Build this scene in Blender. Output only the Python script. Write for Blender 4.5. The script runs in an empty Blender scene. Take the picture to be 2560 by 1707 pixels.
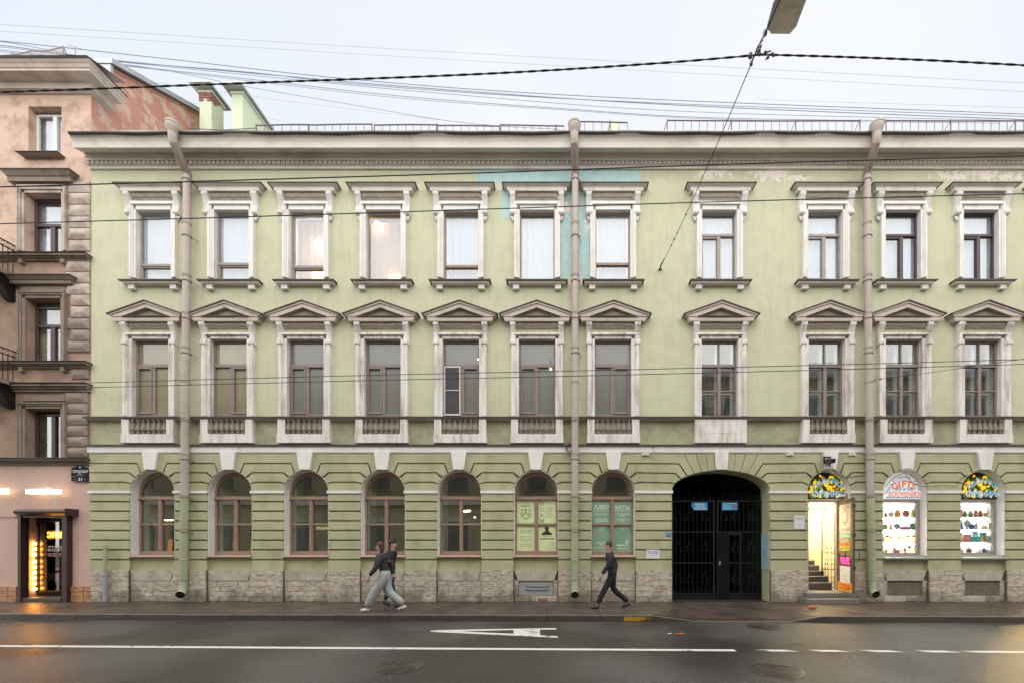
import bpy, bmesh, math, random
from mathutils import Vector, Matrix
random.seed(7)
R = math.radians
scn = bpy.context.scene
COL = scn.collection
# ------------------------------------------------------------------ camera
D = 11.6; F = 1067.2; VX = 1400.0; VY = 1360.0; CH = 1.55
cam = bpy.data.cameras.new('camera'); camo = bpy.data.objects.new('camera', cam); COL.objects.link(camo)
camo.location = (0, -D, CH); camo.rotation_euler = (R(90), 0, 0)
cam.sensor_width = 36; cam.lens = 36 * F / 2560
cam.shift_x = -(VX - 1280) / 2560; cam.shift_y = (VY - 853.5) / 2560
cam.clip_start = 0.05; cam.clip_end = 900
scn.camera = camo
# ------------------------------------------------------------------ overcast sky, soft sun, exposure
EL, AZ = 50, 8
world = bpy.data.worlds.new('World'); scn.world = world; world.use_nodes = True
wn = world.node_tree.nodes; wl = world.node_tree.links; wn.clear()
sky = wn.new('ShaderNodeTexSky'); sky.sky_type = 'NISHITA'; sky.sun_disc = False
sky.sun_elevation = R(EL); sky.sun_rotation = R(180 - AZ); sky.dust_density = 4; sky.air_density = 1.0
b1 = wn.new('ShaderNodeBackground'); b1.inputs[1].default_value = 0.05
b2 = wn.new('ShaderNodeBackground'); b2.inputs[1].default_value = 0.325
tc = wn.new('ShaderNodeTexCoord'); nz = wn.new('ShaderNodeTexNoise'); nz.inputs['Scale'].default_value = 1.1; nz.inputs['Detail'].default_value = 3
rp = wn.new('ShaderNodeValToRGB'); rp.color_ramp.elements[0].position = .35; rp.color_ramp.elements[1].position = .68
rp.color_ramp.elements[0].color = (.84, .90, 1, 1); rp.color_ramp.elements[1].color = (1, 1, 1.0, 1)
wl.new(tc.outputs['Generated'], nz.inputs['Vector']); wl.new(nz.outputs['Fac'], rp.inputs['Fac']); wl.new(rp.outputs[0], b2.inputs[0])
wl.new(sky.outputs[0], b1.inputs[0])
ms = wn.new('ShaderNodeMixShader'); ms.inputs[0].default_value = 0.88
wo = wn.new('ShaderNodeOutputWorld')
wl.new(b1.outputs[0], ms.inputs[1]); wl.new(b2.outputs[0], ms.inputs[2]); wl.new(ms.outputs[0], wo.inputs[0])
sun = bpy.data.lights.new('sun', 'SUN'); sun.energy = 1.5; sun.angle = R(130); sun.color = (1, .96, .9)
suno = bpy.data.objects.new('sun', sun); COL.objects.link(suno); suno.rotation_euler = (R(90 - EL), 0, R(-AZ)); suno.location = (0, -20, 30)
scn.view_settings.view_transform = 'Standard'; scn.view_settings.look = 'None'
scn.view_settings.gamma = 1; scn.view_settings.use_curve_mapping = False
scn.view_settings.exposure = 1.72

# ------------------------------------------------------------------ helpers
def PX(px, y=0.0): return (px - VX) * (D + y) / F
def PZ(py, y=0.0): return CH + (VY - py) * (D + y) / F
def P(px, py, y=0.0): return Vector((PX(px, y), y, PZ(py, y)))
def G(px, py, z):                     # point of the horizontal plane z
    d = F * (CH - z) / (py - VY); return Vector(((px - VX) * d / F, d - D, z))
K = D / F                              # metres per pixel on the wall
ORI = {}
class MB:
    def __init__(s): s.v = []; s.f = []; s.smooth = False
    def add(s, vs, fs):
        n = len(s.v); s.v += [Vector(a) for a in vs]; s.f += [tuple(i + n for i in f) for f in fs]; return s
    def box(s, x0, x1, y0, y1, z0, z1):
        if x0 > x1: x0, x1 = x1, x0
        if y0 > y1: y0, y1 = y1, y0
        if z0 > z1: z0, z1 = z1, z0
        return s.add([(x0,y0,z0),(x1,y0,z0),(x1,y1,z0),(x0,y1,z0),(x0,y0,z1),(x1,y0,z1),(x1,y1,z1),(x0,y1,z1)],
            [(0,3,2,1),(4,5,6,7),(0,1,5,4),(1,2,6,5),(2,3,7,6),(3,0,4,7)])
    def cbox(s, x0, x1, y0, y1, z0, z1, c):     # box whose front (-y) edges are chamfered
        s.add([(x0,y1,z0),(x1,y1,z0),(x1,y1,z1),(x0,y1,z1),(x0,y0+c,z0),(x1,y0+c,z0),(x1,y0+c,z1),(x0,y0+c,z1),
               (x0+c,y0,z0+c),(x1-c,y0,z0+c),(x1-c,y0,z1-c),(x0+c,y0,z1-c)],
            [(0,1,2,3)[::-1],(0,1,5,4),(1,2,6,5),(2,3,7,6),(3,0,4,7),(4,5,9,8),(5,6,10,9),(6,7,11,10),(7,4,8,11),(8,9,10,11)])
        return s
    def prism(s, poly, y0, y1):                 # poly of (x,z), extruded from front y0 to back y1
        n = len(poly)
        a = sum(poly[i][0]*poly[(i+1)%n][1]-poly[(i+1)%n][0]*poly[i][1] for i in range(n))
        if a < 0: poly = poly[::-1]
        vs = [(x, y0, z) for x, z in poly] + [(x, y1, z) for x, z in poly]
        fs = [tuple(range(n)), tuple(range(2*n-1, n-1, -1))] + [(i, i+n, (i+1)%n+n, (i+1)%n) for i in range(n)]
        return s.add(vs, fs)
    def xprism(s, poly, x0, x1):                # poly of (y,z), extruded along x
        n = len(poly)
        vs = [(x0, y, z) for y, z in poly] + [(x1, y, z) for y, z in poly]
        fs = [tuple(range(n)), tuple(range(2*n-1, n-1, -1))] + [(i, i+n, (i+1)%n+n, (i+1)%n) for i in range(n)]
        return s.add(vs, fs)
    def frus(s, hb, pb, z0, ht, pt, z1, cx=0, y=0.02):    # slab against the wall, wider/deeper at the top
        return s.add([(cx-hb,-pb,z0),(cx+hb,-pb,z0),(cx+hb,y,z0),(cx-hb,y,z0),(cx-ht,-pt,z1),(cx+ht,-pt,z1),(cx+ht,y,z1),(cx-ht,y,z1)],
            [(0,3,2,1),(4,5,6,7),(0,1,5,4),(1,2,6,5),(2,3,7,6),(3,0,4,7)])
    def tube(s, path, r, n=8, caps=True):
        path = [Vector(p) for p in path]; m = len(path); rs = r if isinstance(r, (list, tuple)) else [r]*m
        base = len(s.v); up = None
        for i, p in enumerate(path):
            t = (path[min(i+1, m-1)] - path[max(i-1, 0)]).normalized()
            if up is None:
                up = Vector((0,0,1)) if abs(t.z) < .9 else Vector((0,1,0))
            a = t.cross(up).normalized(); b = a.cross(t).normalized(); up = b
            for k in range(n):
                th = 2*math.pi*k/n; s.v.append(p + (a*math.cos(th) + b*math.sin(th))*rs[i])
        for i in range(m-1):
            for k in range(n):
                k2 = (k+1) % n; s.f.append((base+i*n+k, base+i*n+k2, base+(i+1)*n+k2, base+(i+1)*n+k))
        if caps:
            s.f.append(tuple(base+k for k in range(n))[::-1]); s.f.append(tuple(base+(m-1)*n+k for k in range(n)))
        return s
    def lathe(s, prof, c, n=12, sx=1, sy=1):      # prof of (r,z)
        base = len(s.v); c = Vector(c)
        for r_, z in prof:
            for k in range(n):
                th = 2*math.pi*k/n; s.v.append(c + Vector((r_*math.cos(th)*sx, r_*math.sin(th)*sy, z)))
        for i in range(len(prof)-1):
            for k in range(n):
                k2 = (k+1) % n; s.f.append((base+i*n+k, base+i*n+k2, base+(i+1)*n+k2, base+(i+1)*n+k))
        s.f.append(tuple(base+k for k in range(n))[::-1]); s.f.append(tuple(base+(len(prof)-1)*n+k for k in range(n)))
        return s
    def ball(s, c, rx, ry=None, rz=None, n=8):
        ry = ry or rx; rz = rz or rx
        prof = [(math.sin(math.pi*i/(n-2))*1.0, -math.cos(math.pi*i/(n-2))*rz) for i in range(n-1)]
        prof[0] = (.02, -rz); prof[-1] = (.02, rz)
        return s.lathe(prof, c, n, rx, ry)
    def mesh(s, name, mat, smooth=None, origin=(0,0,0)):
        o = Vector(origin); me = bpy.data.meshes.new(name)
        me.from_pydata([v - o for v in s.v], [], s.f); me.materials.append(mat)
        if s.smooth if smooth is None else smooth:
            me.polygons.foreach_set('use_smooth', [True]*len(me.polygons)); me.set_sharp_from_angle(angle=R(40))
        me.update(); return me
    def build(s, name, mat, parent=None, smooth=None, origin=None, **kw):
        if origin is None:
            if parent is None:
                xs = [v.x for v in s.v]; ys = [v.y for v in s.v]; zs = [v.z for v in s.v]
                origin = Vector(((min(xs)+max(xs))/2, (min(ys)+max(ys))/2, min(zs)))
            else: origin = ORI[parent]
        return put(name, s.mesh(name, mat, smooth, origin), origin, parent, **kw)
def put(name, me, loc, parent=None, **kw):
    o = bpy.data.objects.new(name, me); COL.objects.link(o); loc = Vector(loc); ORI[o] = loc
    if parent is not None: o.parent = parent; o.location = loc - ORI[parent]
    else: o.location = loc
    for k, v in kw.items(): o[k] = v
    return o
def thing(name, loc, label, cat, group=None):
    o = bpy.data.objects.new(name, None); COL.objects.link(o); o.location = loc; ORI[o] = Vector(loc)
    o.empty_display_size = .2; o['label'] = label; o['category'] = cat
    if group: o['group'] = group
    return o
def single(mb, name, mat, label, cat, group=None, smooth=None):
    o = mb.build(name, mat, None, smooth); o['label'] = label; o['category'] = cat
    if group: o['group'] = group
    return o
def struct(mb, name, mat, smooth=None):
    o = mb.build(name, mat, None, smooth, (0,0,0)); o['kind'] = 'structure'; return o
def text_geo(s, size=1.0, off=0.0, align='CENTER', sx=1.0, shear=0, ext=0.0, space=1.0):
    cu = bpy.data.curves.new('t', 'FONT'); cu.body = s; cu.size = size; cu.offset = off; cu.align_x = align; cu.align_y = 'CENTER'
    cu.extrude = ext; cu.shear = shear; cu.space_character = space; cu.resolution_u = 3
    ob = bpy.data.objects.new('t', cu); COL.objects.link(ob)
    dg = bpy.context.evaluated_depsgraph_get(); me = bpy.data.meshes.new_from_object(ob.evaluated_get(dg))
    vs = [v.co.copy() for v in me.vertices]; fs = [tuple(p.vertices) for p in me.polygons]
    bpy.data.objects.remove(ob); bpy.data.curves.remove(cu); bpy.data.meshes.remove(me)
    return [Vector((v.x*sx, v.y, v.z)) for v in vs], fs
def add_text(mb, s, c, h, width=None, off=0.0, align='CENTER', rot=0.0, y=None, ext=.001, shear=0, M=None, space=1.0):
    """h = capital height in metres; c = centre (x,y,z); faces -Y"""
    vs, fs = text_geo(s, 1.0, off, align, 1, shear, 0, space)
    if not vs: return mb
    w = max(v.x for v in vs) - min(v.x for v in vs); sc = h / .70
    fx = sc if width is None else width / w
    cx = 0 if align != 'CENTER' else (max(v.x for v in vs) + min(v.x for v in vs))/2
    cz = (max(v.y for v in vs) + min(v.y for v in vs))/2
    cr, sr = math.cos(rot), math.sin(rot); out = []
    for v in vs:
        a = (v.x-cx)*fx; b = (v.y-cz)*sc; q = Vector((a*cr-b*sr, 0, a*sr+b*cr))
        out.append(M @ q if M else q + Vector(c))
    return mb.add(out, fs)

# ------------------------------------------------------------------ materials
MATS = {}
def nodes(name):
    m = bpy.data.materials.new(name); m.use_nodes = True; nt = m.node_tree; n = nt.nodes
    return m, nt, n, nt.links, n['Principled BSDF']
def mat(name, c, rough=.7, var=.12, scale=3.0, bump=.15, bscale=60, metal=0, spec=.5, dirt=None, dirtamt=.0, dscale=(1,1,1), emis=None, es=0, dlo=.5, dhi=.72, coat=0):
    if name in MATS: return MATS[name]
    m, nt, n, l, b = nodes(name); MATS[name] = m
    geo = n.new('ShaderNodeNewGeometry'); nz = n.new('ShaderNodeTexNoise'); nz.inputs['Scale'].default_value = scale; nz.inputs['Detail'].default_value = 5
    l.new(geo.outputs['Position'], nz.inputs['Vector'])
    rp = n.new('ShaderNodeValToRGB'); e = rp.color_ramp.elements; e[0].position = .3; e[1].position = .7
    e[0].color = tuple(x*(1-var) for x in c)+(1,); e[1].color = tuple(min(1, x*(1+var)) for x in c)+(1,)
    l.new(nz.outputs['Fac'], rp.inputs[0]); out = rp.outputs[0]
    if dirt:
        mp = n.new('ShaderNodeMapping'); mp.inputs['Scale'].default_value = dscale; l.new(geo.outputs['Position'], mp.inputs[0])
        n2 = n.new('ShaderNodeTexNoise'); n2.inputs['Scale'].default_value = 2.2; n2.inputs['Detail'].default_value = 7; n2.inputs['Roughness'].default_value = .65
        l.new(mp.outputs[0], n2.inputs['Vector'])
        r2 = n.new('ShaderNodeValToRGB'); r2.color_ramp.elements[0].position = dlo; r2.color_ramp.elements[1].position = dhi
        r2.color_ramp.elements[1].color = (dirtamt,)*3+(1,); l.new(n2.outputs['Fac'], r2.inputs[0])
        mx = n.new('ShaderNodeMixRGB'); mx.inputs[2].default_value = tuple(dirt)+(1,); l.new(r2.outputs[0], mx.inputs[0]); l.new(out, mx.inputs[1]); out = mx.outputs[0]
    l.new(out, b.inputs['Base Color'])
    b.inputs['Roughness'].default_value = rough; b.inputs['Metallic'].default_value = metal; b.inputs['Specular IOR Level'].default_value = spec
    if coat: b.inputs['Coat Weight'].default_value = coat
    if emis: b.inputs['Emission Color'].default_value = tuple(emis)+(1,); b.inputs['Emission Strength'].default_value = es
    if bump:
        n3 = n.new('ShaderNodeTexNoise'); n3.inputs['Scale'].default_value = bscale; n3.inputs['Detail'].default_value = 4
        l.new(geo.outputs['Position'], n3.inputs['Vector'])
        bp = n.new('ShaderNodeBump'); bp.inputs['Strength'].default_value = bump; bp.inputs['Distance'].default_value = .01
        l.new(n3.outputs['Fac'], bp.inputs['Height']); l.new(bp.outputs[0], b.inputs['Normal'])
    return m
def emit(name, c, s):
    if name in MATS: return MATS[name]
    m, nt, n, l, b = nodes(name); MATS[name] = m; b.inputs['Base Color'].default_value = tuple(c)+(1,)
    b.inputs['Emission Color'].default_value = tuple(c)+(1,); b.inputs['Emission Strength'].default_value = s; return m
def glass(name, tint=(1,1,1), ior=1.5, rough=0.0, wave=.004):
    if name in MATS: return MATS[name]
    m, nt, n, l, b = nodes(name); MATS[name] = m; n.remove(b)
    lw_ = n.new('ShaderNodeLayerWeight'); lw_.inputs[0].default_value = .5      # Schlick reflectance, the same from both faces of the sheet
    f0 = 1.6*((ior-1)/(ior+1))**2; pw = n.new('ShaderNodeMath'); pw.operation = 'POWER'; pw.inputs[1].default_value = 5; l.new(lw_.outputs['Facing'], pw.inputs[0])
    fr = n.new('ShaderNodeMath'); fr.operation = 'MULTIPLY_ADD'; fr.inputs[1].default_value = 1-f0; fr.inputs[2].default_value = f0; l.new(pw.outputs[0], fr.inputs[0])
    t = n.new('ShaderNodeBsdfTransparent'); t.inputs[0].default_value = tuple(tint)+(1,)
    g = n.new('ShaderNodeBsdfGlossy'); g.inputs['Roughness'].default_value = rough
    geo = n.new('ShaderNodeNewGeometry'); nz = n.new('ShaderNodeTexNoise'); nz.inputs['Scale'].default_value = 1.6; l.new(geo.outputs['Position'], nz.inputs['Vector'])
    bp = n.new('ShaderNodeBump'); bp.inputs['Strength'].default_value = wave; bp.inputs['Distance'].default_value = .3
    l.new(nz.outputs['Fac'], bp.inputs['Height']); l.new(bp.outputs[0], g.inputs['Normal'])
    x = n.new('ShaderNodeMixShader'); l.new(fr.outputs[0], x.inputs[0]); l.new(t.outputs[0], x.inputs[1]); l.new(g.outputs[0], x.inputs[2])
    l.new(x.outputs[0], n['Material Output'].inputs[0]); return m

GREEN = (.575, .575, .41)
def green_wall():
    m, nt, n, l, b = nodes('green_plaster_upper')
    def N(t, **k):
        x = n.new(t)
        for a, v in k.items(): setattr(x, a, v)
        return x
    def M_(op, a, b_=None, c_=None, clamp=False):
        x = N('ShaderNodeMath', operation=op, use_clamp=clamp)
        for i, q in enumerate((a, b_, c_)):
            if q is None: continue
            if isinstance(q, (int, float)): x.inputs[i].default_value = q
            else: l.new(q, x.inputs[i])
        return x.outputs[0]
    geo = N('ShaderNodeNewGeometry'); sep = N('ShaderNodeSeparateXYZ'); l.new(geo.outputs['Position'], sep.inputs[0])
    def noise(sc, det=5, ro=.5):
        x = N('ShaderNodeTexNoise'); x.inputs['Scale'].default_value = sc; x.inputs['Detail'].default_value = det; x.inputs['Roughness'].default_value = ro
        l.new(geo.outputs['Position'], x.inputs['Vector']); return x.outputs['Fac']
    wob = M_('MULTIPLY_ADD', noise(5), .10, -.05)
    X = M_('ADD', sep.outputs[0], M_('MULTIPLY', wob, .3)); Z = M_('ADD', sep.outputs[2], M_('MULTIPLY', wob, .3))
    def box(x0, x1, y0, y1, soft=.02):
        a = M_('MULTIPLY', M_('GREATER_THAN', X, PX(x0)), M_('LESS_THAN', X, PX(x1)))
        c = M_('MULTIPLY', M_('GREATER_THAN', Z, PZ(y1)), M_('LESS_THAN', Z, PZ(y0))); return M_('MULTIPLY', a, c)
    teal = box(1188, 1602, 410, 458)
    for q in ((1254, 1292, 457, 547), (1291, 1592, 457, 524), (1392, 1479, 520, 696)): teal = M_('MAXIMUM', teal, box(*q))
    n1 = noise(2.5, 6, .6); rp = N('ShaderNodeValToRGB'); e = rp.color_ramp.elements; e[0].position = .3; e[1].position = .7
    e[0].color = tuple(x*.93 for x in GREEN)+(1,); e[1].color = tuple(x*1.05 for x in GREEN)+(1,); l.new(n1, rp.inputs[0])
    def mix(fac, a, col):
        x = N('ShaderNodeMixRGB'); l.new(fac, x.inputs[0]); l.new(a, x.inputs[1])
        if isinstance(col, tuple): x.inputs[2].default_value = col+(1,)
        else: l.new(col, x.inputs[2])
        return x.outputs[0]
    tr = N('ShaderNodeValToRGB'); e = tr.color_ramp.elements; e[0].position = .35; e[1].position = .65
    e[0].color = (.38, .57, .57, 1); e[1].color = (.50, .69, .70, 1); l.new(noise(3.5, 8, .7), tr.inputs[0])
    tf = M_('MULTIPLY', teal, M_('MULTIPLY_ADD', noise(1.6, 4), .5, .66, True)); c = mix(tf, rp.outputs[0], tr.outputs[0])
    # peeled plaster
    nf = noise(7, 9, .72)
    def ell(cx, cy, rx, ry, th):
        dx = M_('DIVIDE', M_('SUBTRACT', sep.outputs[0], PX(cx)), rx*K); dz = M_('DIVIDE', M_('SUBTRACT', sep.outputs[2], PZ(cy)), ry*K)
        r2 = M_('ADD', M_('MULTIPLY', dx, dx), M_('MULTIPLY', dz, dz))
        return M_('GREATER_THAN', M_('SUBTRACT', nf, M_('MULTIPLY', r2, .16)), th)
    peel = ell(1785, 432, 66, 22, .455)
    for q in ((1930, 434, 70, 26, .435), (1985, 446, 60, 14, .47), (2380, 438, 70, 18, .455), (2460, 434, 66, 24, .44), (2520, 442, 50, 18, .45), (1490, 505, 40, 14, .5), (1416, 520, 12, 30, .46), (1468, 560, 12, 34, .46), (1668, 445, 26, 8, .5)):
        peel = M_('MAXIMUM', peel, ell(*q))
    c = mix(peel, c, (.82, .74, .68))
    # vertical rain streaks and soot
    mp = N('ShaderNodeMapping'); mp.inputs['Scale'].default_value = (6, 6, .7); l.new(geo.outputs['Position'], mp.inputs[0])
    st = N('ShaderNodeTexNoise'); st.inputs['Scale'].default_value = 1.5; st.inputs['Detail'].default_value = 6; l.new(mp.outputs[0], st.inputs['Vector'])
    s1 = N('ShaderNodeValToRGB'); s1.color_ramp.elements[0].position = .52; s1.color_ramp.elements[1].position = .78; s1.color_ramp.elements[1].color = (.22,)*3+(1,)
    l.new(st.outputs['Fac'], s1.inputs[0]); c = mix(s1.outputs[0], c, (.27, .26, .15))
    big = N('ShaderNodeValToRGB'); big.color_ramp.elements[0].position = .55; big.color_ramp.elements[1].position = .8; big.color_ramp.elements[1].color = (.35,)*3+(1,)
    l.new(noise(.8, 6, .6), big.inputs[0]); c = mix(big.outputs[0], c, (.36, .33, .19))
    l.new(c, b.inputs['Base Color']); b.inputs['Roughness'].default_value = .9; b.inputs['Specular IOR Level'].default_value = .25
    h = M_('MULTIPLY_ADD', peel, -.8, M_('MULTIPLY_ADD', noise(70, 3), .35, M_('MULTIPLY', noise(2.2, 3), 2.2)))
    bp = N('ShaderNodeBump'); bp.inputs['Strength'].default_value = .35; bp.inputs['Distance'].default_value = .012; l.new(h, bp.inputs['Height']); l.new(bp.outputs[0], b.inputs['Normal'])
    return m
M_UP = green_wall()
M_LOW = mat('green_plaster_lower_shaded', (.45, .445, .285), .9, .10, 1.7, .3, 45, spec=.25, dirt=(.27, .26, .16), dirtamt=.55, dscale=(1,1,.5))  # same green paint, colour darkened for the weaker light at street level
M_SPAN = mat('green_plaster_sooty', (.42, .42, .28), .9, .14, 1.2, .25, 45, spec=.25, dirt=(.20, .18, .12), dirtamt=.65, dlo=.45)
M_WHITE = mat('white_lime_paint', (.78, .76, .73), .8, .05, 2.0, .2, 50, spec=.3, dirt=(.42, .33, .28), dirtamt=.55, dscale=(1.5,1.5,.5), dlo=.52, dhi=.78)
M_WHITES = mat('white_paint_streaked', (.76, .73, .69), .8, .06, 2.0, .2, 50, spec=.3, dirt=(.30, .22, .17), dirtamt=.8, dscale=(3,3,.45), dlo=.46, dhi=.74)
M_CORN = mat('cornice_paint', (.76, .71, .65), .8, .06, 1.0, .2, 50, spec=.3, dirt=(.36, .31, .27), dirtamt=.5, dscale=(.5,1,1))
M_HOOD = mat('hood_cream_paint', (.70,.66,.61), .8, .05, 2.0, .2, 50, spec=.3, dirt=(.40,.33,.28), dirtamt=.6, dscale=(1.5,1,1), dlo=.5, dhi=.75)
M_TAUPE = mat('taupe_trim_paint', (.56, .49, .43), .8, .08, 2.0, .2, 50, spec=.3, dirt=(.22, .17, .14), dirtamt=.5, dscale=(.7,1,1))
M_EGG = mat('dark_egg_moulding', (.42, .36, .31), .85, .15, 9, .2, 60, spec=.2)  # darker than the trim around it
M_BAL = mat('taupe_balusters', (.27, .225, .19), .8, .15, 6, .2, 60, spec=.3)
M_FLASH = mat('dark_metal_flashing', (.075, .06, .055), .5, .2, 3, .1, 20, metal=.3)
M_ZINC = mat('zinc_sheet', (.42, .44, .45), .4, .12, 2, .1, 8, metal=.5)
M_FRB = mat('brown_window_paint', (.33, .225, .165), .55, .08, 6, .1, 30)
M_FRT = mat('taupe_window_paint', (.25, .195, .175), .55, .08, 6, .1, 30)
M_FRG = mat('grey_beige_window_paint', (.34, .29, .26), .55, .08, 6, .1, 30)
M_FRD = mat('dark_plum_window_paint', (.065, .035, .038), .45, .1, 6, .1, 30)
M_FRW = mat('white_window_plastic', (.72, .72, .70), .4, .04, 6, .05, 30)
M_GL = glass('window_glass', (.93,.96,.95), 1.9)
M_GLD = glass('window_glass_greenish', (.86,.90,.82), 2.1)
M_GLT = glass('top_window_glass', (.96,.98,1), 1.9)
M_FILM = mat('frosted_film_glass', (.17, .175, .155), .22, .10, .9, 0, spec=.8, coat=.5)
M_FILMY = mat('film_glass_yellow_reflection', (.27, .24, .155), .12, .22, .7, 0, spec=.8, coat=.6)  # yellow tint painted in for the reflected building opposite
M_CURT = mat('white_curtain', (.47, .52, .60), .9, .03, 2, .1, 30)
M_PEACH = mat('peach_glow_curtain', (.50, .36, .28), .9, .08, 2, .1, 30, emis=(1, .55, .3), es=.02)  # peach tone and slight emission stand in for lamplight on the cloth
M_LACE = mat('lace_curtain', (.30, .28, .24), .9, .35, 14, .2, 40)
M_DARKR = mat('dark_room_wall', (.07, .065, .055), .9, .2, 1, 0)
M_GREENR = mat('green_room_wall', (.27,.31,.24), .9, .2, 1, 0)
M_PIPE = mat('taupe_drainpipe', (.47, .395, .35), .5, .06, 1.5, .1, 15, dirt=(.27,.2,.17), dirtamt=.5)
M_PIPEG = mat('green_drainpipe', (.37, .415, .26), .5, .07, 2, .1, 15, dirt=(.22,.22,.15), dirtamt=.5)
M_PIPED = mat('brown_gooseneck', (.29, .225, .20), .5, .12, 4, .15, 30)
M_BLACK = mat('black_iron', (.012, .012, .013), .45, .1, 5, .1, 40, metal=.2)
M_WIRE = mat('black_cable', (.012, .012, .015), .6, .1, 5, 0)
M_WIREB = mat('bluish_cable', (.17, .22, .32), .7, .1, 5, 0)
M_WIREF = mat('pale_cable', (.50, .55, .62), .7, .05, 5, 0)
M_STEEL = mat('bare_steel', (.5, .5, .5), .3, .05, 5, 0, metal=.9)
M_PINK = mat('pink_plaster', (.60, .42, .36), .9, .07, .9, .3, 40, spec=.2, dirt=(.42,.29,.24), dirtamt=.5, dscale=(1,1,.6))
M_PEACHW = mat('peach_plaster_worn', (.62, .45, .36), .9, .08, .8, .35, 40, spec=.2, dirt=(.44,.30,.235), dirtamt=.9, dlo=.48, dhi=.62)
M_BROWNW = mat('terracotta_plaster', (.40, .27, .205), .9, .16, 1.2, .35, 40, spec=.2, dirt=(.20,.15,.12), dirtamt=.8, dlo=.4)
M_STONEB = mat('brown_sooty_trim', (.28, .225, .185), .85, .14, 2, .3, 40, spec=.2, dirt=(.13,.10,.085), dirtamt=.7)
M_QUOIN = mat('quoin_plaster_light', (.52, .45, .39), .85, .12, 2.4, .3, 40, spec=.2, dirt=(.25,.17,.13), dirtamt=.9, dlo=.45)
M_QUOIND = mat('quoin_plaster_dark', (.29, .235, .205), .85, .16, 2.4, .3, 40, spec=.2, dirt=(.42,.34,.29), dirtamt=.5, dlo=.55)
M_SALMON = mat('salmon_firewall_plaster', (.50, .25, .19), .9, .12, .9, .4, 30, spec=.2, dirt=(.56,.42,.35), dirtamt=.9, dlo=.50, dhi=.58)
M_GCHIM = mat('pale_green_chimney', (.55, .60, .44), .9, .06, 2, .2, 40)
M_BRICK = mat('red_brick', (.27, .125, .095), .9, .45, 12, .4, 60)
M_STONE = mat('limestone', (.57, .515, .425), .85, .22, 9, 1.0, 30, spec=.25, dirt=(.25,.20,.155), dirtamt=.75, dscale=(2.5,1,15), dlo=.47, dhi=.60)
M_STONE2 = mat('limestone_grey', (.54, .485, .40), .85, .22, 10, 1.0, 30, spec=.25, dirt=(.23,.185,.145), dirtamt=.75, dscale=(3,1,13), dlo=.45, dhi=.6)
def splash(m):
    n, l = m.node_tree.nodes, m.node_tree.links; b = n['Principled BSDF']; src = b.inputs['Base Color'].links[0].from_socket
    g = n.new('ShaderNodeNewGeometry'); sp_ = n.new('ShaderNodeSeparateXYZ'); l.new(g.outputs['Position'], sp_.inputs[0]); z = n.new('ShaderNodeTexNoise'); z.inputs['Scale'].default_value = 2.3; z.inputs['Detail'].default_value = 7; l.new(g.outputs['Position'], z.inputs['Vector'])
    a = n.new('ShaderNodeMath'); a.operation = 'MULTIPLY_ADD'; a.inputs[1].default_value = 1.3; a.inputs[2].default_value = -.43; l.new(z.outputs['Fac'], a.inputs[0])
    c = n.new('ShaderNodeMath'); c.operation = 'SUBTRACT'; l.new(a.outputs[0], c.inputs[0]); l.new(sp_.outputs[2], c.inputs[1])
    r = n.new('ShaderNodeMapRange'); r.inputs['From Min'].default_value = -.12; r.inputs['From Max'].default_value = .16; r.inputs['To Max'].default_value = .62; l.new(c.outputs[0], r.inputs[0])
    x = n.new('ShaderNodeMixRGB'); x.inputs[2].default_value = (.13,.10,.07,1); l.new(r.outputs[0], x.inputs[0]); l.new(src, x.inputs[1]); l.new(x.outputs[0], b.inputs['Base Color'])
splash(M_STONE); splash(M_STONE2)
M_LINT = mat('smooth_lintel_stone', (.48, .43, .36), .85, .15, 6, .5, 30, spec=.25, dirt=(.2,.16,.12), dirtamt=.6)
M_MORT = mat('dark_mortar', (.16, .13, .10), .95, .2, 8, .4, 30)
M_TILE = mat('rusty_ceramic_tile', (.42, .20, .09), .25, .35, 9, .3, 30, dirt=(.62,.42,.2), dirtamt=.8, dscale=(2,2,9))
M_DOORB = mat('dark_brown_metal', (.045, .024, .02), .35, .1, 4, .05, 20)
M_GREY = mat('grey_painted_metal', (.33, .34, .35), .5, .06, 4, .05, 20)
M_KERB = mat('wet_granite_kerb', (.075, .06, .048), .38, .3, 40, .4, 90, dirt=(.03,.025,.02), dirtamt=.6)
M_STEP = mat('grey_granite_step', (.19, .17, .15), .4, .2, 40, .3, 90)
M_PAPER = mat('white_paper', (.75, .75, .78), .6, .03, 4, 0)
M_SKIN = mat('skin', (.50, .31, .23), .55, .06, 8, 0)

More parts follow.
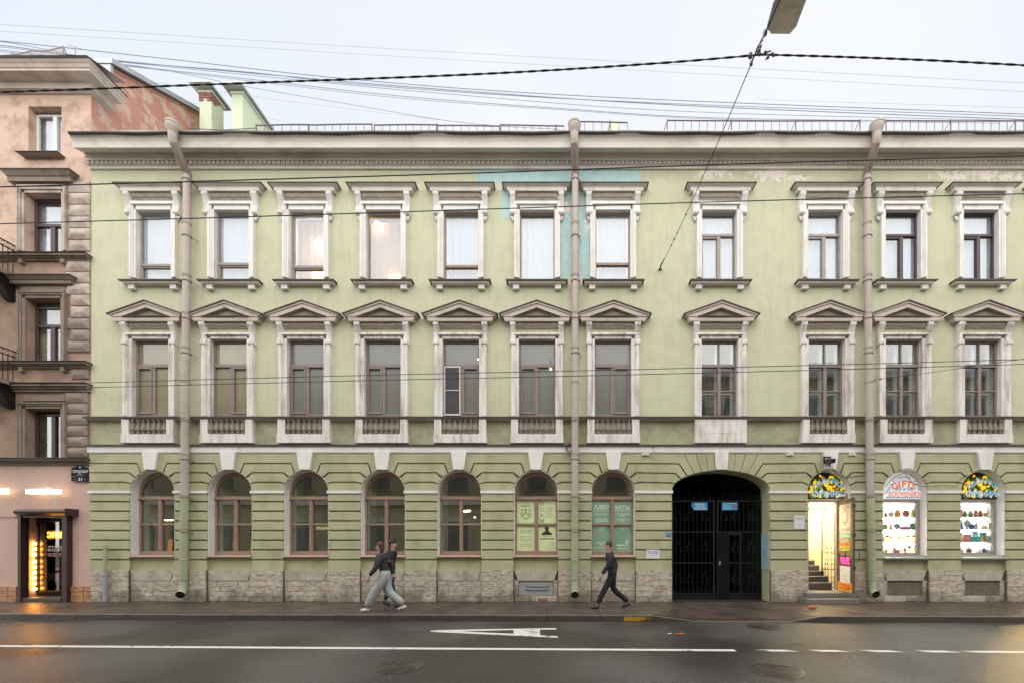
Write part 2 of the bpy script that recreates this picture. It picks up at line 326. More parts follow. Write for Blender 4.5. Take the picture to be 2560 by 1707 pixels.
# ------------------------------------------------------------------ setting: ground, road, pavement, kerb
def wet_road():
    m, nt, n, l, b = nodes('wet_asphalt')
    geo = n.new('ShaderNodeNewGeometry')
    def noise(sc, det=5, ro=.5):
        x = n.new('ShaderNodeTexNoise'); x.inputs['Scale'].default_value = sc; x.inputs['Detail'].default_value = det; x.inputs['Roughness'].default_value = ro
        l.new(geo.outputs['Position'], x.inputs['Vector']); return x
    a = noise(.35, 2, .4); f = noise(34, 6, .9)
    rp = n.new('ShaderNodeValToRGB'); e = rp.color_ramp.elements; e[0].position = .3; e[1].position = .72
    e[0].color = (.0, .0, .0, 1); e[1].color = (.17, .162, .155, 1); l.new(f.outputs['Fac'], rp.inputs[0])
    r2 = n.new('ShaderNodeValToRGB'); e = r2.color_ramp.elements; e[0].position = .42; e[1].position = .58; e[0].color = (.50,.48,.48,1); e[1].color = (1,1,1,1); l.new(a.outputs['Fac'], r2.inputs[0])
    mx = n.new('ShaderNodeMixRGB'); mx.blend_type = 'MULTIPLY'; mx.inputs[0].default_value = 1; l.new(rp.outputs[0], mx.inputs[1]); l.new(r2.outputs[0], mx.inputs[2]); l.new(mx.outputs[0], b.inputs['Base Color'])
    mr = n.new('ShaderNodeMapRange'); mr.inputs['From Min'].default_value = .35; mr.inputs['From Max'].default_value = .65; mr.inputs['To Min'].default_value = .24; mr.inputs['To Max'].default_value = .38
    l.new(a.outputs['Fac'], mr.inputs[0]); l.new(mr.outputs[0], b.inputs['Roughness'])
    v = n.new('ShaderNodeTexVoronoi'); v.inputs['Scale'].default_value = 48; l.new(geo.outputs['Position'], v.inputs['Vector'])
    bp = n.new('ShaderNodeBump'); bp.inputs['Strength'].default_value = .8; bp.inputs['Distance'].default_value = .008; l.new(v.outputs['Distance'], bp.inputs['Height']); l.new(bp.outputs[0], b.inputs['Normal'])
    return m
M_ROAD = wet_road()
M_LINE = mat('worn_white_road_paint', (.62, .60, .56), .5, .06, 6, .5, 90, dirt=(.05,.045,.04), dirtamt=1, dlo=.60, dhi=.66, dscale=(2,2,1))
M_PAVE = mat('wet_brown_paver', (.085, .062, .049), .36, .35, 1.6, .5, 70, dirt=(.045,.035,.03), dirtamt=.7)
M_PAVED = mat('dark_grey_paver', (.035, .03, .03), .36, .3, 9, .5, 70)
def KY(x): return -2.04 - .0164*(x + 12.54)           # kerb line
RZ = -.14
struct(MB().box(-300, 300, -300, 300, -.6, -.30), 'ground', mat('far_ground', (.08,.075,.07), .8))
rd = MB(); rd.add([(-60, -13.6, RZ), (60, -13.6, RZ), (60, KY(60)+.12, RZ), (-60, KY(-60)+.12, RZ), (-60,-13.6,-.3),(60,-13.6,-.3),(60,KY(60)+.12,-.3),(-60,KY(-60)+.12,-.3)], [(0,1,2,3),(0,4,5,1),(1,5,6,2),(3,2,6,7),(0,3,7,4)])
struct(rd, 'road', M_ROAD)
struct(MB().box(-60, 60, -15.6, -13.6, -.3, 0), 'far_pavement', M_PAVE)
GX0, GX1, HX0, HX1 = G(1650, 1540, 0).x, G(1745, 1552, -.1).x, G(1985, 1552, -.1).x, G(2085, 1545, 0).x
def sag(x):
    if x < GX0 or x > HX1: return 0
    if x < GX1: return (x-GX0)/(GX1-GX0)
    if x > HX0: return (HX1-x)/(HX1-HX0)
    return 1
def pz(x, y):
    k = sag(x); w = -KY(x); t = max(0, min(1, (-y-.35)/(w-.35))); return -.115*k*t
# pavement bed + pavers
pav = MB(); xs = [-22 + .5*i for i in range(85)]
for i in range(len(xs)-1):
    a, c = xs[i], xs[i+1]
    for j in range(6):
        u, v = j/6, (j+1)/6
        ya, yb, yc, yd = [.5 + (KY(q)+.16-.5)*w for q, w in ((a,u),(c,u),(c,v),(a,v))]
        pav.add([(a,ya,pz(a,ya)-.008),(c,yb,pz(c,yb)-.008),(c,yc,pz(c,yc)-.008),(a,yd,pz(a,yd)-.008)], [(0,1,2,3)[::-1]])
pave = struct(pav, 'pavement', mat('paver_joint_sand', (.02,.017,.015), .7))
pm = MB(); pd = MB(); rnd = random.Random(3)
x = -18.5
bands = [(G(a,1520,0).x, G(c,1520,0).x) for a, c in ((1082,1102),(1118,1140))]
while x < 16.5:
    row = 0; y = -.0 - (.1 if int(round(x/.1)) % 2 else 0)
    while y > KY(x)+.17:
        y2 = max(y-.2, KY(x)+.165)
        if y - y2 > .04:
            sl = (y+y2)/2*.0
            h = rnd.uniform(-.0015, .0015)
            q = [(x+.003, y2+.003), (x+.097, y2+.003), (x+.097, y-.003), (x+.003, y-.003)]
            inband = any(b0 + y*.35+.45 < x < b1 + y*.35+.45 for b0, b1 in bands) or (abs((x+10.2) - (y*2.2)) < .16) or (abs((x+9.6) - (y*2.2)) < .16) or (abs((x-9.3)+y*1.9) < .15)
            t = pd if inband else pm
            t.add([(a, b_, pz(a,b_)+h) for a, b_ in q] + [(a, b_, pz(a,b_)-.007) for a, b_ in q], [(0,1,2,3),(0,4,5,1),(1,5,6,2),(2,6,7,3),(3,7,4,0)])
        y -= .2
    x += .1
pm.build('paver', M_PAVE, pave, kind='stuff'); pd.build('dark_paver', M_PAVED, pave, kind='stuff')
kerb = thing('kerb', (0, KY(0), RZ), '', ''); del kerb['label'], kerb['category']; kerb['kind'] = 'structure'
x = -19.0
brk = sorted([-19 + 1.17*i for i in range(31)] + [GX0, GX1, HX0, HX1])
brk = [b for i, b in enumerate(brk) if i == 0 or b - brk[i-1] > .12]
for a, c in zip(brk, brk[1:]):
    a += .006; c -= .004; j = rnd.uniform(-.004, .004)
    za, zc = -.115*sag(a)+j, -.115*sag(c)+j
    y0a, y0c = KY(a), KY(c)
    kb = MB(); ch = .015
    vs = []
    for xx, yy, zz in ((a, y0a, za), (c, y0c, zc)):
        vs += [(xx, yy, -.29), (xx, yy, zz-ch), (xx, yy+ch, zz), (xx, yy+.155, zz), (xx, yy+.155, -.29)]
    kb.add(vs, [(0,1,6,5)[::-1],(1,2,7,6)[::-1],(2,3,8,7)[::-1],(3,4,9,8)[::-1],(0,1,2,3,4)[::-1],(5,6,7,8,9)])
    kb.build('kerb_stone', M_KERB, kerb)
# lane paint
def strip(pts, z, name, m):
    mb = MB(); mb.add([(p.x, p.y, z) for p in pts], [tuple(range(len(pts)))]); return mb
LZ = RZ + .004
def lane(x0, x1, mb, sk=0):
    def yc(px): return 1613.5 + (px/2560)*15
    a, b = G(x0, yc(x0), LZ), G(x1, yc(x1), LZ); w = .062; n = max(1, int((x1-x0)/40))
    for i in range(n):
        p = a.lerp(b, i/n); q = a.lerp(b, (i+1)/n)
        mb.add([(p.x-sk, p.y-w, LZ), (q.x-sk, q.y-w, LZ), (q.x+sk, q.y+w, LZ), (p.x+sk, p.y+w, LZ)], [(0,1,2,3)])
lm = MB(); lane(-300, 1838, lm); struct(lm, 'lane_line', M_LINE)
for a, b in ((1907,1979),(2039,2108),(2170,2242),(2307,2384),(2420,3100)):
    q = MB(); lane(a, b, q, -.09); struct(q, 'lane_dash', M_LINE)
A = MB()
def rq(mb, pts): mb.add([tuple(G(px, py, LZ)) for px, py in pts], [tuple(range(len(pts)))])
rq(A, [(1072,1577),(1090,1579),(1285,1587.5),(1395,1593),(1394,1589),(1350,1586.5),(1284,1583),(1150,1577)][::1])
rq(A, [(1072,1576.6),(1150,1576.8),(1284,1573.6),(1350,1572.6),(1391,1572.3),(1391,1568.6),(1275,1570.5),(1090,1573.8)][::-1])
rq(A, [(1284,1583),(1350,1586.5),(1350,1572.7),(1284,1573.7)])
struct(A, 'road_letter_marking', M_LINE)
ym = MB(); 
for i in range(6):
    a = G(1567+i*10.8, 1545, 0).x; c = G(1567+(i+1)*10.8, 1545, 0).x
    ym.add([(a, KY(a)-.003, -.125), (c, KY(c)-.003, -.125), (c, KY(c)-.003, -.03), (a, KY(a)-.003, -.03)], [(0,1,2,3)])
single(ym, 'kerb_paint_mark', mat('worn_yellow_paint', (.42,.24,.02), .6, .3, 9, .1, 30, dirt=(.05,.04,.03), dirtamt=1, dlo=.5, dhi=.56), 'worn yellow paint patch on the kerb face before the gateway dip', 'paint mark')
M_IRON = mat('rusty_cast_iron', (.10, .085, .075), .30, .25, 14, .3, 60, metal=.4)
def manhole(px, py, r, label):
    c = G(px, py, RZ); t = thing('manhole_cover', c, label, 'manhole cover', 'manhole covers in the road')
    MB().lathe([(r*1.13, -.01), (r*1.13, .006), (r*1.03, .008), (r*1.03, -.01)], c, 40).build('rim', M_IRON, t)
    l = MB().lathe([(r, -.01), (r, .004)], c, 40); n = 0
    l.build('lid', mat('cast_iron_lid', (.11,.095,.085), .30, .25, 14, .3, 60, metal=.4), t)
    g = MB()
    for k in range(1, 6):
        rr = r*k/5.6
        for s in range(24):
            if (s + k) % 6 == 0: continue
            t0, t1 = 2*math.pi*s/24, 2*math.pi*(s+.93)/24
            g.add([c+Vector((rr_*math.cos(th), rr_*math.sin(th), .010)) for rr_, th in ((rr-.016,t0),(rr+.016,t0),(rr+.016,t1),(rr-.016,t1))], [(0,1,2,3)])
            g.add([c+Vector(((rr-.016)*math.cos(th), (rr-.016)*math.sin(th), zz)) for th, zz in ((t0,.004),(t1,.004),(t1,.010),(t0,.010))], [(0,1,2,3)])
    g.build('tread_pattern', M_IRON, t, kind='stuff')
manhole(998, 1665, .29, 'round rusty manhole cover in the asphalt nearest the two walkers, left of the road centre')
manhole(1940, 1676, .31, 'round ringed manhole cover below the broken lane dashes on the right')
manhole(1613, 1562, .24, 'dark drain cover against the kerb under the yellow paint patch')
manhole(1910, 1566, .30, 'flat dark cover in the road in front of the iron gateway')
# litter: tiny leaves and chips
lt = MB(); rl = random.Random(11)
for i in range(130):
    px, py = rl.uniform(-50, 2600), rl.choice([rl.uniform(1556, 1700), rl.uniform(1558, 1600)]); c = G(px, py, RZ+.012); a = rl.uniform(0, 6.28); s = rl.uniform(.006, .016)
    lt.add([c+Vector((s*math.cos(a), s*math.sin(a), 0)), c+Vector((-s*.6*math.sin(a), s*.6*math.cos(a), .004)), c+Vector((-s*math.cos(a), -s*math.sin(a), 0)), c+Vector((s*.5*math.sin(a), -s*.5*math.cos(a), .002))], [(0,1,2,3)])
o = lt.build('road_litter', mat('pale_litter', (.4,.37,.3), .8)); o['kind'] = 'stuff'; o['label'] = 'tiny pale leaves and chips scattered on the wet asphalt'; o['category'] = 'litter'
lf = MB(); c = G(1700, 1584, RZ+.012); lf.add([c+Vector(v) for v in ((-.12,-.02,0),(0,-.05,.01),(.12,0,0),(.03,.05,.02),(-.06,.04,0))], [(0,1,2,3,4)])
single(lf, 'fallen_leaf', mat('orange_leaf', (.35,.12,.02), .7), 'flattened orange leaf on the asphalt in front of the iron gateway', 'leaf')
lf = MB(); c = G(1675, 1583, RZ+.012); lf.add([c+Vector(v) for v in ((-.06,-.01,0),(.02,-.02,.01),(.07,.01,0),(0,.02,.01))], [(0,1,2,3)])
single(lf, 'paper_scrap', M_PAPER, 'small white scrap of paper beside the orange leaf on the road', 'litter')

# ================================================================== GREEN BUILDING
TOPC = [388, 582, 768, 960, 1153, 1343, 1532, 1797, 2061, 2254, 2448, 2641, 2835]
MIDC = [380, 575, 766, 958, 1153, 1343, 1532, 1798, 2064, 2256, 2453, 2646, 2840]
GRC = [384.5, 577, 767.6, 959, 1149, 1340, 1532.5, 1800.5, 2070, 2260, 2454, 2647, 2840]
XL, XR = 228.0, 2935.0
gb = thing('green_building', (PX(1580), 0, 0), 'long three storey pale green plastered building with white window surrounds and arched ground floor', 'building')
# --- wall sheets with openings (real depth: reveals run 0.30 m back)
def wall_rects(mb, x0, x1, ops, y0, y1, yy=0.0, depth=.30):
    """ops: (xl,xr,yt,yb) in wall pixels, all inside the band y0..y1"""
    xs = [x0]
    for a in ops: xs += [a[0], a[1]]
    xs.append(x1)
    for i in range(0, len(xs), 2):
        mb.add([P(xs[i], y1), P(xs[i+1], y1), P(xs[i+1], y0), P(xs[i], y0)], [(0,1,2,3)])
    for a, b, t, u in ops:
        if t > y0: mb.add([P(a, t), P(b, t), P(b, y0), P(a, y0)], [(0,1,2,3)])
        if u < y1: mb.add([P(a, y1), P(b, y1), P(b, u), P(a, u)], [(0,1,2,3)])
wm = MB(); wall_rects(wm, XL, XR, [(c-46, c+46, 526, 699) for c in TOPC], 400, 770)
wall_rects(wm, XL, XR, [(c-48, c+48, 847, 1040) for c in MIDC], 770, 1040)
# side faces, back and inner thickness so that the building is a solid body
wm.add([(PX(XL), 0, 0), (PX(XL), 0, PZ(400)), (PX(XL), 12, PZ(400)), (PX(XL), 12, 0)], [(0,1,2,3)])
wm.add([(PX(XR), 0, 0), (PX(XR), 0, PZ(400)), (PX(XR), 12, PZ(400)), (PX(XR), 12, 0)], [(3,2,1,0)])
wm.add([(PX(XL), 12, 0), (PX(XR), 12, 0), (PX(XR), 12, PZ(400)), (PX(XL), 12, PZ(400))], [(3,2,1,0)])
wm.build('upper_wall', M_UP, gb)
sp = MB(); sp.add([P(XL,1134), P(XR,1134), P(XR,1040), P(XL,1040)], [(0,1,2,3)]); sp.build('spandrel_wall', M_SPAN, gb)
GY = .03
def arc_pts(cx, r, cy=1228.0, n=20, ry=None):
    ry = ry or r
    return [(cx - r*math.cos(math.pi*i/n), cy - ry*math.sin(math.pi*i/n)) for i in range(n+1)]
arches = []
for i, c in enumerate(GRC):
    if i == 7: arches.append((c, 122.5, 1226, 51, 1503))
    elif i == 8: arches.append((c, 54, 1229, 54, 1503))
    else: arches.append((c, 55.5, 1229, 54, 1388))
gw = MB(); prev = XL
for c, r, cy, ry, yb in arches:
    gw.add([P(prev,1503,GY), P(c-r,1503,GY), P(c-r,1130,GY), P(prev,1130,GY)], [(0,1,2,3)])
    ap = arc_pts(c, r, cy, 24, ry)
    for (xa, ya), (xb, yb2) in zip(ap, ap[1:]):
        gw.add([P(xa,ya,GY), P(xb,yb2,GY), P(xb,1130,GY), P(xa,1130,GY)], [(0,1,2,3)])
    if yb < 1500: gw.add([P(c-r,1503,GY), P(c+r,1503,GY), P(c+r,yb,GY), P(c-r,yb,GY)], [(0,1,2,3)])
    prev = c + r
gw.add([P(prev,1503,GY), P(XR,1503,GY), P(XR,1130,GY), P(prev,1130,GY)], [(0,1,2,3)])
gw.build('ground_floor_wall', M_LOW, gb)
# roof body
rf = MB(); rf.xprism([(-.55, PZ(330,-.55)-.02), (-.55, PZ(330,-.55)+.03), (5.8, PZ(330)+1.6), (12, PZ(330)+.2), (12, PZ(400))], PX(XL)+.02, PX(XR)); rf.build('roof', M_ZINC, gb)
rw = MB(); rr = random.Random(5)      # slightly wavy dark eaves edge
n = 120; x0, x1 = PX(168, -.6), PX(XR)
for i in range(n):
    a, c = x0+(x1-x0)*i/n, x0+(x1-x0)*(i+1)/n
    za = PZ(331,-.6)+.006*math.sin(a*1.3)+.006*math.sin(a*3.7+1); zc = PZ(331,-.6)+.006*math.sin(c*1.3)+.006*math.sin(c*3.7+1)
    rw.add([(a,-.6,za),(c,-.6,zc),(c,-.6,zc+.035),(a,-.6,za+.035),(a,-.3,za),(c,-.3,zc),(c,-.3,zc+.09),(a,-.3,za+.09)], [(0,1,2,3),(3,2,6,7),(1,0,4,5)])
rw.build('eaves_flashing', M_FLASH, gb)
# cornice profile
cz = lambda py, pr: PZ(py, -pr)
prof = [(.25, cz(422,.05)), (-.05, cz(422,.05)), (-.07, cz(416,.07)), (-.09, cz(414,.09)), (-.09, cz(403,.09)), (-.14, cz(401,.14)), (-.15, cz(393,.15)), (-.17, cz(391,.17)), (-.17, cz(384,.17)),
        (-.44, cz(368,.44)-.015), (-.44, cz(365,.44)-.03), (-.46, cz(355,.46)), (-.49, cz(345,.49)), (-.53, cz(337,.53)), (-.57, cz(333,.57)), (-.57, cz(331,.57)), (.25, cz(331,.57))]
MB().xprism(prof, PX(XL), PX(XR)).build('cornice', M_CORN, gb)
eg = MB(); nx = int((PX(XR)-PX(XL))/.125)
for i in range(nx):
    x = PX(XL)+.06+.125*i
    eg.ball((x, -.115, cz(408,.1)), .030, .035, .045, 6)
    eg.box(x-.057, x-.043, -.125, -.09, cz(412.5,.1), cz(403.5,.1))
eg.build('egg_moulding', M_CORN, gb, kind='stuff')
bk = MB(); bk.box(PX(XL)+.01, PX(XR), -.094, -.09, cz(413,.09), cz(403.5,.09)); bk.build('egg_moulding_ground', M_EGG, gb)
# string courses
def band(name, m, y0, y1, p, x0=XL, x1=XR, yb=.1): return MB().box(PX(x0)+.001*p, PX(x1), -p, yb, PZ(y1, -p), PZ(y0, -p)).build(name, m, gb)
def scourse(segs):
    for a, b in segs:
        MB().frus((PX(b)-PX(a))/2, .08, PZ(1049,-.08), (PX(b)-PX(a))/2, .14, PZ(1043,-.14), (PX(a)+PX(b))/2, .05).build('string_course', M_TAUPE, gb)
scourse([(XL-3, XR)])
MB().box(PX(XL-5), PX(XR), -.17, .05, PZ(1043,-.17), PZ(1041,-.17)+.012).build('string_course_flashing', M_FLASH, gb)
MB().box(PX(XL-3), PX(XR), -.13, .05, PZ(1113,-.13), PZ(1110,-.13)).build('frieze_flashing', M_FLASH, gb)
MB().box(PX(XL-2), PX(XR), -.085, .05, PZ(1130,-.085), PZ(1113,-.085)).build('white_frieze_band', M_WHITE, gb)
MB().frus((PX(XR)-PX(XL))/2, .055, PZ(1135,-.05), (PX(XR)-PX(XL))/2, .078, PZ(1130,-.07), (PX(XR)+PX(XL))/2, .05).build('frieze_moulding', M_TAUPE, gb)
# --- reusable pieces (built once at a bay's centre, mesh data shared)
def console_mesh(h, w, name, m):
    p = [(.02,0),(-.14,0),(-.17,-.04),(-.17,-.10),(-.14,-.17),(-.11,-.27),(-.085,-.40),(-.09,-.5),(-.125,-.57),(-.13,-.63),(-.09,-.68),(.02,-.68)]
    s = h/.68; mb = MB(); mb.xprism([(y, z*s) for y, z in p], -w/2, w/2)
    for q in (-1, 0, 1):       # fluting ribs on the face
        mb.xprism([(y-.012 if y < 0 else y, z*s) for y, z in p[1:9]] + [(.0, p[8][1]*s), (0, 0)], q*w*.3-w*.06, q*w*.3+w*.06)
    mb.tube([(-w/2-.008, -.125, -.05), (w/2+.008, -.125, -.05)], .048, 8)
    mb.tube([(-w/2-.006, -.085, -.62*s), (w/2+.006, -.085, -.62*s)], .05, 8)
    for k in range(6): mb.ball((0, -.145+.013*k, -.13*s-.05*k*s), .022, .02, .03, 6)
    for q in (-1, 1): mb.ball((q*w*.22, -.04, -.74*s), .032, .03, .045, 6)
    mb.ball((0, -.045, -.80*s), .03, .03, .05, 6)
    return mb.mesh(name, m, False)
C_TOP = console_mesh(.58, .135, 'console', M_WHITE); C_MID = console_mesh(.60, .135, 'console_mid', M_WHITES)
def egg_row(half, name):
    mb = MB(); n = 15; w = 2*half/n
    for i in range(n):
        x = -half + w*(i+.5); mb.ball((x, 0, 0), w*.27, .035, .05, 6); mb.box(x-w*.5-.008, x-w*.5+.008, -.03, .01, -.05, .055)
    mb.box(-half, half, -.012, .03, -.055, .06); return mb.mesh(name, M_EGG, False)
E_ROW = egg_row(50*K, 'egg_row')
hw = lambda px: px*K
def arch_frame(mb, hi, to, ho, tt, b, p1=.06, p2=.10):   # architrave: inner flat band and outer raised moulding, wall pixels relative to centre
    for sgn in (-1, 1):
        x1, x2, x3 = sgn*hw(hi), sgn*hw(hi + (ho-hi)*.62), sgn*hw(ho)
        mb.box(x1, x2, -p1, .28, PZ(b), PZ(to)); mb.box(x2, x3, -p2, .02, PZ(b), PZ(tt)); mb.box(x2-sgn*.035, x2, -p2+.018, 0, PZ(b), PZ(tt + (to-tt)*.45))
    mb.box(-hw(hi), hw(hi), -p1+.0015, .28, PZ(to), PZ(to)+hw((to-tt)*.62)); mb.box(-hw(ho)+.0, hw(ho), -p2-.002, .02, PZ(to)+hw((to-tt)*.62), PZ(tt))
    return mb
ARCH_TOP = arch_frame(MB(), 43.5, 528.5, 57, 510, 698).mesh('architrave', M_WHITE)
ARCH_MID = arch_frame(MB(), 45.5, 849, 64, 836, 1042, .06, .11).mesh('architrave_mid', M_WHITES)
def zr(py, pr): return PZ(py, -pr)
H1 = MB(); H1.frus(hw(57), .05, zr(497,.05), hw(57), .05, zr(483,.05)); H1.frus(hw(74), .15, zr(477,.15), hw(74), .15, zr(467,.15)); H1.frus(hw(74), .155, zr(467,.15)+.001, hw(83), .22, zr(458,.22)); H1.frus(hw(60), .07, zr(483,.07), hw(62), .08, zr(477,.15)-.001)
HOOD = H1.mesh('hood', M_HOOD)
HFL = MB(); HFL.frus(hw(86), .24, zr(458,.22)+.001, hw(86), .24, zr(456,.22)); HFLASH = HFL.mesh('hood_flashing', M_FLASH)
S1 = MB(); S1.frus(hw(70), .14, zr(708,.14), hw(73), .17, zr(700,.17)); SILL = S1.mesh('window_sill', M_CORN)
S2 = MB(); S2.frus(hw(76), .20, zr(700,.2)+.001, hw(76), .20, zr(697.5,.2)); SILLF = S2.mesh('sill_flashing', M_FLASH)
SB = MB().box(-hw(7.5), hw(7.5), -.10, .01, zr(722,.1), zr(708,.1)).mesh('sill_bracket', M_WHITE)
# pediment
def pz_(py): return zr(py, .18)
T1 = MB()
T1.prism([(-hw(79), pz_(802)), (hw(79), pz_(802)), (hw(82), pz_(792)), (-hw(82), pz_(792))], -.17, .02)
T1.prism([(-hw(91), pz_(787)), (0, pz_(755)), (0, pz_(769)), (-hw(60), pz_(791.5)), (-hw(82), pz_(791.5))], -.185, .02)
T1.prism([(hw(91), pz_(787)), (0, pz_(755)), (0, pz_(769)), (hw(60), pz_(791.5)), (hw(82), pz_(791.5))], -.186, .02)
T1.prism([(-hw(88), pz_(785)), (0, pz_(754.6)), (0, pz_(759)), (-hw(88), pz_(789.3))], -.21, .02)
T1.prism([(hw(88), pz_(785)), (0, pz_(754.6)), (0, pz_(759)), (hw(88), pz_(789.3))], -.211, .02)
T1.frus(hw(60), .07, zr(818,.07), hw(60), .07, zr(803,.07)); T1.frus(hw(64), .10, zr(803.5,.1), hw(66), .13, pz_(802)-.002)
PED = T1.mesh('pediment', M_TAUPE)
TYM = MB().prism([(-hw(60), pz_(792)), (0, pz_(768)), (hw(60), pz_(792))], -.09, 0).mesh('tympanum', mat('tympanum_panel', (.30,.255,.21), .85, .08, 2, .2, 40))
PF = MB()
for s in (-1, 1):
    PF.prism([(s*hw(93), pz_(787.5)), (0, pz_(754)), (0, pz_(751.8)), (s*hw(94), pz_(785.2))], -.235-.001*s, .02)
PF.frus(hw(58), .21, pz_(792)+.001, hw(58), .21, pz_(790.6)); PEDF = PF.mesh('pediment_flashing', M_FLASH)
# balustrade panel
def bal_frame(y0, y1, hwid=65):
    mb = MB(); r = 46.5
    for s in (-1, 1): mb.box(s*hw(r), s*hw(hwid-.8), -.135, 0, zr(1084,.13), zr(1047.5,.13))
    mb.box(-hw(hwid+.6), hw(hwid+.6), -.15, 0, zr(1106,.15), zr(1084,.15)); mb.box(-hw(r), hw(r), -.02, 0, zr(1084,.02), zr(1047.5,.02)); return mb.mesh('balustrade_panel', M_WHITES)
BALP = bal_frame(0, 0)
BAL = MB().lathe([(.045,-.185),(.045,-.165),(.03,-.155),(.034,-.14),(.062,-.10),(.067,-.075),(.058,-.04),(.035,.04),(.026,.09),(.024,.12),(.036,.13),(.036,.145),(.045,.15),(.045,.185)], (0,0,0), 10).mesh('baluster', M_BAL, True)
BLK = MB(); BLK.box(-hw(64), hw(64), -.13, 0, zr(1106,.13), zr(1047.5,.13))
BLK.box(-hw(40), hw(40), -.134, -.13, zr(1082,.14), zr(1049,.14)); BLKP = BLK.mesh('blank_panel', M_WHITES)
# --- windows: returns frame object; rects in wall px at plane y
FD = .07
def frame_bars(mb, bars, y=None, th=.07):
    y = FD if y is None else y
    for k, (x0, y0, x1, y1, *q) in enumerate(bars):
        d = q[0] if q else 0
        mb.cbox(PX(x0), PX(x1), y-d-.0015*(k % 5), y+th, PZ(y1), PZ(y0), .006)
    return mb
def quad(mb, x0, y0, x1, y1, y): return mb.add([(PX(x0),y,PZ(y1)),(PX(x1),y,PZ(y1)),(PX(x1),y,PZ(y0)),(PX(x0),y,PZ(y0))], [(0,1,2,3)])
def pane(x0, y0, x1, y1, m, par, y=None):
    y = FD+.035 if y is None else y; return MB().box(PX(x0)-.01, PX(x1)+.01, y, y+.008, PZ(y1)-.01, PZ(y0)+.01).build('pane', m, par)
def curtain(x0, y0, x1, y1, m, par, y=.36, amp=.02, n=34, lab=None):
    mb = MB(); r_ = random.Random(int(x0)); a0, a1 = PX(x0), PX(x1); pts = []
    for i in range(n+1):
        u = i/n; pts.append((a0+(a1-a0)*u, y + amp*math.sin(u*n*1.9+r_.uniform(-.6,.6)) ))
    for (xa, ya), (xb, yb) in zip(pts, pts[1:]): mb.add([(xa,ya,PZ(y1)),(xb,yb,PZ(y1)),(xb,yb*1.0,PZ(y0)),(xa,ya,PZ(y0))], [(0,1,2,3)])
    mb.smooth = True; return mb.build('curtain', m, par)
rm = MB()
for z0, z1 in ((PZ(735), PZ(500)), (PZ(1045), PZ(815)), (0.02, PZ(1150))):
    pass
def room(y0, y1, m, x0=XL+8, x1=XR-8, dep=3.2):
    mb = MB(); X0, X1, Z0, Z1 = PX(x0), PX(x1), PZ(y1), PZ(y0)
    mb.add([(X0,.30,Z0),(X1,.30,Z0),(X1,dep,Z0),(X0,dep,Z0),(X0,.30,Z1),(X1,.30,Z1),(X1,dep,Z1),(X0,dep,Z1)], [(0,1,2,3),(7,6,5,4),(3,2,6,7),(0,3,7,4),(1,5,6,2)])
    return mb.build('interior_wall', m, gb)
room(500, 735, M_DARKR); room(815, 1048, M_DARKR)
M_PARTN = mat('light_block_wall', (.45,.43,.40), .9, .05, 1, 0)  # partitions added to keep lamp light off the neighbouring curtains
for cc, z0_, z1_ in ((TOPC, 735, 500), (MIDC, 1048, 815)):
    for a_, b_ in zip(cc, cc[1:]): MB().box(PX((a_+b_)/2)-.06, PX((a_+b_)/2)+.06, .28, 3.19, PZ(z0_)+.004, PZ(z1_)-.004).build('light_block_partition', M_PARTN, gb)
room(1150, 1440, M_GREENR, XL+8, 1640, 2.6)
tcol = [M_FRG]*4 + [M_FRB, M_FRB, M_FRB, M_FRG, M_FRG, M_FRD, M_FRD, M_FRG, M_FRG]
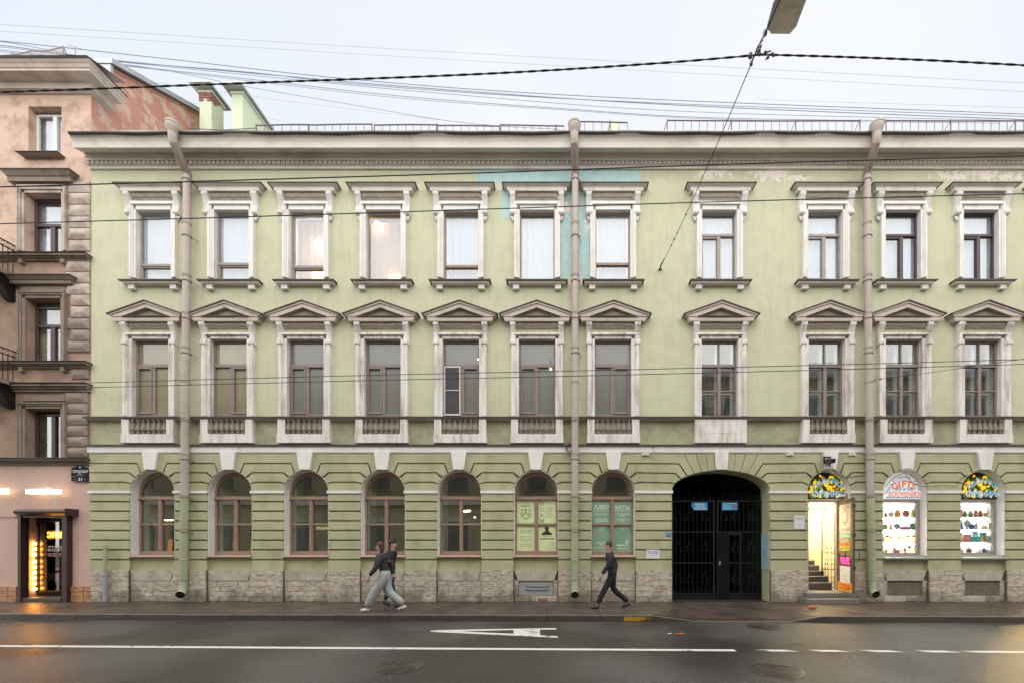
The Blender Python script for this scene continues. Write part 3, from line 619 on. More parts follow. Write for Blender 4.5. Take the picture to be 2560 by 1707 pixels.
for i, c in enumerate(TOPC):
    cx = PX(c); m = tcol[i]; H = 43.5; t, b = 529, 698
    put('architrave', ARCH_TOP, (cx, 0, 0), gb)
    if i == 5: pass
    hd = put('window_hood', HOOD, (cx, 0, 0), gb); put('flashing', HFLASH, (cx, 0, 0), hd)
    for s in (-1, 1): put('console', C_TOP, (cx + s*hw(60.5), 0, zr(477,.15)-.01), hd)
    put('egg_moulding', E_ROW, (cx, -.075, zr(489,.07)), hd, kind='stuff')
    sl = put('window_sill', SILL, (cx, 0, 0), gb); put('flashing', SILLF, (cx, 0, 0), sl)
    for s in (-1, 1): put('sill_bracket', SB, (cx + s*hw(52), 0, 0), sl)
    e = 3.2
    bars = [(c-H-2, t-2, c-H+e, b+2), (c+H-e, t-2, c+H+2, b+2), (c-H+e, t-2, c+H-e, t+4.5), (c-H+e, b-2, c+H-e, b+2)]
    fr = MB()
    if i in (0, 1, 2, 4, 6):
        ty = {0: 660, 1: 657, 2: 664, 4: 663, 6: 657}[i]
        bars += [(c-H+e, ty-3.4, c+H-e, ty+3.4, .012)]
        if i in (0, 1, 2): bars += [(c-H+e, ty+4, c-H+e+3, b-2), (c-H+e, ty+4, c+H-e, ty+7), (c+H-e-3, ty+7, c+H-e, b-2)]
        win = frame_bars(fr, bars).build('window', m, gb)
        pane(c-H+e, t+4, c+H-e, ty, M_GLT, win); pane(c-H+e, ty, c+H-e, b, M_GLT, win)
        MB().box(PX(c-H), PX(c+H), FD+.05, FD+.13, PZ(t+7), PZ(t+2)).build('inner_frame', M_FRW, win)
        for s in (-1, 1): MB().box(PX(c+s*H), PX(c+s*(H-8)), FD+.08, FD+.14, PZ(b), PZ(t)).build('inner_frame', M_FRW, win)
    elif i in (3, 5):
        win = frame_bars(fr, bars).build('window', m, gb); pane(c-H+e, t+4, c+H-e, b, M_GLT, win)
    else:
        ty = 585; mx = c + 2 if i < 9 else c + 4
        bars += [(c-H+e, ty-3.2, c+H-e, ty+3.2, .01), (mx-4.5, ty+3.2, mx+4.5, b-2, .012), (c-H+e, ty+3.4, mx-4.5, ty+8), (c-H+e, ty+8, c-H+e+3, b-2), (c-H+e, b-6, mx-4.5, b-2)]
        win = frame_bars(fr, bars).build('window', m, gb)
        pane(c-H+e, t+4, c+H-e, ty, M_GLT, win); pane(c-H+e, ty, mx, b, M_GLT, win); pane(mx, ty, c+H-e, b, M_GLT, win)
    if i in (2, 3):
        curtain(c-H-50, t-14, c+H+50, b+20, M_PEACH, win, .60, .01)
    else:
        curtain(c-H-36, t-8, c+H+36, b+12, M_CURT, win, .21, .010 if i not in (4,5,6) else .018)
lb = emit('warm_bulb', (1, .72, .42), 9); lw = emit('white_bulb', (1, .93, .85), 8); lo = emit('orange_glow', (1, .45, .08), 2.2)
def lamp(px, py, y, r, m, label, g=None):
    t = thing('room_lamp', P(px, py, y), label, 'lamp', g); MB().ball(P(px, py, y), r, n=10).build('bulb', m, t, True)
    MB().tube([P(px, py, y)+Vector((0,0,r*.9)), P(px, py, y)+Vector((0,0,r+.25))], .006, 5).build('cord', M_WIRE, t); return t
lamp(796, 606, .45, .075, lw, 'glowing white lamp behind the third top floor window')
lamp(943, 560, .46, .06, lb, 'warm glowing lamp near the top left of the fourth top floor window')
lamp(813, 548, .46, .028, lb, 'small orange lamp in the top right corner of the third top floor window')
o = MB().box(PX(782,.5), PX(810,.5), .48, .52, PZ(697,.5), PZ(682,.5)); single(o, 'lit_lamp_shade', lo, 'orange lit lamp shade low in the third top floor window', 'lamp')
o = MB().box(PX(972,.5), PX(1000,.5), .48, .52, PZ(697,.5), PZ(686,.5)); single(o, 'lit_lamp_shade', lo, 'orange lit lamp shade low in the fourth top floor window', 'lamp')
# mid floor
for i, c in enumerate(MIDC):
    cx = PX(c); H = 45.5; t, b = 849, 1040
    put('architrave', ARCH_MID, (cx, 0, 0), gb)
    pd_ = put('pediment', PED, (cx, 0, 0), gb); put('tympanum', TYM, (cx, 0, 0), pd_); put('flashing', PEDF, (cx, 0, 0), pd_)
    for s in (-1, 1): put('console', C_MID, (cx + s*hw(60), 0, zr(802,.18)-.005), pd_)
    put('egg_moulding', E_ROW, (cx, -.085, zr(810.5,.08)), pd_, kind='stuff')
    if i == 7: put('blank_panel', BLKP, (cx, 0, 0), gb)
    else:
        bp_ = put('balustrade_panel', BALP, (cx, 0, 0), gb)
        for k in range(7): put('baluster', BAL, (cx + hw((k-3)*13.1), -.085, zr(1066,.08)), bp_)
    e = 3.5
    bars = [(c-H-2, t-2, c-H+e, b), (c+H-e, t-2, c+H+2, b), (c-H+e, t-2, c+H-e, t+6)]
    if i < 7:
        ty = 912; mx = c - 1; sl_ = i in (0, 2, 3, 5)
        bars += [(c-H+e, b-7, c+H-e, b), (c-H+e, ty-4, c+H-e, ty+4, .015), (mx-4, ty+4, mx+4, b-7, .01)]
        a0, a1 = (c-H+e, mx-4) if sl_ else (mx+4, c+H-e)
        bars += [(a0, ty+4, a1, ty+8, .02), (a0, b-12, a1, b-7, .02), (a0, ty+8, a0+4, b-12, .02), (a1-4, ty+8, a1, b-12, .02)]
        win = frame_bars(MB(), bars).build('window', M_FRT if i != 2 else M_FRT, gb)
        gm = M_FILMY if i < 2 else M_FILM
        pane(c-H+e, t+4, c+H-e, ty, gm, win); pane(c-H+e, ty, mx, b-5, gm, win); pane(mx, ty, c+H-e, b-5, gm, win)
        if i == 4:
            sc = frame_bars(MB(), [(c-H+2, 914, c-3, 917), (c-H+2, 1033, c-3, 1037), (c-H+2, 917, c-H+4.6, 1033), (c-5.6, 917, c-3, 1033), (c-H+4.6, 973, c-5.6, 975)], .035, .02)
            sob = sc.build('insect_screen', M_FRW, win)
            MB().box(PX(c-H+4), PX(c-5), .045, .048, PZ(1034), PZ(916)).build('screen_mesh', mat('dark_mesh', (.06,.05,.055), .7, .2, 9, 0), win)
    else:
        ty = 912; mx = c + 2
        bars += [(c-H+e, b-4, c+H-e, b), (c-H+e, ty-4, c+H-e, ty+4, .015), (mx-4, ty+4, mx+4, b-4, .012), (mx-2, t+6, mx+2, ty-4), (c-H+e, 974, mx-4, 977.5), (mx+4, 974, c+H-e, 977.5)]
        win = frame_bars(MB(), bars).build('window', M_FRT, gb)
        for q in ((c-H+e, t+5, mx, ty), (mx, t+5, c+H-e, ty), (c-H+e, ty+4, mx, 976), (mx, ty+4, c+H-e, 976), (c-H+e, 976, mx, b-4), (mx, 976, c+H-e, b-4)): pane(*q, M_GL, win)
        # inner pair of sashes, white
        ib = [(c-H, t, c-H+7, b), (c+H-9, t, c+H-2, b), (mx-6, t, mx+2, b, .0), (c-H+7, ty-6, c+H-9, ty+5, .01), (c-H+7, 975, mx-6, 979, .005), (mx+2, 975, c+H-9, 979, .005)]
        frame_bars(MB(), ib, .24, .06).build('inner_sash', M_FRW, win)
        if i in (7, 8, 9): curtain(c-H+2, ty, c+H-2, 1000 if i == 7 else b, M_LACE, win, .62, .03)
        if i == 7: curtain(c-H, t, c+H, ty, mat('grey_blind', (.33,.36,.38), .8), win, .6, .002)
        else: curtain(c+H-22, t, c+H, b, M_CURT, win, .7, .02)
lamp(1196, 898, .10, .022, emit('warm_small_bulb', (1,.75,.42), 2.2), 'small warm lamp seen in the upper pane of the fifth middle floor window')
lamp(1377, 922, .10, .03, emit('warm_small_bulb', (1,.75,.42), 2.2), 'small warm lamp at the right pane of the sixth middle floor window')
fp = thing('potted_plant', P(1797, 1036, .45), 'leafy green house plant standing inside the middle floor window above the gateway', 'plant')
r_ = random.Random(4); lv = MB()
for k in range(260):
    a = r_.uniform(-.42, .40); h = r_.uniform(.02, .34)*(1-abs(a)*1.0); c0 = P(1797, 1036, .45) + Vector((a, r_.uniform(-.06,.06), h)); s = .03; d = Vector((r_.uniform(-1,1), r_.uniform(-.5,.5), r_.uniform(-.3,1))).normalized()*s; e_ = Vector((d.z, 0, -d.x))*.35
    lv.add([c0-d, c0+e_, c0+d, c0-e_], [(0,1,2,3)])
lv.build('foliage', mat('house_plant_leaf', (.10,.16,.06), .6), fp, kind='stuff'); MB().lathe([(.06,-.02),(.08,.10)], P(1822,1036,.45), 10).build('pot', mat('terracotta_pot', (.4,.16,.09), .8), fp)

FD = .19
# --- rusticated ground floor
BD = .058
def arcy(a, u): c, r, cy, ry, yb = a; return cy - ry*math.sqrt(max(0, 1-(u/r)**2))
def g_pts(a, k, off):
    """groove k (1..3) beside arch a as (u,y), outermost first; off shifts up/down"""
    if a[1] > 100: T = {1: (104.5, 1159.5, 84.5), 2: (114.5, 1183, 100), 3: (121.5, 1207, 115)}
    else: T = {1: (37, 1158.5, 28), 2: (57, 1181.5, 42), 3: (66, 1205, 51.5)}
    ub, yb, ue = T[k]; ye = arcy(a, ue)
    so = off*1.3 if k < 3 else off*.3
    return [(ub + off*.5, yb+off), (ue + so, arcy(a, min(ue + so, a[1]-.1)))]
def arc_between(a, u0, u1, n=6): return [(u0+(u1-u0)*i/n, arcy(a, u0+(u1-u0)*i/n)) for i in range(n+1)]
def side_poly(a, row):
    """points from the top inner end down to the bottom inner end, as (u,y): the side next to arch a"""
    g = 1.65
    if row == 0:
        e = g_pts(a, 1, -g)
        if a[1] > 100: return [(91.5+.8, 1136), (67+.8, arcy(a, 67.8))] + arc_between(a, 67.8, e[1][0], 5)[1:] + [e[0]]
        return [(19.5, 1135), (13.2, 1173), (13.2, arcy(a, 13.2))] + arc_between(a, 13.2, e[1][0], 5)[1:] + [e[0]]
    if row in (1, 2):
        t_, e = g_pts(a, row, g), g_pts(a, row+1, -g); return [t_[0], t_[1]] + arc_between(a, t_[1][0], e[1][0], 5)[1:] + [e[0]]
    if row == 3:
        t_ = g_pts(a, 3, g); ub = a[1]-.05; return [t_[0], t_[1]] + arc_between(a, t_[1][0], ub, 5)[1:] + [(ub, 1225.3)]
rows = [(1234.5,1252.0),(1255.4,1275.8),(1279.2,1299.8),(1303.2,1323.8),(1327.2,1347.8),(1351.2,1371.8),(1375.2,1396.4),(1399.8,1424.5)]
def flat(poly): return [(PX(x), PZ(y)) for x, y in poly]
for i in range(len(arches)+1):
    L = arches[i-1] if i else None; Rr = arches[i] if i < len(arches) else None
    for row in range(4):
        lft = [(L[0]+u, y) for u, y in side_poly(L, row)] if L else [(XL+1, {0:1135,1:1159.7,2:1182.7,3:1206.2}[row]), (XL+1, {0:1157.3,1:1180.3,2:1203.8,3:1225.3}[row])]
        rgt = [(Rr[0]-u, y) for u, y in side_poly(Rr, row)] if Rr else [(XR, {0:1135,1:1159.7,2:1182.7,3:1206.2}[row]), (XR, {0:1157.3,1:1180.3,2:1203.8,3:1225.3}[row])]
        poly = rgt[::-1][::-1] + lft[::-1]
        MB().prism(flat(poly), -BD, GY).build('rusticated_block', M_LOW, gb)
    x0 = L[0]+L[1] if L else XL+1; x1 = Rr[0]-Rr[1] if Rr else XR
    for y0, y1 in rows:
        if (x1-x0) < 3: continue
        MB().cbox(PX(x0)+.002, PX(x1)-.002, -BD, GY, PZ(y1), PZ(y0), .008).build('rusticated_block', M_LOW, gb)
    im = MB().box(PX(x0-2.5) if L else PX(XL-1), PX(x1+2.5) if Rr else PX(XR), -.085, GY, PZ(1233), PZ(1226)).build('impost_band', M_WHITE, gb)
ga = arches[7]
for s in (-1, 1):
    for (ta, ba), (tb, bb) in (((90.5, 66.4), (62.4, 49.2)), ((60.8, 47.8), (38, 32)), ((36.4, 31), (17.5, 14.5))):
        poly = [(s*ta, 1136)] + [(s*tb, 1136)] + [(s*u, y) for u, y in arc_between(ga, bb, ba, 4)]
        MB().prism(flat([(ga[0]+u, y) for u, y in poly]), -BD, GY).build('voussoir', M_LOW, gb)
for i, a in enumerate(arches):
    t, b_ = (16.5, 13.5) if i == 7 else (19.5, 13.2)
    zb = arcy(a, 0)-.5
    MB().prism(flat([(a[0]-t, 1130.5), (a[0]+t, 1130.5), (a[0]+b_, zb), (a[0]-b_, zb)]), -.13, .1).build('keystone', M_WHITE, gb)
# --- arched windows
def reveal(a, m, y0=-.03, y1=.30, rr=1.0, y_bot=None):
    c, r, cy, ry, yb = a; yb = y_bot or yb; mb = MB(); r2 = r-.1
    pts = [(c-r2, yb)] + arc_pts(c, r2, cy, 24, ry-.1) + [(c+r2, yb)]
    for (xa, ya), (xb, yb_) in zip(pts, pts[1:]):
        mb.add([(PX(xa),y0,PZ(ya)),(PX(xb),y0,PZ(yb_)),(PX(xb),y1,PZ(yb_)),(PX(xa),y1,PZ(ya))], [(0,1,2,3)])
    t = 1.3; inn = [(c-r2+t, yb)] + arc_pts(c, r2-t, cy, 24, ry-.1-t) + [(c+r2-t, yb)]
    for k in range(len(pts)-1):
        (xa,ya),(xb,yb_),(xc,yc),(xd,yd) = pts[k], pts[k+1], inn[k+1], inn[k]
        mb.add([(PX(xa),y0,PZ(ya)),(PX(xd),y0,PZ(yd)),(PX(xc),y0,PZ(yc)),(PX(xb),y0,PZ(yb_))], [(0,1,2,3)])
        mb.add([(PX(xd),y0,PZ(yd)),(PX(xd),y1,PZ(yd)),(PX(xc),y1,PZ(yc)),(PX(xc),y0,PZ(yc))], [(0,1,2,3)])
    return mb.build('arched_reveal', m, gb)
def ring(mb, c, r0, r1, cy, ry0, ry1, y, th, n=20):
    o_, i_ = arc_pts(c, r1, cy, n, ry1), arc_pts(c, r0, cy, n, ry0)
    for k in range(n):
        (xa,ya),(xb,yb_) = o_[k], o_[k+1]; (xc,yc),(xd,yd) = i_[k+1], i_[k]
        mb.add([(PX(xa),y,PZ(ya)),(PX(xd),y,PZ(yd)),(PX(xc),y,PZ(yc)),(PX(xb),y,PZ(yb_)),(PX(xd),y+th,PZ(yd)),(PX(xc),y+th,PZ(yc))], [(0,1,2,3),(1,4,5,2)])
def lunette(mb, c, r, cy, ry, y, n=20, ybase=None):
    pts = [(PX(x), y, PZ(yy)) for x, yy in arc_pts(c, r, cy, n, ry)]
    if ybase: pts = [(pts[0][0], y, PZ(ybase))] + pts + [(pts[-1][0], y, PZ(ybase))]
    mb.add(pts, [tuple(range(len(pts)))[::-1]]); return mb
SHOP = (9, 10, 11)
for i, a in enumerate(arches):
    c, r, cy, ry, yb = a
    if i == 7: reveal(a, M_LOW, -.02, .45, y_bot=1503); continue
    reveal(a, M_WHITE, y_bot=1503 if i == 8 else None)
    if i < 7:
        # frame: outer arch, jambs, transoms, mullion
        fm = MB(); e = 5; Rw = r-.5
        ring(fm, c, Rw-e, Rw, 1236, ry-e, ry+5, FD, .07)
        frame_bars(fm, [(c-Rw, 1236, c-Rw+e, 1386), (c+Rw-e, 1236, c+Rw, 1386), (c-Rw+e, 1377, c+Rw-e, 1386, .01), (c-Rw+e, 1238, c+Rw-e, 1246.5, .02),
            (c-4.2, 1246.5, c+4.2, 1377, .012), (c-1.4, 1247, c+1.4, 1377, .03), (c-Rw+e, 1306.5, c-4.2, 1311.5, .005), (c+4.2, 1306.5, c+Rw-e, 1311.5, .005), (c-Rw, 1244, c+Rw, 1246.4, .035)])
        win = fm.build('window', M_FRB, gb)
        pg_ = glass('clear_poster_pane', (1,1,1), 1.4) if i in (5, 6) else M_GLD
        l_ = lunette(MB(), c, Rw-e+1, 1237, ry-e+1, FD+.035); l_.build('pane', M_GLD, win)
        for x0, x1 in ((c-Rw+e, c-4), (c+4, c+Rw-e)):
            for y0, y1 in ((1246, 1307), (1311, 1377)): pane(x0, y0, x1, y1, pg_, win)
        MB().box(PX(c-r+1), PX(c+r-1), -.05, .19, PZ(1388.5), PZ(1386)).add([(PX(c-r),-.085,PZ(1391)),(PX(c+r),-.085,PZ(1391)),(PX(c+r),-.05,PZ(1386)),(PX(c-r),-.05,PZ(1386))], [(0,1,2,3)]).build('window_ledge', M_FRB, gb)
        # inner green pier of the deep room reveal
        for s in (-1, 1): MB().box(PX(c+s*r), PX(c+s*(r-9)), .34, .75, PZ(1386), PZ(1180)).build('inner_reveal', mat('green_reveal_paint', (.34,.43,.33), .8), win)
    else:
        pass
    if i in SHOP: MB().add([(PX(c-r-1),-.12,PZ(1396)),(PX(c+r+3),-.12,PZ(1396)),(PX(c+r+3),-.12,PZ(1393)),(PX(c-r-1),-.12,PZ(1393)),(PX(c-r-1),.2,PZ(1387)),(PX(c+r+3),.2,PZ(1387)),(PX(c-r-1),.2,PZ(1392)),(PX(c+r+3),.2,PZ(1392))], [(0,1,2,3),(3,2,5,4),(1,0,6,7),(0,3,4,6),(2,1,7,5)]).build('window_ledge', M_ZINC, gb)
# --- plinth of limestone courses
rp_ = random.Random(21); PT = 1424.5
def stones(x0, x1, yp, rows_n, z0, z1, m, mean):
    h = (z1-z0)/rows_n
    for k in range(rows_n):
        x = x0 + .002; off = rp_.uniform(.3, 1)
        first = True
        while x < x1-.01:
            w = rp_.uniform(.7, 1.35)*mean*(off if first else 1); first = False
            if x1-(x+w) < .18: w = x1-x
            j = rp_.uniform(0, .008); c = rp_.uniform(.004, .008)
            za, zb_ = z0+k*h+.002, z0+(k+1)*h-.002
            if zb_ > za: MB().cbox(x+.003, x+w-.003, yp-j, yp+.12, za, zb_, c).build('stone', rp_.choice(m), gb)
            x += w
mort = MB()
for i in range(len(arches)+1):
    L = arches[i-1] if i else None; Rr = arches[i] if i < len(arches) else None
    x0 = PX(L[0]+L[1]) if L else PX(XL+1); x1 = PX(Rr[0]-Rr[1]) if Rr else PX(XR)
    if i == 0: x0 = PX(236)
    MB().box(x0, x1, -.075, .0, .0, PZ(PT)-.004).build('mortar_backing', M_MORT, gb)
    stones(x0, x1, -.10, 6, .0, PZ(PT), [M_STONE, M_STONE, M_STONE2], .62)
for i, a in enumerate(arches):
    if i in (7, 8): continue
    c, r = a[0], a[1]; x0, x1 = PX(c-r)+.01, PX(c+r)-.01; zt = PZ(PT)
    MB().box(x0, x1, -.005, .02, 0, zt-.004).build('mortar_backing', M_MORT, gb)
    za = PZ(1450)
    MB().prism([(x0+.01, zt), (x1-.01, zt), (x1-.11, za), (x0+.11, za)], -.045, .02).build('lintel_stone', M_LINT, gb)
    if i == 5 or i >= 9:
        zo, zi = PZ(1488), PZ(1451)
        for q0, q1 in ((x0, x0+.12), (x1-.12, x1)): stones(q0, q1, -.03, 3, zo, zt-.27, [M_STONE2], .5)
        stones(x0, x1, -.03, 1, 0, zo, [M_STONE2, M_LINT], .8)
        if i >= 9: MB().box(x0+.12, x1-.12, .03, .1, zo, zi).build('basement_board', mat('brown_cement_board', (.17,.13,.105), .9, .1, 2, .3, 40), gb)
    else:
        stones(x0+.12 if False else x0, x1, -.03, 4, 0, za-.01, [M_STONE, M_STONE2], .55)
        for s, q in ((1, x0), (-1, x1)): MB().prism([(q, zt-.01), (q+s*.012, zt-.01), (q+s*.10, za), (q, za)], -.03, .02).build('stone', M_STONE, gb)
a = arches[5]; vx0, vx1 = PX(a[0]-a[1])+.14, PX(a[0]+a[1])-.14
v = thing('vent_plate', ((vx0+vx1)/2, .0, PZ(1487)), 'grey sheet metal vent plate closing the basement opening under the green detective window', 'vent cover')
MB().cbox(vx0, vx1, -.01, .03, PZ(1487), PZ(1451), .008).build('plate', M_GREY, v)
for zc in (1462, 1471): MB().prism([(PX(1315), PZ(zc)), (PX(1371), PZ(zc)), (PX(1360), PZ(zc)-.025), (PX(1326), PZ(zc)-.025)], -.04, 0).build('louvre', M_GREY, v)
MB().box(PX(1345), PX(1368), -.04, .0, .02, .09).build('brick', M_BRICK, gb)
# --- chimneys behind the eaves
def chimney(px0, px1, pyt, y, length, brick=False):
    x0, x1, z = PX(px0, y), PX(px1, y), PZ(pyt, y)
    b = MB().box(x0, x1, y, y+length, PZ(330)-.3, z-.12); o = b.build('chimney', M_GCHIM, gb)
    MB().box(x0-.03, x1+.05, y-.04, y+length+.05, z-.24, z-.18).build('chimney_moulding', M_GCHIM, o)
    if brick:
        r3 = random.Random(2)
        for k in range(4):
            for j in range(3):
                if k > 1 and j == 1 or k > 2: continue
                w = (x1-x0)/2.2
                MB().cbox(x0-.012+j*w*.75, min(x0+j*w*.75+w*.7, x1), y-.025, y+.05, z-.24-.095*k-.085, z-.24-.095*k-.005, .006).build('brick', M_BRICK, o)
        for k in range(3): MB().box(x1-.01, x1+.02, y+.02, y+.36-.09*k, z-.24-.095*k-.085, z-.24-.095*k-.005).build('brick', M_BRICK, o)
    c = MB(); c.add([(x0-.18,y-.25,z-.12),(x1+.14,y-.25,z-.12),(x1+.14,y+length+.2,z-.12),(x0-.18,y+length+.2,z-.12),(x0-.14,y-.21,z-.02),(x1+.10,y-.21,z-.02),(x1+.1,y+length+.16,z-.02),(x0-.14,y+length+.16,z-.02)],
        [(0,3,2,1),(4,5,6,7),(0,1,5,4),(1,2,6,5),(2,3,7,6),(3,0,4,7)]); c.build('chimney_cap', M_ZINC, o)
chimney(499, 529, 216, 3.0, .52, True); chimney(579, 607, 219, 3.0, 5.0)
MB().box(PX(1522, 3), PX(1546, 3), 3, 3.4, PZ(330)-.2, PZ(305, 3)).build('roof_vent', M_GCHIM, gb)

# ================================================================== DRAINPIPES
def drainpipe(topx, x0, x1, foot, label, elbow):
    """topx: funnel px; x0 px where the vertical run starts (y 441), x1 px at its foot"""
    t = thing('drainpipe', P(x1, 1480, -.17), label, 'drainpipe', 'painted drainpipes on the green facade'); r = .095
    yf, yw = -.62, -.19
    pt = P(topx, 345, yf); MB().tube([P(topx, 318, yf)+Vector((0,0,.10)), P(topx, 318, yf), P(topx, 326, yf), P(topx, 332, yf), P(topx,336,yf)], [.155, .16, .145, .11, .10], 14).build('funnel', M_PIPE, t, True)
    MB().tube([P(topx, 318, yf)+Vector((0,0,.04)), P(topx, 318, yf)+Vector((0,0,.075))], .168, 14).build('funnel_rim', M_PIPE, t, True)
    MB().tube([P(topx, 335, yf), P(topx, 350, yf), P(topx+(x0-topx)*.1, 362, yf+.04)], [.102,.102,.096], 12).build('pipe_section', M_PIPE, t, True)
    MB().tube([P(topx+(x0-topx)*.08, 358, yf+.03), P(topx+(x0-topx)*.55, 400, yf+.2), P(x0-(x0-topx)*.04, 430, yw-.03), P(x0, 438, yw)], [.10,.096,.096,.10], 12).build('gooseneck', M_PIPED, t, True)
    ys = [438, 560, 690, 785, 870, 955, 1045, 1135, 1238]; f = lambda y: x0 + (x1-x0)*((y-438)/(1440-438))**1.4
    for k, (a, b) in enumerate(zip(ys, ys[1:])):
        MB().tube([P(f(a), a, yw), P(f(b), b+2, yw)], [r, r-.005], 14).build('pipe_section', M_PIPE, t, True)
    for a, b in ((1238, 1340), (1340, 1440)): MB().tube([P(f(a), a, yw), P(f(b), b+2, yw)], [r+.004, r], 14).build('green_pipe_section', M_PIPEG, t, True)
    for k, a in enumerate(ys[0:] + [1320, 1400, 1447]):
        MB().lathe([(r+.002,-.03),(r+.012,-.025),(r+.012,-.012),(r+.003,-.008),(r+.003,.008),(r+.012,.012),(r+.012,.025),(r+.002,.03)], P(f(a), a, yw), 14).build('collar', M_PIPE if a < 1239 else M_PIPEG, t, True)
    for k, a in enumerate([452, 592, 704, 798, 884, 1052, 1148, 1242, 1328]):
        c = P(f(a), a, yw); q = MB().lathe([(r+.004,-.008),(r+.018,-.008),(r+.018,.008),(r+.004,.008)], c, 14)
        q.tube([c+Vector((r*.9,.02,0)), c+Vector((r+.06,.14,-.02)), c+Vector((r+.05,.22,-.02))], .009, 5); q.box(c.x+r, c.x+r+.045, c.y-.012, c.y+.012, c.z-.012, c.z+.012); q.build('clamp', M_PIPED, t)
    e = [P(f(1440), 1440, yw)] + [P(*q) for q in elbow]
    MB().tube(e, [r, r, r, r+.012][:len(e)], 14, caps=False).build('spout', M_PIPEG, t, True)
    d = (e[-1]-e[-2]).normalized(); MB().tube([e[-1]-d*.03, e[-1]-d*.025], r*.97, 14).build('spout_opening', M_BLACK, t)
drainpipe(432, 468, 459, 0, 'drainpipe between the first two arched windows with its spout turned to the left', [(458.5, 1473, -.19), (455, 1483, -.25), (450, 1487, -.36)])
drainpipe(1436, 1438, 1437, 0, 'straight drainpipe beside the blue patched plaster with its spout facing the road', [(1437, 1473, -.19), (1437, 1483, -.25), (1437.5, 1487, -.38)])
drainpipe(2192, 2167, 2179, 0, 'drainpipe between the souvenir shop door and the gift windows with its gooseneck leaning right', [(2180, 1472, -.19), (2184, 1482, -.25), (2191, 1486, -.36)])
t = thing('standpipe', P(262, 1503, -.2), 'thin vertical pipe green above and grey below standing by the pink building corner', 'pipe')
MB().tube([P(263, 1368, -.18), P(262.5, 1425, -.18)], .045, 10).build('green_pipe', M_PIPEG, t, True); MB().tube([P(262.5, 1425, -.18), P(262, 1503, -.2)], .048, 10).build('grey_pipe', M_GREY, t, True)
for y in (1365, 1436, 1470): MB().lathe([(.05,-.02),(.062,-.015),(.062,.015),(.05,.02)], P(262.5, y, -.18), 10).build('coupling', M_GREY if y > 1400 else M_PIPEG, t)
MB().ball(P(263.3, 1361, -.18), .03).build('cap', M_PIPEG, t)

# ================================================================== GATEWAY
M_TUN = mat('shade_black_passage_wall', (.022, .024, .018), .9, .2, 1, .1, 30)  # walls coloured near black for the shade inside the passage
M_TUNG = mat('shade_green_passage_wall', (.02, .05, .022), .8, .2, 1, .1, 30)  # green wall, darkened in its colour for the same shade
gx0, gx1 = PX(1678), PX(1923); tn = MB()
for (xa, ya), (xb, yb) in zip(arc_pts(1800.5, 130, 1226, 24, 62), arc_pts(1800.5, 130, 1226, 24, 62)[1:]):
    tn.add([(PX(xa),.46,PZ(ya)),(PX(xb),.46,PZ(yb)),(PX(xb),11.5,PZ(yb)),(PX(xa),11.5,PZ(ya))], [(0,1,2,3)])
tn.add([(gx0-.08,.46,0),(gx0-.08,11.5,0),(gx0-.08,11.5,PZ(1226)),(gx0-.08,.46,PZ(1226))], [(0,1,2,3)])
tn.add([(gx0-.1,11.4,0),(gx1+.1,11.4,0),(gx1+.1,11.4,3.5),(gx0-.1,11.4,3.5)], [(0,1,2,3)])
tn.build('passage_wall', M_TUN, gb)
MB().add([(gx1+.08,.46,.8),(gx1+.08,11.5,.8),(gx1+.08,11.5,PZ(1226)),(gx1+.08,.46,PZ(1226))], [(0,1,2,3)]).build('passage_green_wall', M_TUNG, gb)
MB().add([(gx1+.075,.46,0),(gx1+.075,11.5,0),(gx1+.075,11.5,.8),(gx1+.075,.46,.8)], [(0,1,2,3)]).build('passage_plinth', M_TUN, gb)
struct(MB().box(gx0-.1, gx1+.1, .3, 11.5, -.12, -.004), 'gateway_ground', mat('dark_wet_concrete', (.035,.03,.028), .5, .2, 4, .3, 50))
MB().box(gx1-.028, gx1+.03, -.004, .44, PZ(1424), PZ(1332)).build('blue_painted_patch', mat('pale_blue_plaster', (.30,.47,.50), .85, .05, 4, .2, 40), gb)
add_text(MB(), 'адрес', (0,0,0), .045, .19, .02, M=Matrix.Translation((gx1-.031, .2, PZ(1386))) @ Matrix.Rotation(R(-90),4,'Z') @ Matrix.Rotation(R(90),4,'Y')).build('graffiti_scrawl', M_BLACK, gb)
ig = thing('iron_gate', P(1794, 1500, .42), 'black wrought iron double gate with scrolls and a solid wicket door closing the dark archway', 'gate')
gy = .42; gl, gr = PX(1679.5, 0)+.015, PX(1921)-.0
def gx(px): return PX(px, gy)
def gz(py): return PZ(py, gy)
L0, L1, R1_ = gx(1679), gx(1786), gx(1904); LM = gx(1792)
def rail(mb, x0, x1, py, h=.035): mb.box(x0, x1, gy-.02, gy+.02, gz(py)-h/2, gz(py)+h/2)
def scroll(mb, cx, py, h, w):
    z = gz(py)
    for s in (-1, 1):
        pts = [(cx, gy, z+h*.5)]
        for k in range(14):
            u = k/13; th = -math.pi*.5 + u*math.pi*2.4; rr = w*.42*(1-u*.72)
            pts.append((cx + s*(w*.48 + rr*math.cos(th)*1.0 - 0), gy, z - h*.25 + rr*math.sin(th)))
        pts = [(cx, gy, z+h*.5), (cx+s*w*.35, gy, z+h*.18), (cx+s*w*.75, gy, z-.02)] + [(cx + s*(w*.5+w*.36*(1-.65*k/9)*math.cos(.6-k*.62)), gy, z-h*.22+w*.36*(1-.65*k/9)*math.sin(.6-k*.62)) for k in range(10)]
        mb.tube(pts, .009, 4)
M_GB = mat('gate_black_iron', (.012,.012,.014), .6, .1, 5, .1, 40, spec=.25)  # plain near-black iron for bars, rails and scrolls
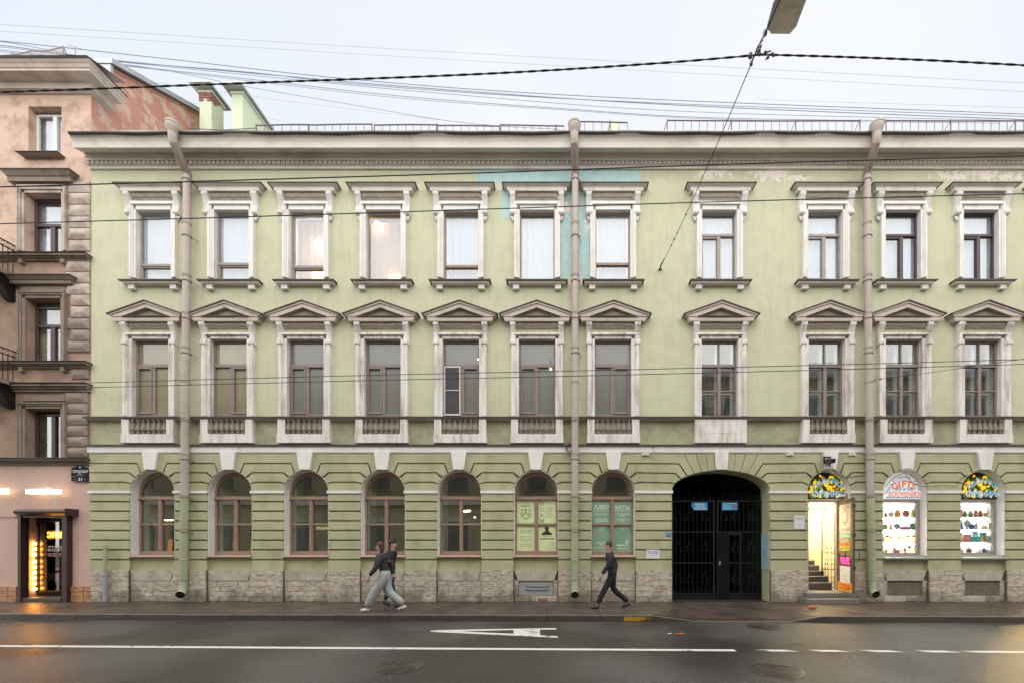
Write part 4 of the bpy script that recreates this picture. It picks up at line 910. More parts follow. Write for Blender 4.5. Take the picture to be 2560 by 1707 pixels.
for nm, a, b in (('gate_leaf', L0, L1), ('gate_leaf', LM, R1_)):
    f_ = MB()
    for py in (1252, 1329, 1406, 1483): rail(f_, a, b, py)
    for xx in (a+.02, b-.02): f_.box(xx-.025, xx+.025, gy-.025, gy+.025, gz(1498), gz(1250))
    f_.box(a, b, gy-.003, gy+.003, gz(1499), gz(1484)); lf_ = f_.build(nm, M_GB, ig)
    nb = 10
    for k in range(1, nb):
        x = a + (b-a)*k/nb
        if nm == 'gate_leaf' and a == LM and k in (1, 2, 3) and True:
            MB().tube([(x, gy, gz(1329)), (x, gy, gz(1252))], .0085, 5).build('bar', M_GB, lf_); continue
        MB().tube([(x, gy, gz(1484)), (x, gy, gz(1252)+(.12 if k % 2 else 0))], .0085, 5).build('bar', M_GB, lf_)
    for py in (1290, 1368, 1446):
        for u in (.16, .42, .78): 
            if a == LM and py > 1330 and u == .16: continue
            q = MB(); scroll(q, a+(b-a)*u, py, .34, .13); q.build('scroll', M_GB, lf_)
    for u in (.15, .4, .65, .88):
        q = MB(); cx = a+(b-a)*u; q.tube([(cx, gy, gz(1252)), (cx, gy, gz(1228))], .008, 5)
        for s in (-1, 1): q.tube([(cx+s*(.02+.11*math.sin(k*.32)), gy, gz(1252)+.02*k) for k in range(10)], .008, 4)
        q.build('finial', M_GB, lf_)
w = MB().box(gx(1793), gx(1823), gy-.028, gy+.0, gz(1494), gz(1330)).build('wicket_panel', mat('wicket_sheet', (.009,.009,.010), .8, .2, 3, .1, 20, spec=.1), ig)
wf = MB(); wf.box(gx(1823), gx(1852), gy-.026, gy-.006, gz(1336), gz(1331)); wf.box(gx(1849), gx(1853), gy-.026, gy-.006, gz(1484), gz(1336)); wf.build('wicket_frame', M_GB, ig)
hd = MB(); hd.box(gx(1796), gx(1801), gy-.035, gy-.028, gz(1412), gz(1401)); hd.tube([(gx(1799), gy-.06, gz(1404)), (gx(1796.5), gy-.06, gz(1411))], .007, 6); hd.tube([(gx(1799), gy-.06, gz(1404)), (gx(1799), gy-.03, gz(1404))], .007, 6); hd.build('handle', M_STEEL, ig)
M_SIGNB = mat('sky_blue_sign', (.02, .30, .55), .5, .04, 4, 0, emis=None); M_INKW = mat('white_lettering', (.78,.80,.82), .6, .02, 4, 0)
M_RED = mat('red_ink', (.6,.04,.04), .6, .02, 4, 0)
def sign(name, x0, y0, x1, y1, y, m, label, lines, ink=None, th=.006, cat='sign', extra=None, group=None, poly=None):
    t = thing(name, P((x0+x1)/2, y1, y), label, cat, group)
    b_ = MB()
    if poly: b_.prism([(PX(a, y), PZ(b, y)) for a, b in poly], y, y+th)
    else: b_.box(PX(x0,y), PX(x1,y), y, y+th, PZ(y1,y), PZ(y0,y))
    b_.build('board', m, t)
    if lines:
        q = MB()
        for (s, cx, cy, h, w_, off) in lines: add_text(q, s, (PX(cx,y), y-.0015, PZ(cy,y)), h*K, w_*K if w_ else None, off)
        q.build('lettering', ink or M_INKW, t, kind='stuff')
    if extra: extra(t)
    return t
sg = .38
sign('hidden_camera_sign', 1729, 1255, 1769, 1274, sg, M_SIGNB, 'torn pale blue notice with white Cyrillic words on the left leaf of the iron gate', [('ВЕДЕТСЯ', 1749.5, 1259.5, 3.8, 24, .03), ('СКРЫТОЕ', 1750, 1265.3, 3.8, 25, .03), ('ВИДЕОНАБЛЮДЕНИЕ', 1751, 1271, 3.2, 33, .02)], poly=[(1729,1255),(1769,1255),(1769,1274),(1735,1274),(1733,1269.5),(1729,1267)])
def nopark(t):
    c = P(1837.5, 1264.5, sg); MB().lathe([(0.004,0),(.045,0)], (0,0,0), 4)
    q = MB()
    for k in range(20):
        a0, a1 = 2*math.pi*k/20, 2*math.pi*(k+1)/20
        q.add([c+Vector((rr*math.cos(th), -.002, rr*math.sin(th))) for rr, th in ((.045,a0),(.055,a0),(.055,a1),(.045,a1))], [(0,1,2,3)][::-1])
    for s in (-1, 1): q.add([c+Vector(v) for v in ((-.036,-.0025,s*.03),(-.03,-.0025,s*.036),(.036,-.0025,-s*.03),(.03,-.0025,-s*.036))], [(0,1,2,3)])
    q.build('no_parking_symbol', M_RED, t)
sign('no_parking_sign', 1805, 1255, 1844, 1274, sg, M_SIGNB, 'pale blue notice with a red crossed circle on the right leaf of the iron gate', [('УВАЖАЕМЫЕ ВОДИТЕЛИ', 1824, 1257.6, 2.2, 34, .01), ('МАШИНЫ У ВОРОТ', 1819, 1261.5, 2.2, 22, .01), ('НЕ СТАВИТЬ', 1818, 1266, 2.4, 22, .02), ('ЭВАКУАЦИЯ', 1819, 1271, 2.2, 22, .01)], extra=nopark)
sign('blue_number_plate', 1664.5, 1330, 1677, 1340, -.068, mat('royal_blue_enamel', (.03,.12,.55), .4, .03, 4, 0), 'tiny royal blue enamel plate on the left jamb of the archway', [('24', 1667.8, 1333, 2.6, 4, .02), ('25', 1673, 1333, 2.6, 4, .02), ('26  27', 1670.6, 1337.4, 2.2, 9, .01)])
M_INKD = mat('dark_ink', (.05,.05,.07), .6, .05, 4, 0); M_INKB = mat('navy_ink', (.05,.07,.20), .6, .05, 4, 0)
sign('wall_notice', 1616, 1373, 1649, 1395, -.068, M_PAPER, 'white rectangular notice with dark print on the wall left of the archway', [('ВЫДАЧА  ЗАКАЗОВ', 1632.5, 1378, 2.8, 27, .02), ('СЛУЖБА ДОСТАВКИ', 1632.5, 1382, 2.6, 26, .02), ('вход со двора', 1632.5, 1387, 1.8, 18, 0)], M_INKD)
def dots(t):
    q = MB(); x0, x1, y0, y1 = 1986, 2010.5, 1289, 1320
    for i in range(9):
        for yy in (y0, y1): q.ball(P(x0+(x1-x0)*i/8, yy, -.0695), .008, .002, .008, 5)
    for i in range(1, 11):
        for xx in (x0, x1): q.ball(P(xx, y0+(y1-y0)*i/11, -.0695), .008, .002, .008, 5)
    q.build('dotted_border', M_INKB, t, kind='stuff')
sign('opening_hours_notice', 1984.5, 1287.5, 2012, 1321.5, -.068, M_PAPER, 'white paper with a dotted blue border and opening hours left of the souvenir shop door', [('ГЖЕЛЬ', 1998, 1295, 4.2, 19, .01), ('СУВЕНИРЫ ПОДАРКИ', 1998, 1301, 1.6, 18, 0), ('ПН - ВС', 1998, 1307, 1.6, 14, 0), ('10.00', 1998, 1311.5, 1.6, 8, 0), ('22.00', 1998, 1316, 1.6, 8, 0)], M_INKB, extra=dots)

# ================================================================== POSTERS IN THE ARCHED WINDOWS
M_LIME = mat('lime_green_poster', (.84,.93,.54), .7, .05, 5, 0, emis=(.40,.56,.19), es=0); M_TEALP = mat('bottle_green_film', (.27,.47,.32), .5, .12, 2, 0)
M_INKG = mat('dark_olive_ink', (.045,.055,.02), .7, .05, 4, 0); M_INKL = mat('pale_green_ink', (.88,.95,.86), .7, .05, 4, 0)
def poster(i, col, row, m, lab, fn, nm):
    a = arches[i]; c = a[0]; Rw = a[1]-.5; y = FD+.047
    x0, x1 = ((c-Rw+5, c-4.2), (c+4.2, c+Rw-5))[col]; y0, y1 = ((1246.5, 1306.5), (1311.5, 1377))[row]
    if m is M_LIME: y0, y1, x0, x1 = y0+1.2, y1-.8, x0+.8, x1-.8
    t = thing(nm, P((x0+x1)/2, y1, y), lab, 'poster')
    MB().box(PX(x0)-.004, PX(x1)+.004, y, y+.003, PZ(y1)-.003, PZ(y0)+.003).build('sheet', m, t)
    fn(t, x0, x1, y0, y1, y-.0015)
def T_(q, s, x, y, h, w_, yy, off=0): add_text(q, s, (PX(x), yy, PZ(y)), h*K, w_*K if w_ else None, off)
def line(q, x0, y0, x1, y1, yy, w_=.5):
    a, b = Vector((PX(x0), yy, PZ(y0))), Vector((PX(x1), yy, PZ(y1))); d = (b-a).normalized(); n_ = Vector((-d.z, 0, d.x))*w_*K/2
    q.add([a-n_, b-n_, b+n_, a+n_], [(0,1,2,3)])
def po1(t, x0, x1, y0, y1, yy):
    q = MB(); cx = (x0+x1)/2; T_(q, 'PSKM', cx, y0+14, 5.6, 21, yy)
    q2 = MB(); e = lambda *a: line(q2, cx+a[0], y0+a[1], cx+a[2], y0+a[3], yy, a[4] if len(a) > 4 else .7)
    e(-11.5,23,11.5,23,1.0); e(-10,23,-13,34); e(-10,23,-6,34); e(10,23,13,34); e(10,23,6,34)
    for s in (-1, 1):
        pts = [(s*9.5+3.8*math.cos(th), 34+2.6*math.sin(th)) for th in [math.pi*k/6 for k in range(7)]]
        for a_, b_ in zip(pts, pts[1:]): e(*a_, *b_, .8)
        e(s*9.5-3.8, 34, s*9.5+3.8, 34, .8)
    for k in (-1.6, 0, 1.6): e(k, 25, k, 33, .8)
    e(-2.6,25,2.6,25,.8); e(-3,33,3,33,.8); e(-1.5,22,1.5,22,1.6)
    hs = [(-13,38),(-9,38.5),(-4,35),(2,34.5),(8,38),(13,37.5)]; 
    for a_, b_ in zip(hs, hs[1:]): e(*a_, *b_, .9)
    for s in (-1, 1):
        f_ = [(s*12,39.5),(s*9,43),(s*6,45.5),(s*3,48),(0,49)]
        for a_, b_ in zip(f_, f_[1:]): e(*a_, *b_, .9)
        for k in range(4): e(s*(9-2.4*k), 42+1.7*k, s*(7-2.4*k), 39.8+1.7*k, .8)
    q.build('lettering', M_INKG, t, kind='stuff'); q2.build('scales_and_handshake_emblem', M_INKG, t, kind='stuff')
def po2(t, x0, x1, y0, y1, yy):
    q = MB()
    for k, s in enumerate('ПСКМ'): T_(q, s, x0+9, y0+9.5+14.2*k, 8.6, None if s != 'М' else 10, yy)
    for k, s in enumerate(('PROBLEM', 'SOLVING', 'IS THE KEY', 'TO MONEY')): T_(q, s, x0+26, y0+20.5+7*k, 2.4, 16+k, yy)
    q.build('lettering', M_INKG, t, kind='stuff')
def po3(t, x0, x1, y0, y1, yy):
    q = MB(); cx = (x0+x1)/2
    for s, dy, h, w_ in (('ДЕТЕКТИВНОЕ', 12, 3, 31), ('АГЕНТСТВО', 17, 3, 25), ('ЮРИДИЧЕСКИЕ УСЛУГИ', 27.5, 1.8, 29), ('РАЗРЕШЕНИЕ КОНФЛИКТОВ', 36, 1.8, 33), ('РЕШЕНИЕ ПРОБЛЕМ', 47.5, 2.1, 30), ('КЛЮЧ К ДЕНЬГАМ', 52, 2.1, 28)): T_(q, s, cx, y0+dy, h, w_, yy)
    line(q, cx-15, y0+31.5, cx+15, y0+31.5, yy, .4); line(q, cx-7, y0+41.5, cx+7, y0+41.5, yy, .4); q.build('lettering', M_INKG, t, kind='stuff')
def po4(t, x0, x1, y0, y1, yy):
    q = MB(); cx = (x0+x1)/2; f = lambda pts: [(PX(cx+a), yy, PZ(y0+b)) for a, b in pts]
    pts = [(-14,23),(-13.5,19),(-7,15),(-4,13),(-4.5,9),(-8,7.8),(-7.5,6.6),(-5,6.4),(-4.6,1.5),(-1,.8),(2.6,1.2),(3,5),(5.8,4.6),(6,6),(3.6,8),(4,12),(6,15),(12,18.5),(13.5,23)]
    q.add(f(pts)[::-1], [tuple(range(len(pts)))]); q.build('hatted_man_silhouette', mat('brown_black_ink', (.04,.028,.02), .8, .1, 4, 0), t)
    q = MB(); T_(q, 'PRIVATE', cx, y0+26, 2.2, 27, yy); T_(q, 'DETECTIVE', cx, y0+33, 3.4, 34, yy, .045)
    for k, s in enumerate(('АНГЛИЯ', 'ФРАНЦИЯ', 'РОССИЯ')): T_(q, s, cx+12, y0+42+3.5*k, 1.7, 10, yy)
    T_(q, '+7 800 211 56 98', cx+9, y0+55, 1.5, 17, yy); T_(q, '+7 812 944 90 90', cx+9, y0+59, 1.5, 17, yy); q.build('lettering', M_INKG, t, kind='stuff')
poster(5, 0, 0, M_LIME, 'lime green poster with scales and a handshake emblem in the sixth arched window', po1, 'window_poster')
poster(5, 1, 0, M_LIME, 'lime green poster with four large dark letters stacked in the upper right pane', po2, 'window_poster')
poster(5, 0, 1, M_LIME, 'lime green poster with only lines of small Cyrillic print in the lower left pane', po3, 'window_poster')
poster(5, 1, 1, M_LIME, 'lime green poster with a dark silhouette of a man in a hat', po4, 'window_poster')
def mk(lines, arrow=False, rules=False):
    def fn(t, x0, x1, y0, y1, yy):
        q = MB(); cx = (x0+x1)/2
        for s, dy, h, w_ in lines: T_(q, s, cx, y0+dy, h, w_, yy, .02)
        if rules:
            line(q, x0+1, y0+8.5, x1-1, y0+8.5, yy, .7); line(q, x0+1, y0+27.5, x1-1, y0+27.5, yy, .9)
        q.build('lettering', M_INKL, t, kind='stuff')
        if arrow:
            q = MB(); line(q, cx-15, y0+50, cx+12, y0+50, yy, 2.6); line(q, cx+10.6, y0+51, cx+10.6, y0+42, yy, 2.8); q.add([(PX(cx+6.5),yy,PZ(y0+43)),(PX(cx+14.7),yy,PZ(y0+43)),(PX(cx+10.6),yy,PZ(y0+37))], [(0,1,2)]); q.build('arrow_symbol', M_INKL, t)
    return fn
poster(6, 0, 0, M_TEALP, 'green film with large white letters in the upper left pane of the seventh arched window', mk([('АДВО', 18.5, 10, 37), ('КОНСУЛЬТАЦИИ', 36, 3, 37), ('ПОДГОТОВКА', 49.5, 3.2, 32), ('ДОКУМЕНТОВ', 54.5, 3.2, 34)], rules=True), 'window_film')
poster(6, 1, 0, M_TEALP, 'green film with large white letters in the upper right pane of the seventh arched window', mk([('КАТЫ', 18.5, 10, 37), ('ГРАЖДАНСКИЕ', 36, 3, 37), ('ДЕЛА', 41, 3, 12), ('УГОЛОВНЫЕ', 49.5, 3.2, 30), ('ДЕЛА', 54.5, 3.2, 12)], rules=True), 'window_film')
poster(6, 0, 1, M_TEALP, 'green film with small white lines in the lower left pane of the seventh arched window', mk([('УЧАСТИЕ В', 4.5, 3, 27), ('СУДЕ', 9.5, 3, 13), ('ВХОД ПОД', 44, 3.4, 25), ('АРКУ', 49, 3.4, 12), ('т. 8 (981) 676 77 57', 57.5, 2.8, 38)]), 'window_film')
poster(6, 1, 1, M_TEALP, 'dark green window film with a white right angled arrow pointing up', mk([('СЕМЕЙНЫЕ', 4.5, 3, 27), ('ДЕЛА', 9.5, 3, 13), ('advokat-ako.ru', 58, 2.8, 28)], arrow=True), 'window_film')
# interior glimpses
def hang(px, py, y, w_, label, m):
    c = P(px, py, y); t = thing('pendant_lamp', c, label, 'lamp'); MB().tube([c-Vector((w_/2,0,0)), c+Vector((w_/2,0,0))], .018, 8).build('tube_light', m, t, True)
    MB().tube([c+Vector((0,0,.0)), c+Vector((0,0,.5))], .004, 4).build('cord', M_WIRE, t)
wt = emit('warm_tube', (1,.85,.5), 5)
hang(412, 1299, 1.1, .48, 'bright horizontal tube lamp behind the first arched window', wt)
hang(1046, 1303, 1.0, .3, 'short horizontal tube lamp at the right pane of the fourth arched window', wt)
for k, (px, py, r__) in enumerate(((1164, 1277, .055), (1172, 1276, .05), (1187, 1292, .03))):
    t = thing('ceiling_spot', P(px, py, 1.2), ['brightest ceiling spot seen through the fifth arched window', 'second ceiling spot touching the brightest one in the fifth arched window', 'faint small ceiling spot at the right edge of the fifth arched window'][k], 'lamp')
    MB().ball(P(px, py, 1.2), r__*1.3, r__, r__*.7).build('bulb', emit('cream_spot', (1,.88,.62), 2.5), t, True); MB().lathe([(r__*.8, r__*.6),(r__*.8, r__*1.1)], P(px, py, 1.2), 8).build('housing', M_BLACK, t)
M_OCH = mat('glowing_orange_wood', (.75,.30,.04), .3, .1, 9, 0, emis=(1,.40,.04), es=.25)  # wood with emission of its own, painting in the lit look
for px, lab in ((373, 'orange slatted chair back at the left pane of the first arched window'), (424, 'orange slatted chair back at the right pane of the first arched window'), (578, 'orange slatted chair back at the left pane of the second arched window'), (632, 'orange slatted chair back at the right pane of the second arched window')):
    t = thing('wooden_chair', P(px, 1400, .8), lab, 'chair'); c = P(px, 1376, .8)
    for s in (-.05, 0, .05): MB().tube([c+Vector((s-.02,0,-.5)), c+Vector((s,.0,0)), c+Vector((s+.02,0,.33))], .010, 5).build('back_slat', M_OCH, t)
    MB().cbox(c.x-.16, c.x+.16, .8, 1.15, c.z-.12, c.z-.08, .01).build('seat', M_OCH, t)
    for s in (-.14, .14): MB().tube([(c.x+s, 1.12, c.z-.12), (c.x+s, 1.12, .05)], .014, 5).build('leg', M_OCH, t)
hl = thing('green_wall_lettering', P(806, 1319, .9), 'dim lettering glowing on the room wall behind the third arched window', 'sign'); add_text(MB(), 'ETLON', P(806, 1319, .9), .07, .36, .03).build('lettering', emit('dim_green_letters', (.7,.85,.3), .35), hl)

# ================================================================== SOUVENIR SHOP
M_SHW = mat('shop_white_wall', (.36,.36,.33), .7, .03, 2, 0)
M_SHELF = mat('glass_shelf', (.62,.72,.66), .2, .03, 2, 0)
LED = emit('shelf_light_strip', (.95,.98,1), 7.5); BACKGLOW = emit('glowing_shop_back_wall', (1,.97,.88), .10)  # back wall of the display emits by itself, in place of shop light
M_SHG = glass('shop_window_glass', (.97,.98,.97), 1.35)
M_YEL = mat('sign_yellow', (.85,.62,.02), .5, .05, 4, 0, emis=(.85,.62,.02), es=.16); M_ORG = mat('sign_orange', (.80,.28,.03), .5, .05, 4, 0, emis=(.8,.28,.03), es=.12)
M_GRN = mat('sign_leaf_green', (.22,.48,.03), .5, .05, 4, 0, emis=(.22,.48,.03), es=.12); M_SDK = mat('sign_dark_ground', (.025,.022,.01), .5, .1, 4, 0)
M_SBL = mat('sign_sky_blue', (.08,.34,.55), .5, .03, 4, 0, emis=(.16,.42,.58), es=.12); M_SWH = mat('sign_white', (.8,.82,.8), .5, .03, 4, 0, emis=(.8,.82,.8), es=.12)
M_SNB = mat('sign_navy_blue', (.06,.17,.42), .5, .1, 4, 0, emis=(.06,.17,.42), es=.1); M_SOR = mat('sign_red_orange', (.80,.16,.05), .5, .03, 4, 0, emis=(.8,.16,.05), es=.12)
def arc_word(mb, s, c, rad, a0, a1, h, yy, off=0, zsq=1.0):
    n = len(s)
    for k, ch in enumerate(s):
        th = R(a0 + (a1-a0)*(k/(n-1))); p = (c[0]+rad*math.cos(th), yy, c[1]+rad*math.sin(th)*zsq)
        add_text(mb, ch, p, h, None, off, rot=(th-math.pi/2)*.75)
def flower(mb, x, z, r, yy, n=5):
    for k in range(n):
        a = 2*math.pi*k/n+.3; cx, cz = x+r*.55*math.cos(a), z+r*.55*math.sin(a)
        mb.add([(cx+r*.5*math.cos(t_*math.pi/3), yy, cz+r*.5*math.sin(t_*math.pi/3)) for t_ in range(6)], [(0,1,2,3,4,5)])
def lun_sign(i, kind, label):
    a = arches[i]; c, r, cy, ry, yb = a; y = .17; Rw = r-.8
    t = thing('lunette_sign', P(c, 1245, y), label, 'shop sign')
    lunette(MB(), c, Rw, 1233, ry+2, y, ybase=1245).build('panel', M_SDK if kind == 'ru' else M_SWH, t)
    cx, cz = PX(c, y), PZ(1233, y); r_ = random.Random(31)
    if kind == 'ru':
        g_, yl, og, wh = MB(), MB(), MB(), MB()
        def inside(x, z): return (x/(Rw*K))**2 + (max(z, 0)/((ry+2)*K))**2 < .86 and z > -.10
        for k in range(90):
            x, z = r_.uniform(-.52,.52), r_.uniform(-.1,.5)
            if not inside(x, z): continue
            rr = r_.uniform(.025,.05); s_ = r_.uniform(0, 6.28)
            g_.tube([(cx+x+rr*(1-u*.07)*math.cos(s_+u*.5), y-.003, cz+z+rr*(1-u*.07)*math.sin(s_+u*.5)) for u in range(9)], [.001]+[.007]*7+[.002], 4)
        for k in range(40):
            x, z = r_.uniform(-.52,.52), r_.uniform(-.09,.5)
            if inside(x, z): flower(yl, cx+x, cz+z, r_.uniform(.032,.056), y-.007-.0004*k)
        for k in range(13):
            x, z = r_.uniform(-.5,.5), r_.uniform(-.08,.48)
            if inside(x, z): og.ball((cx+x, y-.010, cz+z), .036, .004, .03, 8)
        flower(yl, cx, cz+.15, .06, y-.033)
        for x, z in ((-.20,.08),(.22,-.085),(-.06,-.085)): flower(wh, cx+x, cz+z, .035, y-.034)
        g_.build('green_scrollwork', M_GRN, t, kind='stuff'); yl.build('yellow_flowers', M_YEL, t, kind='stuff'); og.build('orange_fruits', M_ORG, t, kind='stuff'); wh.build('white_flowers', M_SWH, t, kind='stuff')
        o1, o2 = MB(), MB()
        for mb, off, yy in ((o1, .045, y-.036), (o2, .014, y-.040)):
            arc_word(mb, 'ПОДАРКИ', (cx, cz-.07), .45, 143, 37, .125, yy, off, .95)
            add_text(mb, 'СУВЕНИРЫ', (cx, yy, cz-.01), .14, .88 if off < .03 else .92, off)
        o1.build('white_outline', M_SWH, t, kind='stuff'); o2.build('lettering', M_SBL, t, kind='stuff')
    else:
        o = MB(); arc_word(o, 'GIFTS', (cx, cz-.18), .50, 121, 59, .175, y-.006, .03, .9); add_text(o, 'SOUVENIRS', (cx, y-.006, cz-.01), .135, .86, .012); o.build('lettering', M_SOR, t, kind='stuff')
        b_ = MB()
        for k in range(16):
            x = -.46+.061*k; flower(b_, cx+x, cz-.105, .024, y-.004, 4)
        for s in (-1, 1):
            for (px_, pz_2, L_, rt) in ((.40,.16,.07,.4),(.44,.10,.07,.1),(.20,.12,.06,-.5),(.14,.10,.05,.3),(.36,.24,.06,.9),(.30,.34,.05,1.1),(.48,.03,.04,0),(.10,.14,.04,.8)):
                pts = [(cx+s*(px_+L_*(u/6-.5)*math.cos(rt)*2), y-.004, cz+pz_2+L_*(u/6-.5)*math.sin(rt)*1.6+.02*math.sin(u*.9)) for u in range(7)]; b_.tube(pts, [.002,.007,.012,.013,.010,.006,.002], 4)
        for k in range(7): flower(b_, cx-.15+.05*k, cz+.46-.008*abs(k-3), .018, y-.004, 4)
        flower(b_, cx, cz+.12, .03, y-.004, 5); b_.build('blue_ornament', M_SNB, t, kind='stuff')
lun_sign(8, 'ru', 'floral arched sign above the open shop door with pale blue Cyrillic words')
lun_sign(9, 'en', 'white arched sign reading GIFTS SOUVENIRS in orange with blue ornament')
lun_sign(10, 'ru', 'floral arched sign over the rightmost gift window with pale blue Cyrillic words')
SHLV = [1256, 1292, 1324, 1355, 1385]
for i in (9, 10, 11):
    a = arches[i]; c, r = a[0], a[1]; Rw = r-.8
    e = 6; bars = [(c-Rw, 1245, c-Rw+e, 1388), (c+Rw-e-2, 1245, c+Rw, 1388), (c-Rw+e, 1381, c+Rw-e-2, 1388), (c-Rw+e, 1245, c+Rw-e-2, 1253)]
    win = frame_bars(MB(), bars, .19).build('shop_window', M_FRG, gb); pane(c-Rw+e, 1252, c+Rw-e, 1382, M_SHG, win, .225)
    x0, x1 = PX(c-r)-.25, PX(c+r)+.35; q = MB()
    z0, z1 = PZ(1388), PZ(1244)
    q.add([(x0,.30,z0),(x1,.30,z0),(x1,.80,z0),(x0,.80,z0),(x0,.30,z1),(x1,.30,z1),(x1,.80,z1),(x0,.80,z1)], [(0,1,2,3),(7,6,5,4),(0,3,7,4),(1,5,6,2)]); q.build('display_case', M_SHW, win)
    MB().box(x0+.01, x1-.01, .80, .81, z0, z1).build('glowing_back_panel', BACKGLOW if i < 11 else emit('warm_shop_panel', (1,.62,.22), 20), win)
    for k, py in enumerate(SHLV[:-1]):
        MB().box(x0+.02, x1-.02, .34, .74, PZ(py+1.4, .34), PZ(py, .34)).build('shelf', M_SHELF, win)
        MB().box(x0+.04, x1-.06, .70, .73, PZ(py+5, .7), PZ(py+3, .7)).build('light_strip', LED, win)
# goods on the shelves
GC = {'terracotta': (.55,.20,.12), 'pale blue': (.30,.55,.62), 'orange': (.80,.28,.06), 'rose': (.62,.16,.18), 'golden': (.60,.42,.12), 'olive': (.28,.34,.08), 'brown': (.30,.14,.07), 'grey': (.33,.35,.38), 'violet': (.36,.10,.48),
      'teal': (.10,.38,.34), 'cream': (.75,.68,.52), 'red': (.65,.05,.06), 'black': (.04,.04,.045), 'navy': (.06,.08,.26), 'turquoise': (.08,.45,.55), 'white': (.75,.76,.80), 'green': (.12,.35,.10), 'pink': (.75,.35,.40)}
def gm(c): return mat('ware_'+c.replace(' ', '_'), GC[c], .3, .2, 22, 0)
M_SILV = mat('silvered_metal', (.55,.55,.56), .25, .1, 10, 0, metal=.8)
GOLD = mat('gilt_ware', (.65,.45,.14), .3, .1, 20, 0, metal=.3)
GLOW = emit('candle_glow', (1,.55,.2), 1.6)
def ware(kind, col, col2, px, py, h, label, w=None, yy=.42):
    c = P(px, py, yy); h = h*K; m, m2 = gm(col), gm(col2) if col2 else GOLD; w = (w*K/2) if w else h*.3
    nm = {'plate':'decorated_plate','jar':'lidded_jar','doll':'nesting_doll','bottle':'glass_bottle','lantern':'candle_lantern','box':'gift_box','teapot':'teapot','figure':'figurine','samovar':'samovar','cup':'cup','basket':'round_basket'}[kind]
    t = thing(nm, c, label, {'doll':'nesting doll','plate':'plate','jar':'jar','bottle':'bottle','lantern':'lantern','box':'box','teapot':'teapot','figure':'figurine','samovar':'samovar','cup':'cup','basket':'basket'}[kind])
    def L(prof, m_, n_, sm=True, off=(0,0,0)): return MB().lathe([(a*w, b*h) for a, b in prof], c+Vector(off), 12).build(n_, m_, t, sm)
    if kind == 'plate':
        for q, m_, dy in ((1, m, 0), (.72, m2, -.006), (.42, m, -.012)):
            rr = h/2*q; mb = MB(); n_ = 20; mb.add([(c.x+rr*math.cos(2*math.pi*k/n_), c.y+dy, c.z+h/2+rr*math.sin(2*math.pi*k/n_)) for k in range(n_)] + [(c.x+rr*.9*math.cos(2*math.pi*k/n_), c.y+dy+.012, c.z+h/2+rr*.9*math.sin(2*math.pi*k/n_)) for k in range(n_)], [tuple(range(n_))] + [(k, k+n_, (k+1)%n_+n_, (k+1)%n_) for k in range(n_)]); mb.build({1:'rim',.72:'face',.42:'painted_centre'}[q], m_, t)
        MB().tube([c+Vector((-.04,.0,0)), c+Vector((0,.03,h*.5)), c+Vector((.04,.0,0))], .005, 4).build('stand', M_BLACK, t)
    elif kind == 'jar': L([(.7,0),(1,.1),(1.05,.45),(.8,.66),(.6,.7)], m, 'body'); L([(.7,.70),(.72,.76),(.4,.86),(.12,.88),(.16,.94),(.05,1)], m2, 'lid')
    elif kind == 'doll': L([(.7,0),(1,.15),(1.02,.4),(.72,.62),(.72,.7),(.74,.82),(.5,.96),(.05,1)], m, 'body'); MB().ball(c+Vector((0,-w*.62,h*.78)), w*.42, w*.2, h*.1).build('face', gm('cream'), t); MB().ball(c+Vector((0,-w*.85,h*.36)), w*.55, w*.2, h*.2).build('apron', m2, t)
    elif kind == 'bottle': L([(.85,0),(.95,.06),(.95,.5),(.7,.64),(.3,.72),(.28,.88)], m, 'body'); L([(.34,.88),(.36,1),(.1,1.01)], m2, 'cap'); L([(.97,.14),(.97,.42)], gm('cream'), 'label')
    elif kind == 'lantern':
        L([(1,0),(1.05,.05),(.95,.10)], m, 'base', False); L([(.8,.1),(.8,.62)], GLOW, 'candle_glow', False); L([(1.1,.62),(.9,.70),(.35,.86),(.1,.88),(.12,.95),(.03,1)], m, 'roof', False)
        for k in range(4): a = math.pi/4+k*math.pi/2; MB().tube([c+Vector((w*.9*math.cos(a), w*.9*math.sin(a), h*.1)), c+Vector((w*.9*math.cos(a), w*.9*math.sin(a), h*.62))], .006, 4).build('post', m, t)
    elif kind == 'box': MB().cbox(c.x-w, c.x+w, c.y-.01, c.y+.09, c.z, c.z+h, .004).build('carton', m, t); MB().box(c.x-w*.7, c.x+w*.7, c.y-.013, c.y-.011, c.z+h*.3, c.z+h*.75).build('printed_panel', m2, t)
    elif kind == 'teapot':
        L([(.5,0),(.9,.15),(1.05,.4),(.8,.66),(.45,.72)], m, 'body'); L([(.5,.72),(.3,.84),(.1,.86),(.12,.95),(.03,1)], m2, 'lid')
        MB().tube([c+Vector((-w*.9,0,h*.3)), c+Vector((-w*1.4,0,h*.45)), c+Vector((-w*1.7,0,h*.75))], [.02,.014,.010], 6).build('spout', m, t); MB().tube([c+Vector((w*.8,0,h*.6)), c+Vector((w*1.5,0,h*.6)), c+Vector((w*1.5,0,h*.25)), c+Vector((w*.9,0,h*.2))], .010, 6).build('handle', m2, t)
    elif kind == 'figure': L([(1,0),(1.0,.08),(.8,.1)], m2, 'base'); L([(.95,.08),(.6,.3),(.5,.5),(.62,.62),(.3,.72),(.25,.75)], m, 'robe'); MB().ball(c+Vector((0,0,h*.86)), w*.4, w*.4, h*.12).build('head', gm('cream'), t)
    elif kind == 'samovar':
        L([(.7,0),(.7,.06),(.3,.12),(.35,.2),(.9,.35),(1.05,.6),(.85,.78),(.5,.84),(.55,.92),(.2,1)], m, 'body')
